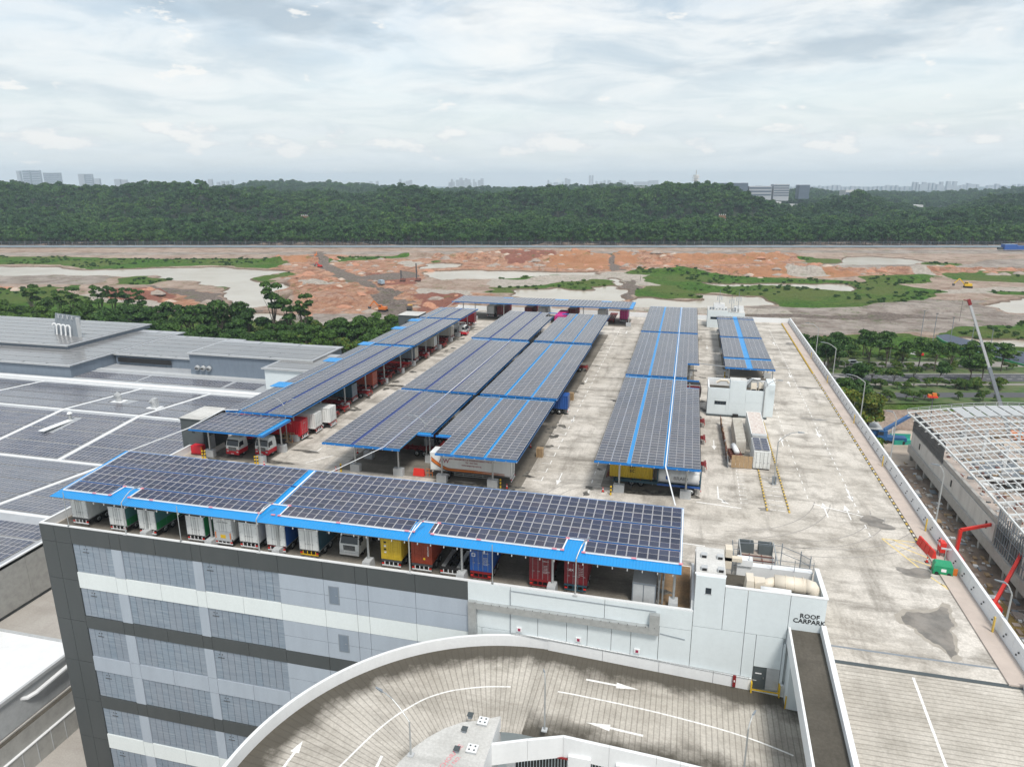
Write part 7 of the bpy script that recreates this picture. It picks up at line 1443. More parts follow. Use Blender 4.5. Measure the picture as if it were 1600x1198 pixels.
# ================================================================== NEAR TREES
TREE = []
def make_tree(k, n, rx, rz_c, leaf, lobes, mats, H, trunk_r, flat=1.0, hollow=.5, label=''):
    me = crown_mesh('tree_crown', n, rx, rz_c, leaf, lobes, mats, 300+k, zc=H, hollow=hollow, flat=flat)
    tb = MB(); r = random.Random(k); tb.tube([(0, 0, 0), (r.uniform(-.3, .3), r.uniform(-.3, .3), H*.45), (r.uniform(-.4, .4), r.uniform(-.4, .4), H)], trunk_r, 'trunk', 7, r1=trunk_r*.4)
    for i in range(7):
        a = r.uniform(0, 6.28); rr_ = rx*r.uniform(.4, .75); tb.tube([(0, 0, H*r.uniform(.4, .6)), (rr_*.5*cos(a), rr_*.5*sin(a), H*r.uniform(.7, .85)), (rr_*cos(a), rr_*sin(a), H+rz_c*r.uniform(0, .5))], trunk_r*.4, 'trunk', 5, cap=False, r1=trunk_r*.1)
    TREE.append((me, tb.mesh('tree_trunk'), label))
D, M_, O_ = 'leaf_dark', 'leaf_mid', 'leaf_olive'
make_tree(0, 2600, 4.6, 3.4, .34, 13, [D, M_], 7.5, .22)
make_tree(1, 2600, 4.2, 4.0, .34, 12, [D, M_, M_], 8.2, .22)
make_tree(2, 2000, 4.4, 2.2, .33, 10, [M_, M_, O_], 6.0, .2, flat=.8)
make_tree(3, 2200, 4.0, 2.6, .33, 11, [O_, M_], 6.5, .2)
make_tree(4, 1500, 5.2, 3.0, .34, 12, [D, M_], 9.5, .26, hollow=.35)
make_tree(5, 1900, 3.2, 5.0, .34, 14, [D, M_], 12.0, .3)
make_tree(6, 3000, 4.4, 3.6, .36, 12, ['leaf_mid', 'leaf_olive', 'leaf_olive'], 6.0, .24)
def palm_mesh(seed):
    r = random.Random(seed); b = MB()
    for k in range(16):
        a = k*2.4+r.uniform(-.2, .2); ln = r.uniform(2.6, 3.6); up = r.uniform(.2, 1.0); prev = None
        for i in range(6):
            f = i/5; x = ln*f; z = up*x-.32*x*x; p_ = Vector((x*cos(a), x*sin(a), z)); w = .42*(1-f*.8)
            if prev is not None:
                pp_, pw = prev; n_ = Vector((-sin(a), cos(a), 0)); b.quad([pp_-n_*pw-Vector((0, 0, .25)), pp_, p_, p_-n_*w-Vector((0, 0, .25))], M_ if k % 3 else O_); b.quad([pp_, pp_+n_*pw-Vector((0, 0, .25)), p_+n_*w-Vector((0, 0, .25)), p_], M_ if k % 3 else O_)
            prev = (p_, w)
    return b.mesh('palm_fronds')
PALM = [palm_mesh(1), palm_mesh(2)]; ptrunk = MB().tube([(0, 0, 0), (.15, .1, 4), (.1, 0, 8)], .2, 'trunk', 7, r1=.13).mesh('palm_trunk')
SCL = [1.42]
def tree(k, x, y, s, label, grp, z=GZ, name='tree', sz=None):
    s = s*SCL[0]; t = thing(name, label, 'tree', (x, y, z), random.uniform(0, 6.28), grp); t.scale = (s, s, sz or s); place(TREE[k][0], 'crown', t); place(TREE[k][1], 'trunk', t); return t
def palm(x, y, s, label, grp, z=GZ): t = thing('palm_tree', label, 'palm tree', (x, y, z), random.uniform(0, 6), grp); t.scale = (s, s, s); place(PALM[random.randrange(2)], 'fronds', t, (.1, 0, 8)); place(ptrunk, 'trunk', t)
BL = 'trees in the belt behind the left roofs'
def belt_pt(px, v): lat = lat_at(px); return (lat*v*rgt[0]+v*fwd[0], lat*v*rgt[1]+v*fwd[1])
random.seed(21)
lab_back = 'dark rounded tree in the rear rows of the belt behind the left roofs'; lab_mid = 'dark green street tree in the middle of the belt behind the left roofs'; lab_front = 'low pale green layered tree in the front row of the belt'
for px in np.arange(-60, 330, 13): x, y = belt_pt(px+random.uniform(-5, 5), 395+random.uniform(-14, 14)-px*.02); tree(random.choice([0, 1, 1, 0]), x, y, random.uniform(.95, 1.25), lab_back, BL)
for px in np.arange(-50, 200, 22): x, y = belt_pt(px, 425+random.uniform(-8, 8)); tree(random.choice([1, 0, 5]), x, y, random.uniform(1.0, 1.2), lab_back, BL)
for px in np.arange(-60, 640, 15): x, y = belt_pt(px+random.uniform(-4, 4), 360-(px*.012)+random.uniform(-9, 9)); tree(random.choice([0, 1, 0, 1, 2]), x, y, random.uniform(.9, 1.15), lab_mid, BL)
for px in np.arange(300, 640, 16): x, y = belt_pt(px+random.uniform(-6, 6), 385+random.uniform(-10, 6)); tree(random.choice([0, 1, 2, 3]), x, y, random.uniform(.75, 1.0), lab_back, BL)
for px in np.arange(-50, 660, 15): x, y = belt_pt(px+random.uniform(-4, 4), 333+random.uniform(-6, 6)); tree(random.choice([0, 1, 1, 3]), x, y, random.uniform(.8, 1.0), lab_mid, BL)
for px in np.arange(-40, 620, 27): x, y = belt_pt(px+random.uniform(-8, 8), 300+random.uniform(-6, 6)); tree(random.choice([2, 3, 3]), x, y, random.uniform(.75, 1.0), lab_front, BL)
for px in (110, 165, 178, 190, 200, 208, 395, 405, 470, 410, 385, 440, 455): x, y = belt_pt(px, 402+random.uniform(-6, 6)); palm(x, y, random.uniform(.95, 1.2), 'palm with drooping fronds in the belt behind the left roofs', 'palms in the belt')
for px, v, s, k, lb_ in ((408, 372, 1.55, 5, 'tallest slender tree sticking out above the belt'), (432, 368, 1.2, 5, 'tall tree just right of the tallest slender one'), (458, 366, 1.3, 5, 'bushy tall tree, right one of the three above the belt'), (268, 372, 1.25, 4, 'broad open crowned tree, leftmost of the tall group over the belt'), (295, 372, 1.25, 4, 'broad open crowned tree, second of the tall group over the belt'), (318, 370, 1.4, 4, 'broadest open crowned tree in the tall group over the belt'), (348, 371, 1.35, 4, 'open crowned tree, fourth of the tall group over the belt'), (366, 372, 1.2, 4, 'open crowned tree, right end of the tall group over the belt'), (545, 350, 1.25, 1, 'dark dense tree by the left canopy at the belt end'), (575, 335, .9, 1, 'dark small tree touching the left canopy')):
    x, y = belt_pt(px, v); tree(k, x, y, s, lb_, None)
SCL[0] = 1.3
RG = 'street trees along the right road'
for px, v, s, k in ((1275, 285, .9, 1), (1300, 280, .8, 0), (1322, 318, .9, 1), (1412, 345, .9, 0), (1475, 305, .6, 2), (1520, 300, .7, 0), (1385, 352, .9, 1), (1330, 352, .9, 0), (1555, 352, 1.0, 1), (1618, 350, 1.1, 0), (1590, 300, .9, 1), (1490, 352, .9, 0), (1262, 300, 1.0, 4), (1290, 305, 1.05, 4), (1300, 330, .9, 4), (1330, 300, 1.15, 4), (1346, 322, 1.0, 4), (1378, 285, 1.0, 0), (1395, 322, 1.15, 4), (1425, 325, 1.1, 4), (1452, 322, 1.1, 4), (1480, 325, 1.2, 4), (1508, 318, 1.15, 4), (1534, 318, 1.1, 4), (1562, 322, 1.2, 1), (1590, 318, 1.2, 1), (1620, 318, 1.2, 1), (1372, 262, .9, 0), (1392, 264, .8, 0), (1600, 372, 1.3, 1), (1588, 355, 1.1, 0), (1282, 345, .9, 0), (1310, 352, .9, 2), (1265, 330, .9, 0), (1340, 262, .8, 2), (1405, 300, .75, 2), (1443, 296, .7, 2), (1360, 345, .8, 2), (1570, 300, 1, 0), (1540, 345, .9, 2), (1500, 345, .8, 2), (1460, 348, .8, 0), (1430, 345, .7, 2)):
    if px > 1430 and v >= 345: continue
    if px > 1430 and v > 316: s *= .78
    x, y = belt_pt(px, v); tree(k, x, y, s, 'slender open crowned street tree by the right road' if k == 4 else 'rounded green tree by the right road', RG)
for X, Y, s, k, lb_ in ((62, 250, 1.25, 6, 'large bright green tree against the right parapet'), (57, 262, 1.1, 6, 'bright green tree behind the large one at the right parapet'), (56, 243, .8, 6, 'smaller bright green tree below the large one at the parapet'), (50, 168, .95, 6, 'green tree low beside the parapet near the excavated pit'), (52, 150, .9, 6, 'green tree low beside the parapet before the concrete building'), (54, 128, .75, 2, 'small green tree below the parapet by the boom lift'), (56, 222, .9, 2, 'small green tree below the parapet at the crane shed'), (50, 136, .95, 6, 'leafy tree spilling over the right parapet edge')):
    tree(k, X, Y, s, lb_, None, z=GZ+.8)
for i in range(130):
    px = random.uniform(1285, 1640); v = random.choice([288, 290, 318, 322, 340, 343, 272]); x, y = belt_pt(px, v+random.uniform(-2, 2)); tree(2, x, y, random.uniform(.28, .5), 'low rounded bush on the verge of the right road', 'verge bushes along the right road', name='bush')
# shrubs on the site
SB = MB(); shr = crown_mesh('shrub', 260, 2.2, 1.2, .38, 7, [D, M_], 777, zc=1.0, hollow=.6); spt = []
rs = np.random.default_rng(8); ii = rs.integers(0, U.size, 26000); gU, gV, gM = U.ravel()[ii], V.ravel()[ii], mG.ravel()[ii]; gZ = zg.ravel()[ii]; nf = fbm(gU, gV, 45, 61, 3)
keep = (gM > .55) & (gV > 330) & (gV < 960) & (nf > .50) & (np.abs(gU) < gV*.9); sh_pts = np.stack([gU*rgt[0]+gV*fwd[0], gU*rgt[1]+gV*fwd[1], gZ-.3], 1)[keep][:5200]
me = bpy.data.meshes.new('scrub_points'); me.from_pydata(sh_pts.tolist(), [], []); at_ = me.attributes.new('s', 'FLOAT', 'POINT'); at_.data.foreach_set('value', rs.uniform(.35, 1.15, len(sh_pts)).astype(np.float32)); me.update()
so = place(me, 'scrub'); tag(so, 'scrub and tall grass growing on the green parts of the site', kind='stuff')
ng2 = ng.copy(); 
for n_ in list(ng2.nodes):
    if n_.bl_idname == 'GeometryNodeObjectInfo': ng2.nodes.remove(n_)
first = place(shr, 'shrub', None, tuple(sh_pts[0])); tag(first, 'low dark shrub at the edge of the green strip on the site', 'shrub')
oi = ng2.nodes.new('GeometryNodeObjectInfo'); oi.inputs[0].default_value = first; oi.transform_space = 'ORIGINAL'; oi.inputs['As Instance'].default_value = True; gg_ = [n_ for n_ in ng2.nodes if n_.bl_idname == 'GeometryNodeGeometryToInstance'][0]; ng2.links.new(oi.outputs['Geometry'], gg_.inputs[0])
md = so.modifiers.new('crowns', 'NODES'); md.node_group = ng2

# ================================================================== ROADS AND YARD ON THE RIGHT AND LEFT
def strip(name, lab, u0, u1, va, vb, z, m, zt=.0):
    """a band across the view between two distances straight ahead"""
    q = [(u*rgt[0]+v*fwd[0], u*rgt[1]+v*fwd[1], z) for u, v in ((u0, va), (u1, va), (u1, vb), (u0, vb))]; o = MB().quad(q, m).build(name); return tag(o, lab, kind='structure')
zr0 = GZ+.9
strip('verge', 'grass verge beside the right road', -420, 330, 292, 372, zr0-.05, 'hill_soil') if False else None
plain('verge', (.05, .10, .02), .95, dirt=.9, dscale=.12, dirtcol=(.17, .15, .09))
strip('verge', 'green verge along the dual carriageway', -620, 420, 268, 345, GZ+.75, 'verge')
strip('far_carriageway', 'pale far carriageway of the road behind the trees', -620, 420, 326, 336, GZ+.80, 'road_pale')
strip('road', 'dark near carriageway of the road with white dashes', -620, 420, 300, 313, GZ+.80, 'asphalt'); strip('footpath', 'pale footpath beside the near carriageway', -620, 420, 294, 297, GZ+.80, 'road_pale'); strip('service_path', 'grey service path before the verge', -620, 420, 276, 283, GZ+.80, 'asphalt')
b = MB(); qq = lambda u, v, z: (u*rgt[0]+v*fwd[0], u*rgt[1]+v*fwd[1], z)
for i in range(150):
    for v in (304, 308.5): u = -300+i*4.6; b.quad([qq(u, v, GZ+.806), qq(u+2.2, v, GZ+.806), qq(u+2.2, v+.18, GZ+.806), qq(u, v+.18, GZ+.806)], 'mark_white')
ld = b.build('lane_dashes'); tag(ld, 'white dashes painted on the dark carriageway', kind='structure')
strip('median_kerb', 'pale kerb line beside the near carriageway', -620, 420, 313, 313.5, GZ+.86, 'pale_concrete')
plain('yard_sand', (.47, .40, .33), .95, dirt=.6, dscale=.3, dirtcol=(.30, .24, .19)); plain('yard_dirt', (.26, .20, .155), .95, dirt=.8, dscale=.5, dirtcol=(.12, .09, .07))
tag(MB().quad([(33, 40, GZ+.80), (200, 40, GZ+.80), (200, 240, GZ+.80), (33, 262, GZ+.80)], 'yard_dirt').build('yard'), 'muddy building yard between the warehouse and the new block', kind='structure')
tag(MB().quad([(40, 225, GZ+.82), (110, 228, GZ+.82), (110, 262, GZ+.82), (40, 262, GZ+.82)], 'yard_sand').build('yard_slab'), 'pale slab of the yard beside the green hoarding', kind='structure')
tag(MB().quad([(52, 80, GZ+.82), (57, 80, GZ+.82), (62.5, 226, GZ+.82), (56, 226, GZ+.82)], 'slab_pink').build('yard_path'), 'pale sandy path along the new block', kind='structure')
m, t_, b_ = newmat('brown_water'); b_.inputs['Base Color'].default_value = (.22, .16, .055, 1); b_.inputs['Roughness'].default_value = .15
tag(MB().quad([blobp for blobp in blob(66.5, 130, 1.6, 26, 3, 0, 50, GZ+.83, .12)], 'brown_water').build('yard_water'), 'long strip of ochre standing water beside the new block', kind='structure')
plain('rust_pit', (.13, .045, .02), .8, dirt=.6, dscale=.6, dirtcol=(.30, .17, .05))
tag(MB().quad(blob(60.5, 205, 3.2, 11, 5, -.05, 40, GZ+.84, .15), 'rust_pit').build('excavation'), 'rust brown wet excavation before the new block', kind='structure')

# ================================================================== CONCRETE BUILDING UNDER CONSTRUCTION
cb = thing('new_building', 'unfinished concrete building with a curved white steel roof frame on the right', 'building', (0, 0, 0))
ang = math.atan2(-6.5, 97); ca, sa = cos(ang), sin(ang)
def L2(a, o, z): return (71.0+o*cos(-.05)+(-.045)*a*0-.03*a*0, 232-a, z)     # a runs towards the camera along the facade, o away from it
XF = 70.5
def fb(a0, a1, o0, o1, z0, z1, m, name, top=None): return MB().box(XF+o0, XF+o1, 232-a1, 232-a0, z0, z1, m, top).build(name, cb)
fb(0, 130, 0, 90, -36.6, -36.0, 'pale_concrete', 'floor_slab', 'slab_pink'); fb(0, 130, 1, 7, -31.4, -30.9, 'pale_concrete', 'floor_slab', 'slab_pink')
for k in range(11):
    for j in range(7):
        if (k*3+j*5) % 4 != 1: fb(k*11.8+.3, k*11.8+11.5, 7+j*11.8, 18.6+j*11.8, -31.4, -30.9+.01*((k+j) % 3), 'pale_concrete', 'floor_bay', ['slab_pink', 'concrete', 'rubble', 'slab_pink', 'mid_grey'][(k*2+j*3) % 5])
fb(0, 130, -.6, .0, -38.4, -36.0, 'concrete', 'edge_beam')
for k in range(9): fb(k*7.2+.03, k*7.2+7.17, 0, .5, -36.0, -31.6, 'pale_concrete', 'wall_panel')
for k in range(11, 14): fb(k*7.2+.03, k*7.2+7.17, 0, .5, -36.0, -30.8, 'pale_concrete', 'wall_panel')
for a in (8, 36, 60): fb(a, a+.9, -.06, .02, -34.6, -32.8, 'black', 'window')
for k in range(19): fb(k*7.2-.5, k*7.2+.5, .3, 1.4, -42, -38.4, 'concrete', 'column')
for k in range(9, 19): fb(k*7.2-.5, k*7.2+.5, .5, 1.6, -36, -26.5, 'concrete', 'column')
fb(28, 130, .2, 1.0, -31.4, -30.2, 'concrete', 'edge_beam')
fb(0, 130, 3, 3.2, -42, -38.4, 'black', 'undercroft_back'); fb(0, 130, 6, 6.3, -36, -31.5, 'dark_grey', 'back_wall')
for k in range(38): a = k*.75; fb(a, a+.16, -.1, .12, -31.8, -25.6 , 'dark_steel', 'mullion')
for z in (-30.3, -28.8): fb(0, 28, -.16, -.08, z, z+.16, 'dark_steel', 'transom')
for k in range(24): a = 66+k*1.1; fb(a, a+.18, -.1, .12, -38.0, -27.5, 'mid_grey', 'mullion')
for z in (-36.5, -34, -31.5, -29): fb(66, 92, -.16, -.08, z, z+.2, 'mid_grey', 'transom')
fb(92, 94, -.5, 1.5, -42, -27, 'pale_concrete', 'corner_column'); fb(92, 130, 0, 3, -34.6, -33.6, 'pale_concrete', 'edge_beam')
for k in range(3): fb(94, 130, 3, 40, -41+k*4.6, -40.6+k*4.6, 'pale_concrete', 'floor_slab', 'rubble')
# curved roof frame
plain('roof_steel', (0.66, 0.69, 0.69), 0.5, dirt=.4)
def roofz(a, o): return -25.4-2.2*((a-46)/60)**2+4.6*sin((o+3)/22.0)
tubes = MB()
for j, o in enumerate(np.arange(-1.5, 86, 1.75)):
    ptsr = [(XF+o, 232-a, roofz(a, o)) for a in np.arange(-2, 122, 6)]
    big = j % 6 == 0; m_ = MB()
    for p_, q_ in zip(ptsr, ptsr[1:]): m_.bar(p_, q_, .34 if big else .2, 'roof_steel', .42 if big else .22)
    if j == 0 or big:
        for p_, q_ in zip(ptsr, ptsr[1:]): m_.bar((p_[0]+.9, p_[1], p_[2]-.9), (q_[0]+.9, q_[1], q_[2]-.9), .2, 'white_paint')
        for p_, q_ in zip(ptsr, ptsr[1:]): m_.bar(p_, (q_[0]+.9, (p_[1]+q_[1])/2, q_[2]-.9), .12, 'white_paint'); m_.bar((q_[0]+.9, (p_[1]+q_[1])/2, q_[2]-.9), q_, .12, 'white_paint')
    m_.build('roof_rafter', cb)
for a in np.arange(-2, 122, 5.8):
    m_ = MB(); ptsr = [(XF+o, 232-a, roofz(a, o)+.1) for o in np.arange(-1.5, 86, 4)]
    for p_, q_ in zip(ptsr, ptsr[1:]): m_.bar(p_, q_, .3, 'roof_steel', .4); m_.bar((p_[0], p_[1], p_[2]-1.1), (q_[0], q_[1], q_[2]-1.1), .16, 'white_paint'); m_.bar(p_, ((p_[0]+q_[0])/2, p_[1], p_[2]-1.1), .1, 'white_paint')
    m_.build('roof_arch', cb)
m_ = MB(); 
for o in np.arange(-1.5, 84, 3): z = roofz(-3, o); m_.bar((XF+o, 235, z), (XF+o, 235, z+1.1), .12, 'light_grey'); m_.bar((XF+o, 235, z+1.1), (XF+o+3, 235, roofz(-3, o+3)+1.1), .12, 'light_grey'); m_.bar((XF+o, 235, z+.5), (XF+o+3, 235, roofz(-3, o+3)+.5), .1, 'light_grey')
m_.build('edge_railing', cb)
for o in (12, 26, 40, 54): 
    for a in range(6, 120, 14): fb(a, a+.6, o, o+.6, -31, roofz(a, o)-.3, 'white_paint', 'roof_prop')
m_ = MB(); MB()
for o in np.arange(10, 84, 3.1): m_.hexa([(XF+o, 222, roofz(10, o)+.3), (XF+o+2.6, 222, roofz(10, o+2.6)+.3), (XF+o+2.6, 234, roofz(-2, o+2.6)+.3), (XF+o, 234, roofz(-2, o)+.3), (XF+o, 222, roofz(10, o)+.4), (XF+o+2.6, 222, roofz(10, o+2.6)+.4), (XF+o+2.6, 234, roofz(-2, o+2.6)+.4), (XF+o, 234, roofz(-2, o)+.4)], 'light_grey')
m_.build('roof_sheeting', cb)
# clutter on the floors and in the yard
m_ = MB(); rc = random.Random(4)
for k in range(1500):
    a, o = rc.uniform(2, 118), rc.uniform(1.2, 70); s = rc.uniform(.15, .8); x, y = XF+o, 232-a; m_.box(x, x+s*rc.uniform(.5, 2.5), y, y+s*rc.uniform(.5, 2.5), -30.88, -30.88+s*rc.uniform(.3, .8), rc.choice(['light_grey', 'brick_red', 'white_paint', 'mid_grey', 'timber', 'dark_grey']))
tag(m_.build('floor_clutter', cb), kind='stuff')
m_ = MB()
for k in range(620):
    y = rc.uniform(85, 228); x = rc.uniform(57, 70); s = rc.uniform(.15, .9); m_.box(x, x+s*rc.uniform(.3, 2.2), y, y+s*rc.uniform(.3, 3.5), GZ+.8, GZ+.8+s*rc.uniform(.2, .7), rc.choice(['rubble', 'rubble', 'light_grey', 'timber', 'yard_dirt', 'mid_grey', 'white_paint', 'concrete']))
o = m_.build('yard_debris'); tag(o, 'scattered boards, blocks and scrap in the building yard', kind='stuff')
for k in range(7): o = MB().box(60.8+k*.32, 61.05+k*.32, 100, 110, GZ+.8, GZ+1.5, 'galv').build('steel_bar_bundle'); tag(o, 'grey steel section in the stack lying beside the yard water', 'steel stack', 'steel sections stacked in the yard')
# boom lifts
def boom(lab, x, y, pts, rz=0, cat='boom lift'):
    t = thing('boom_lift', lab, cat, (x, y, GZ+.85), rz, None)
    MB().box(-1.1, 1.1, -1.7, 1.7, .5, 1.2, 'black').build('undercarriage', t)
    for sx_ in (-1.15, 1.15):
        for sy_ in (-1.2, 1.2): wheel(t, sx_, sy_, .55, .4)
    MB().box(-1.2, 1.2, -2.3, 1.5, 1.2, 2.4, 'red_p').box(-.9, .9, -2.6, -1.2, 1.3, 2.8, 'red_p').build('turntable', t)
    for i, (p_, q_) in enumerate(zip(pts, pts[1:])): MB().bar(p_, q_, .6-.08*i, 'red_p', .75-.1*i).build('boom_section', t)
    e = pts[-1]; b = MB(); 
    for dx in (-.9, .9):
        for dy in (-.4, .4): b.bar((e[0]+dx, e[1]+dy, e[2]), (e[0]+dx, e[1]+dy, e[2]+1.1), .07, 'yellow')
    b.box(e[0]-.95, e[0]+.95, e[1]-.45, e[1]+.45, e[2]-.05, e[2], 'mid_grey'); b.bar((e[0]-.9, e[1]-.4, e[2]+1.1), (e[0]+.9, e[1]-.4, e[2]+1.1), .07, 'yellow'); b.bar((e[0]-.9, e[1]+.4, e[2]+1.1), (e[0]+.9, e[1]+.4, e[2]+1.1), .07, 'yellow'); b.build('basket', t)
    return t
def rel(px, py, Y, bx0, by0): d = _ray(px, py); k = Y/d.y; return (d.x*k-bx0, Y-by0, CAM_H+d.z*k-(GZ+.85))
B1 = G(1490, 882, GZ+.8); boom('red articulated boom lift folded upright beside the new block', B1.x, B1.y, [(0, 0, 2.2), (.2, .2, 8.6), rel(1561, 817, B1.y+6, B1.x, B1.y)])
B2 = G(1546, 957, GZ+.8); boom('red telescopic boom lift reaching up over the parapet at the right edge', B2.x, B2.y, [(0, -.8, 2.0), rel(1598, 862, B2.y+10, B2.x, B2.y), rel(1640, 835, B2.y+16, B2.x, B2.y)])
p = G(1440, 800, GZ+3)
# blue crane and shed, green hoarding
B3 = G(1378, 690, GZ+.8); t = thing('mobile_crane', 'blue mobile crane with its boom raised beside the grey roofed shed', 'crane', (B3.x, B3.y, GZ+.85), 0)
MB().box(-2, 7, -1.6, 1.6, 1.0, 2.2, 'blue_p').box(-1.8, 1.0, -1.4, 1.4, 2.2, 4.2, 'blue_p').build('body', t); MB().box(-1.9, -.2, -1.45, -.9, 2.7, 3.9, 'glass').build('cab_window', t)
for x in (-1, 1.2, 3.8, 6): 
    for y in (-1.5, 1.5): MB().tube([(x, y-.2, .6), (x, y+.2, .6)], .6, 'rubber', 12).build('wheel', t)
e = rel(1422, 649, B3.y+14, B3.x, B3.y); MB().bar((0, 0, 4), e, .9, 'blue_p', 1.1).build('boom', t); MB().bar((3, .5, 1.8), (e[0]*.35, e[1]*.35, 4+(e[2]-4)*.35), .3, 'galv').build('ram', t)
sh = G(1350, 688, GZ+.8); t = thing('site_shed', 'blue walled shed with a flat grey roof behind the right parapet', 'shed', (sh.x, sh.y+3, GZ+.85)); MB().box(-4, 5, -3, 5, 0, 4.2, 'blue_p').build('wall', t); MB().box(-4.4, 5.4, -3.5, 5.5, 4.2, 4.4, 'mid_grey', 'light_grey').build('roof', t)
t = thing('green_hoarding', 'teal green fence round a small pool like pit at the yard corner', 'hoarding', (0, 0, 0)); h0, h1, h2, h3 = G(1390, 683, GZ+1), G(1422, 684, GZ+1), G(1424, 694, GZ+1), G(1397, 694, GZ+1)
for a_, c_ in ((h0, h1), (h0, h3), (h3, h2)): MB().bar((a_.x, a_.y, GZ+1.6), (c_.x, c_.y, GZ+1.6), .15, 'teal_fence', 1.6).build('hoarding_panel', t)
MB().quad([(h.x, h.y, GZ+.9) for h in (h0, h3, h2, h1)], 'teal_fence').build('pit_cover', t)
# tall crane boom at the right
t = thing('crane_boom', 'tall grey lattice crane boom with a red tip leaning left over the road', 'crane', (0, 0, 0)); pa, pb = None, None
d = _ray(1562, 628); k = 262/d.y; pa = Vector((d.x*k, 262, CAM_H+d.z*k)); d = _ray(1514, 470); k = 262/d.y; pb = Vector((d.x*k, 262, CAM_H+d.z*k)); foot = pa+(pa-pb).normalized()*((pa.z-GZ)/(pb.z-pa.z)*(pb-pa).length)
MB().bar(foot, pa.lerp(pb, .35), 1.0, 'mid_grey', 1.0).bar(pa.lerp(pb, .35), pb, .62, 'light_grey', .7).build('boom', t); MB().bar(pa.lerp(pb, .96), pb+(pb-pa).normalized()*.5, .8, 'red_steel', .9).bar(pb, pb+Vector((-1.6, 0, .2)), .3, 'red_steel').build('boom_head', t)
MB().bar(pb+Vector((-1.8, 0, .2)), pb+Vector((-1.8, 0, -7)), .08, 'dark_steel').bar(foot+Vector((.9, 0, 0)), pb+Vector((.3, 0, 0)), .1, 'dark_steel').build('cable', t); MB().box(foot.x-1, foot.x+6, foot.y-1.6, foot.y+1.6, GZ+.9, GZ+3.2, 'orange_p').build('carrier', t)
p = G(1407, 612, GZ+14) if False else None
t = thing('lift_basket', 'orange work platform standing above the rear edge of the roof frame', 'work platform', (0, 0, 0)); q3 = rel(1458, 618, 238, 0, 0); zz = q3[2]+GZ+.85; MB().box(q3[0]-1.5, q3[0]+1.3, 237.4, 238.6, zz-.6, zz-.1, 'red_p').box(q3[0]-.2, q3[0]+.9, 237.5, 238.5, zz-.1, zz+.8, 'orange_p').box(q3[0]-1.4, q3[0]-.5, 237.5, 238.5, zz-.1, zz+.3, 'orange_p').build('platform_body', t); MB().bar((q3[0]+1, 238, GZ+.8), (q3[0], 238, zz-.6), .25, 'dark_steel').build('mast', t)
# workers
def person(lab, x, y, z, top='yellow', legs='c_darkblue', helmet='text_white', rz=0):
    t = thing('person', lab, 'person', (x, y, z), rz); J = [(0, 0, .95), (0, .02, 1.2), (0, .02, 1.42), (0, .0, 1.55), (0, -.02, 1.66), (.1, 0, .9), (.13, -.05, .5), (.12, .05, .07), (-.1, 0, .9), (-.14, .08, .5), (-.13, .16, .07), (.19, 0, 1.4), (.27, -.05, 1.13), (.24, -.22, .98), (-.19, 0, 1.4), (-.28, -.06, 1.13), (-.22, -.24, 1.05), (.12, -.12, .04), (-.13, .0, .04)]
    Ed = [(0, 1), (1, 2), (2, 3), (3, 4), (0, 5), (5, 6), (6, 7), (0, 8), (8, 9), (9, 10), (2, 11), (11, 12), (12, 13), (2, 14), (14, 15), (15, 16), (7, 17), (10, 18)]; Rr = [.14, .15, .15, .06, .11, .09, .065, .05, .09, .065, .05, .065, .045, .035, .065, .045, .035, .045, .045]
    me = bpy.data.meshes.new('body'); me.from_pydata(J, Ed, []); me.materials.append(MATS[top]); o = place(me, 'body', t); md = o.modifiers.new('s', 'SKIN'); 
    for v_, r_ in zip(me.skin_vertices[0].data if me.skin_vertices else [], Rr): v_.radius = (r_, r_)
    o.modifiers.new('ss', 'SUBSURF').levels = 1; MB().tube([(0, 0, .5), (0, 0, .98)], .17, legs, 10).build('trousers', t) if False else None; MB().tube([(0, -.02, 1.70), (0, -.02, 1.80)], .13, helmet, 10, r1=.07).build('helmet', t); return t
p = G(1524, 992, GZ+.85); 
try: person('worker in a yellow vest and helmet standing in the yard by the steel stack', p.x, p.y, p.z)
except Exception as ex: print('person', ex)

# road vehicles
def car(lab, x, y, z, rz, m='c_white', van=False, cat='car'):
    t = thing('parked_car' if not van else 'white_van', lab, cat, (x, y, z), rz); L_, H_ = (4.6, 1.45) if not van else (5.2, 2.1)
    prof_ = [(-L_/2, .35), (L_/2, .35), (L_/2, .8), (L_/2-.9, .95), (L_/2-1.6, H_), (-L_/2+.5, H_), (-L_/2, .95)]
    b = MB(); n = len(prof_); W = .9; b.v = [(a, -W, c_) for a, c_ in prof_]+[(a, W, c_) for a, c_ in prof_]; b.f = [tuple(range(n)), tuple(reversed(range(n, 2*n)))]+[((i+1) % n, i, n+i, n+(i+1) % n) for i in range(n)]; k = b.mi(m); b.m = [k]*len(b.f); b.build('body', t)
    MB().box(-L_/2+.6, L_/2-1.7, -.92, .92, 1.0, H_-.12, 'glass').build('side_window', t); MB().hexa([(L_/2-1.55, -.8, H_-.05), (L_/2-.85, -.8, 1.0), (L_/2-.85, .8, 1.0), (L_/2-1.55, .8, H_-.05), (L_/2-1.5, -.8, H_), (L_/2-.8, -.8, 1.03), (L_/2-.8, .8, 1.03), (L_/2-1.5, .8, H_)], 'glass').build('windscreen', t)
    for a in (-L_/2+.9, L_/2-.9):
        for s in (-.88, .88): MB().tube([(a, s-.1, .33), (a, s+.1, .33)], .33, 'rubber', 12).build('wheel', t)
def onroad(px, v): lat = lat_at(px); return (lat*v*rgt[0]+v*fwd[0], lat*v*rgt[1]+v*fwd[1])
x, y = onroad(1371, 331); car('white van on the far carriageway between the trees', x, y, GZ+.85, YAW, van=True, cat='van'); x, y = onroad(1383, 329); car('white car just right of the white van', x, y, GZ+.85, YAW)
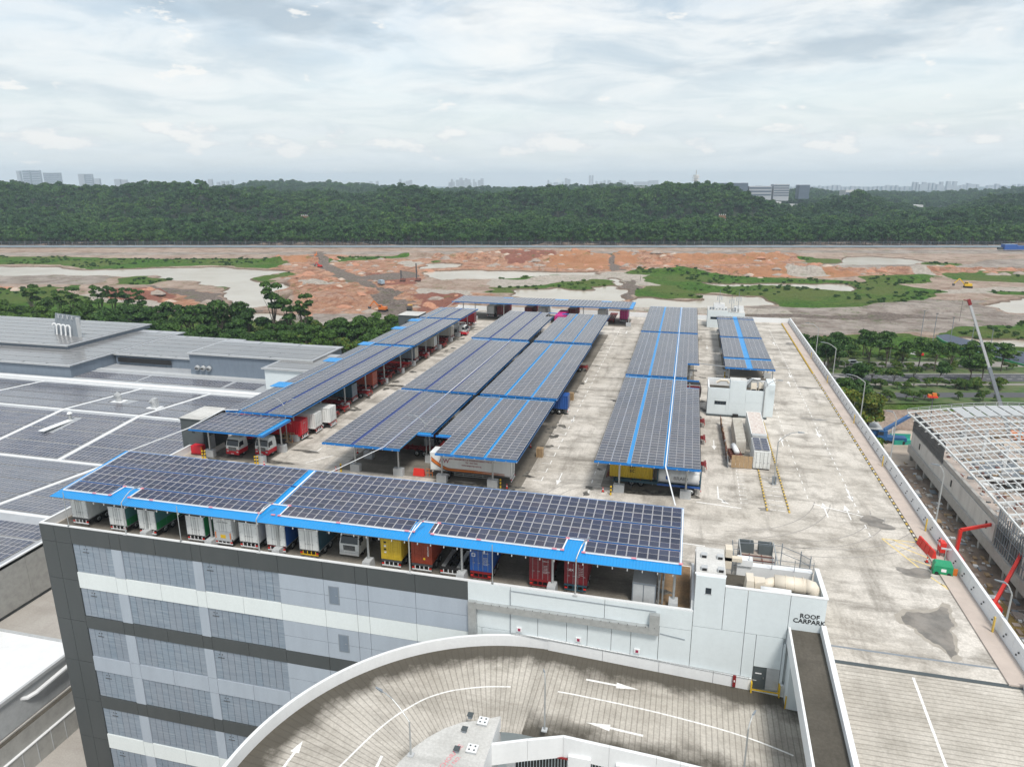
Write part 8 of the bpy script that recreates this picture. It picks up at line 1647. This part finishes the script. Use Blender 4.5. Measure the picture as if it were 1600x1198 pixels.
x, y = onroad(1354, 330); car('dark car left of the white van on the far carriageway', x, y, GZ+.85, YAW, 'dark_grey')
# lamp posts by the road, light masts, tarp strip
for px, v, lb_ in ((1358, 300, 'grey street lamp among the trees left of the new block'), (1382, 245, 'lamp post beside the blue crane'), (1430, 331, 'white street lamp behind the roof frame')):
    x, y = onroad(px, v); t = thing('street_lamp', lb_, 'street lamp', (x, y, GZ+.8), 0, None); lampmesh(t, 8.5, [(-1, .1, 1.8, .8)])
for k, (px, py, tp) in enumerate(((1437, 537, 487), (1457, 536, 491), (1482, 548, 497), (1514, 557, 508), (1544, 560, 516))):
    g_ = G(px, py, GZ+.5); zt = CAM_H+dz_at(px, tp)*(Vector((-sin(YAW), cos(YAW), 0)).dot(g_)); t = thing('light_mast', ('thin steel mast, leftmost of five by the dark lined channel', 'thin steel mast, second of five by the dark lined channel', 'thin steel mast, third of five by the dark lined channel', 'thin steel mast, fourth of five by the dark lined channel', 'thin steel mast, rightmost of five by the dark lined channel')[k], 'mast', g_, 0, 'thin masts beside the dark lined channel'); MB().tube([(0, 0, 0), (0, 0, zt-GZ)], .16, 'mid_grey', 6).build('pole', t); MB().box(-.6, .6, -.2, .2, zt-GZ-.3, zt-GZ, 'dark_grey').build('floodlight', t)
tp = [(1462, 524), (1480, 522), (1510, 530), (1540, 537), (1575, 546), (1640, 556)]; bt = [(1472, 534), (1520, 549), (1560, 561), (1600, 571), (1640, 580)]
ptsA = [G(a, c_, GZ+1.6) for a, c_ in tp]; ptsB = [G(a, c_, GZ+1.1) for a, c_ in [(1464, 527), (1474, 534), (1506, 545), (1545, 557), (1585, 567), (1640, 582)]]
b = MB(); [b.quad([ptsA[i], ptsB[i], ptsB[i+1], ptsA[i+1]], 'tarp_blue') for i in range(5)]; o = b.build('lined_channel'); tag(o, 'dark blue tarpaulin lining a sloping channel in the green area', 'tarpaulin'); b = MB(); [b.bar(tuple(ptsB[i]), tuple(ptsB[i+1]), .5, 'green_side', 1.2) for i in range(5)]; bk = b.build('green_border'); bk.parent = o
b = MB()
for a_, c_ in ((1429, 553), (1436, 556)): pass
g_ = G(1433, 554, GZ+.6); o = MB().hexa([(-3, -.5, 0), (0, -.5, 0), (0, .5, 0), (-3, .5, 0), (-3, -.2, 1.2), (0, -.2, 1.2), (0, .2, 1.2), (-3, .2, 1.2)], 'text_white').hexa([(0.05, -.5, 0), (3, -.5, 0), (3, .5, 0), (0.05, .5, 0), (0.05, -.2, 1.2), (3, -.2, 1.2), (3, .2, 1.2), (0.05, .2, 1.2)], 'red_p').build('site_barrier', None, loc=g_, rz=-.5); tag(o, 'white and red plastic barrier lying on the green beside the pale path', 'barrier')
# spoil heaps
hp_ = MB(); rh = random.Random(12); pts_h = [(U.ravel()[i_], V.ravel()[i_], zg.ravel()[i_]) for i_ in rs.integers(0, U.size, 9000) if 380 < V.ravel()[i_] < 960 and abs(U.ravel()[i_]) < V.ravel()[i_]*.85 and mO.ravel()[i_] > .55 and mS.ravel()[i_] < .2 and mP.ravel()[i_] < .02 and mT.ravel()[i_] < .2][:380]
for (u_, v_, z_) in pts_h:
    x_, y_ = u_*rgt[0]+v_*fwd[0], u_*rgt[1]+v_*fwd[1]; r_ = rh.uniform(1.0, 4.0)*rh.choice([.6, 1, 1.4]); hh_ = r_*rh.uniform(.35, .6); n_ = 8; b0 = len(hp_.v); ph_ = rh.uniform(0, 6)
    for ring, (rr_, zz_) in enumerate(((1.15, -.5), (.62, .55), (.2, .95))):
        for k_ in range(n_): an = 2*pi*k_/n_+ph_; q_ = r_*rr_*rh.uniform(.75, 1.2); hp_.v.append((x_+q_*1.5*cos(an), y_+q_*sin(an), z_+hh_*zz_*rh.uniform(.8, 1.15)))
    mi_ = hp_.mi(rh.choice(['heap_orange', 'heap_orange', 'heap_grey', 'heap_grey', 'heap_grey', 'heap_orange', 'heap_pale']))
    for ring in range(2):
        for k_ in range(n_): hp_.f.append((b0+ring*n_+k_, b0+ring*n_+(k_+1) % n_, b0+(ring+1)*n_+(k_+1) % n_, b0+(ring+1)*n_+k_)); hp_.m.append(mi_)
    hp_.f.append(tuple(b0+2*n_+k_ for k_ in range(n_))); hp_.m.append(mi_)
tag(hp_.build('spoil_heaps'), 'small heaps of tipped orange and grey soil across the site', kind='stuff')
# machines on the site
def digger(lab, px, py, m='orange_p', s=1.0, rz=0, arm=True):
    g_ = G(px, py, GZ+.3); zz = zg.ravel()[np.argmin((U.ravel()-(g_.x*rgt[0]+g_.y*rgt[1]))**2+(V.ravel()-(g_.x*fwd[0]+g_.y*fwd[1]))**2)]
    t = thing('excavator', lab, 'excavator', (g_.x, g_.y, zz), rz); t.scale = (s, s, s)
    for x in (-1.1, 1.1): MB().box(x-.3, x+.3, -1.9, 1.9, 0, .9, 'black').build('track', t)
    MB().box(-1.3, 1.3, -1.6, 1.8, 1.0, 2.2, m).build('house', t); MB().box(-1.25, -.2, .3, 1.7, 2.2, 3.1, m).box(-1.27, -.18, .5, 1.72, 2.3, 2.9, 'glass').build('cab', t)
    MB().bar((.2, 1.6, 1.8), (.2, 4.4, 4.6), .4, m, .5).bar((.2, 4.4, 4.6), (.2, 6.6, 2.0), .3, m, .4).build('boom', t); MB().box(-.4, .8, 6.2, 7.2, .8, 2.0, 'dark_steel').build('bucket', t)
digger('orange excavator at the foot of the orange slope beside the haul road', 599, 487, s=1.5, rz=1.6); digger('small red excavator on the haul road in the middle of the site', 500, 418, 'red_p', 1.2, 1.2); digger('yellow excavator on the pale sand at the right', 1512, 450, 'yellow', 1.6, 1.5); digger('excavator at the top of the haul road by the far road', 494, 402, 'orange_p', 1.3, .4)
def rig(lab, px, py, h_, m='dark_steel'):
    g_ = G(px, py, GZ+.3); t = thing('piling_rig', lab, 'piling rig', g_, 0); MB().box(-2, 2, -2, 2, 0, 1, 'black').box(-1.8, 2.4, -1.4, 1.4, 1, 3, 'brick_red').build('base', t); MB().bar((-1.2, 0, 1), (-1.2, 0, h_), .9, m).build('mast', t); MB().bar((1.5, 0, 2.5), (-1.0, 0, h_*.7), .2, m).build('stay', t)
rig('dark piling rig with a tall mast, right of two on the red earth', 653, 440, 16); rig('shorter dark piling rig, left of two on the red earth', 629, 440, 10)
g_ = G(596, 445, GZ+.4); t = thing('dump_truck', 'pale covered truck driving on the haul road', 'truck', g_, YAW+.6); MB().box(-1.6, 1.6, -3.5, 2.4, 1.2, 4.2, 'pale_blue').build('load_body', t); MB().box(-1.5, 1.5, 2.6, 4.6, .8, 3.4, 'light_grey').build('cab', t); [wheel(t, x_, y_, .6) for x_ in (-1.4, 1.4) for y_ in (-2.5, 0, 3.5)]
g_ = G(640, 485, GZ+.4); t = thing('dump_truck', 'dark dump truck with a brown load at the bend of the haul road', 'truck', g_, YAW); MB().box(-1.6, 1.6, -3, 2, 1.4, 3.4, 'dark_steel', 'rust_pit').build('load_body', t); MB().box(-1.5, 1.5, 2.2, 4.2, .8, 3.4, 'yellow').build('cab', t); [wheel(t, x_, y_, .7) for x_ in (-1.4, 1.4) for y_ in (-2, 0, 3)]
g_ = G(1583, 390, GZ+2); t = thing('blue_shed', 'bright blue shed and container at the right end of the far road', 'shed', g_, YAW); MB().box(-14, 2, -4, 4, 0, 7, 'c_blue', 'pale_blue').build('wall', t); MB().box(3, 16, -3, 3, 0, 5, 'c_blue').box(-20, -15, -2, 2, 0, 3, 'dark_grey').build('annex', t)
for px, py, s in ((842, 423, 1.0), (870, 425, .8), (1000, 440, 1)):
    g_ = G(px, py, GZ); o = MB().tube([(0, 0, -1), (.2, 0, 3), (.1, .1, 6)], .25, 'trunk', 5, r1=.08).tube([(.1, 0, 3), (1.4, .3, 5)], .12, 'trunk', 4, r1=.04).build('dead_tree', None, loc=g_); tag(o, {842: 'bare dead trunk in the water of the middle pond, left', 870: 'bare dead trunk standing at the right end of the middle pond', 1000: 'bare dead trunk beside the grey track'}[px], 'dead tree')

# ================================================================== AIR
hz = MB().box(-9000, 9000, -60, 12500, GZ-7, 215, 'black').build('haze')
m = bpy.data.materials.new('haze_air'); m.use_nodes = True; tt = m.node_tree; tt.nodes.clear(); pvn = N(tt, 'ShaderNodeVolumePrincipled'); pvn.inputs['Color'].default_value = (.70, .86, 1.0, 1); pvn.inputs['Density'].default_value = HAZE if 'HAZE' in globals() else .000085; pvn.inputs['Anisotropy'].default_value = .0
oo = N(tt, 'ShaderNodeOutputMaterial'); tt.links.new(pvn.outputs[0], oo.inputs['Volume']); hz.data.materials.clear(); hz.data.materials.append(m); tag(hz, 'thin pale air that fades the far hills', kind='stuff')
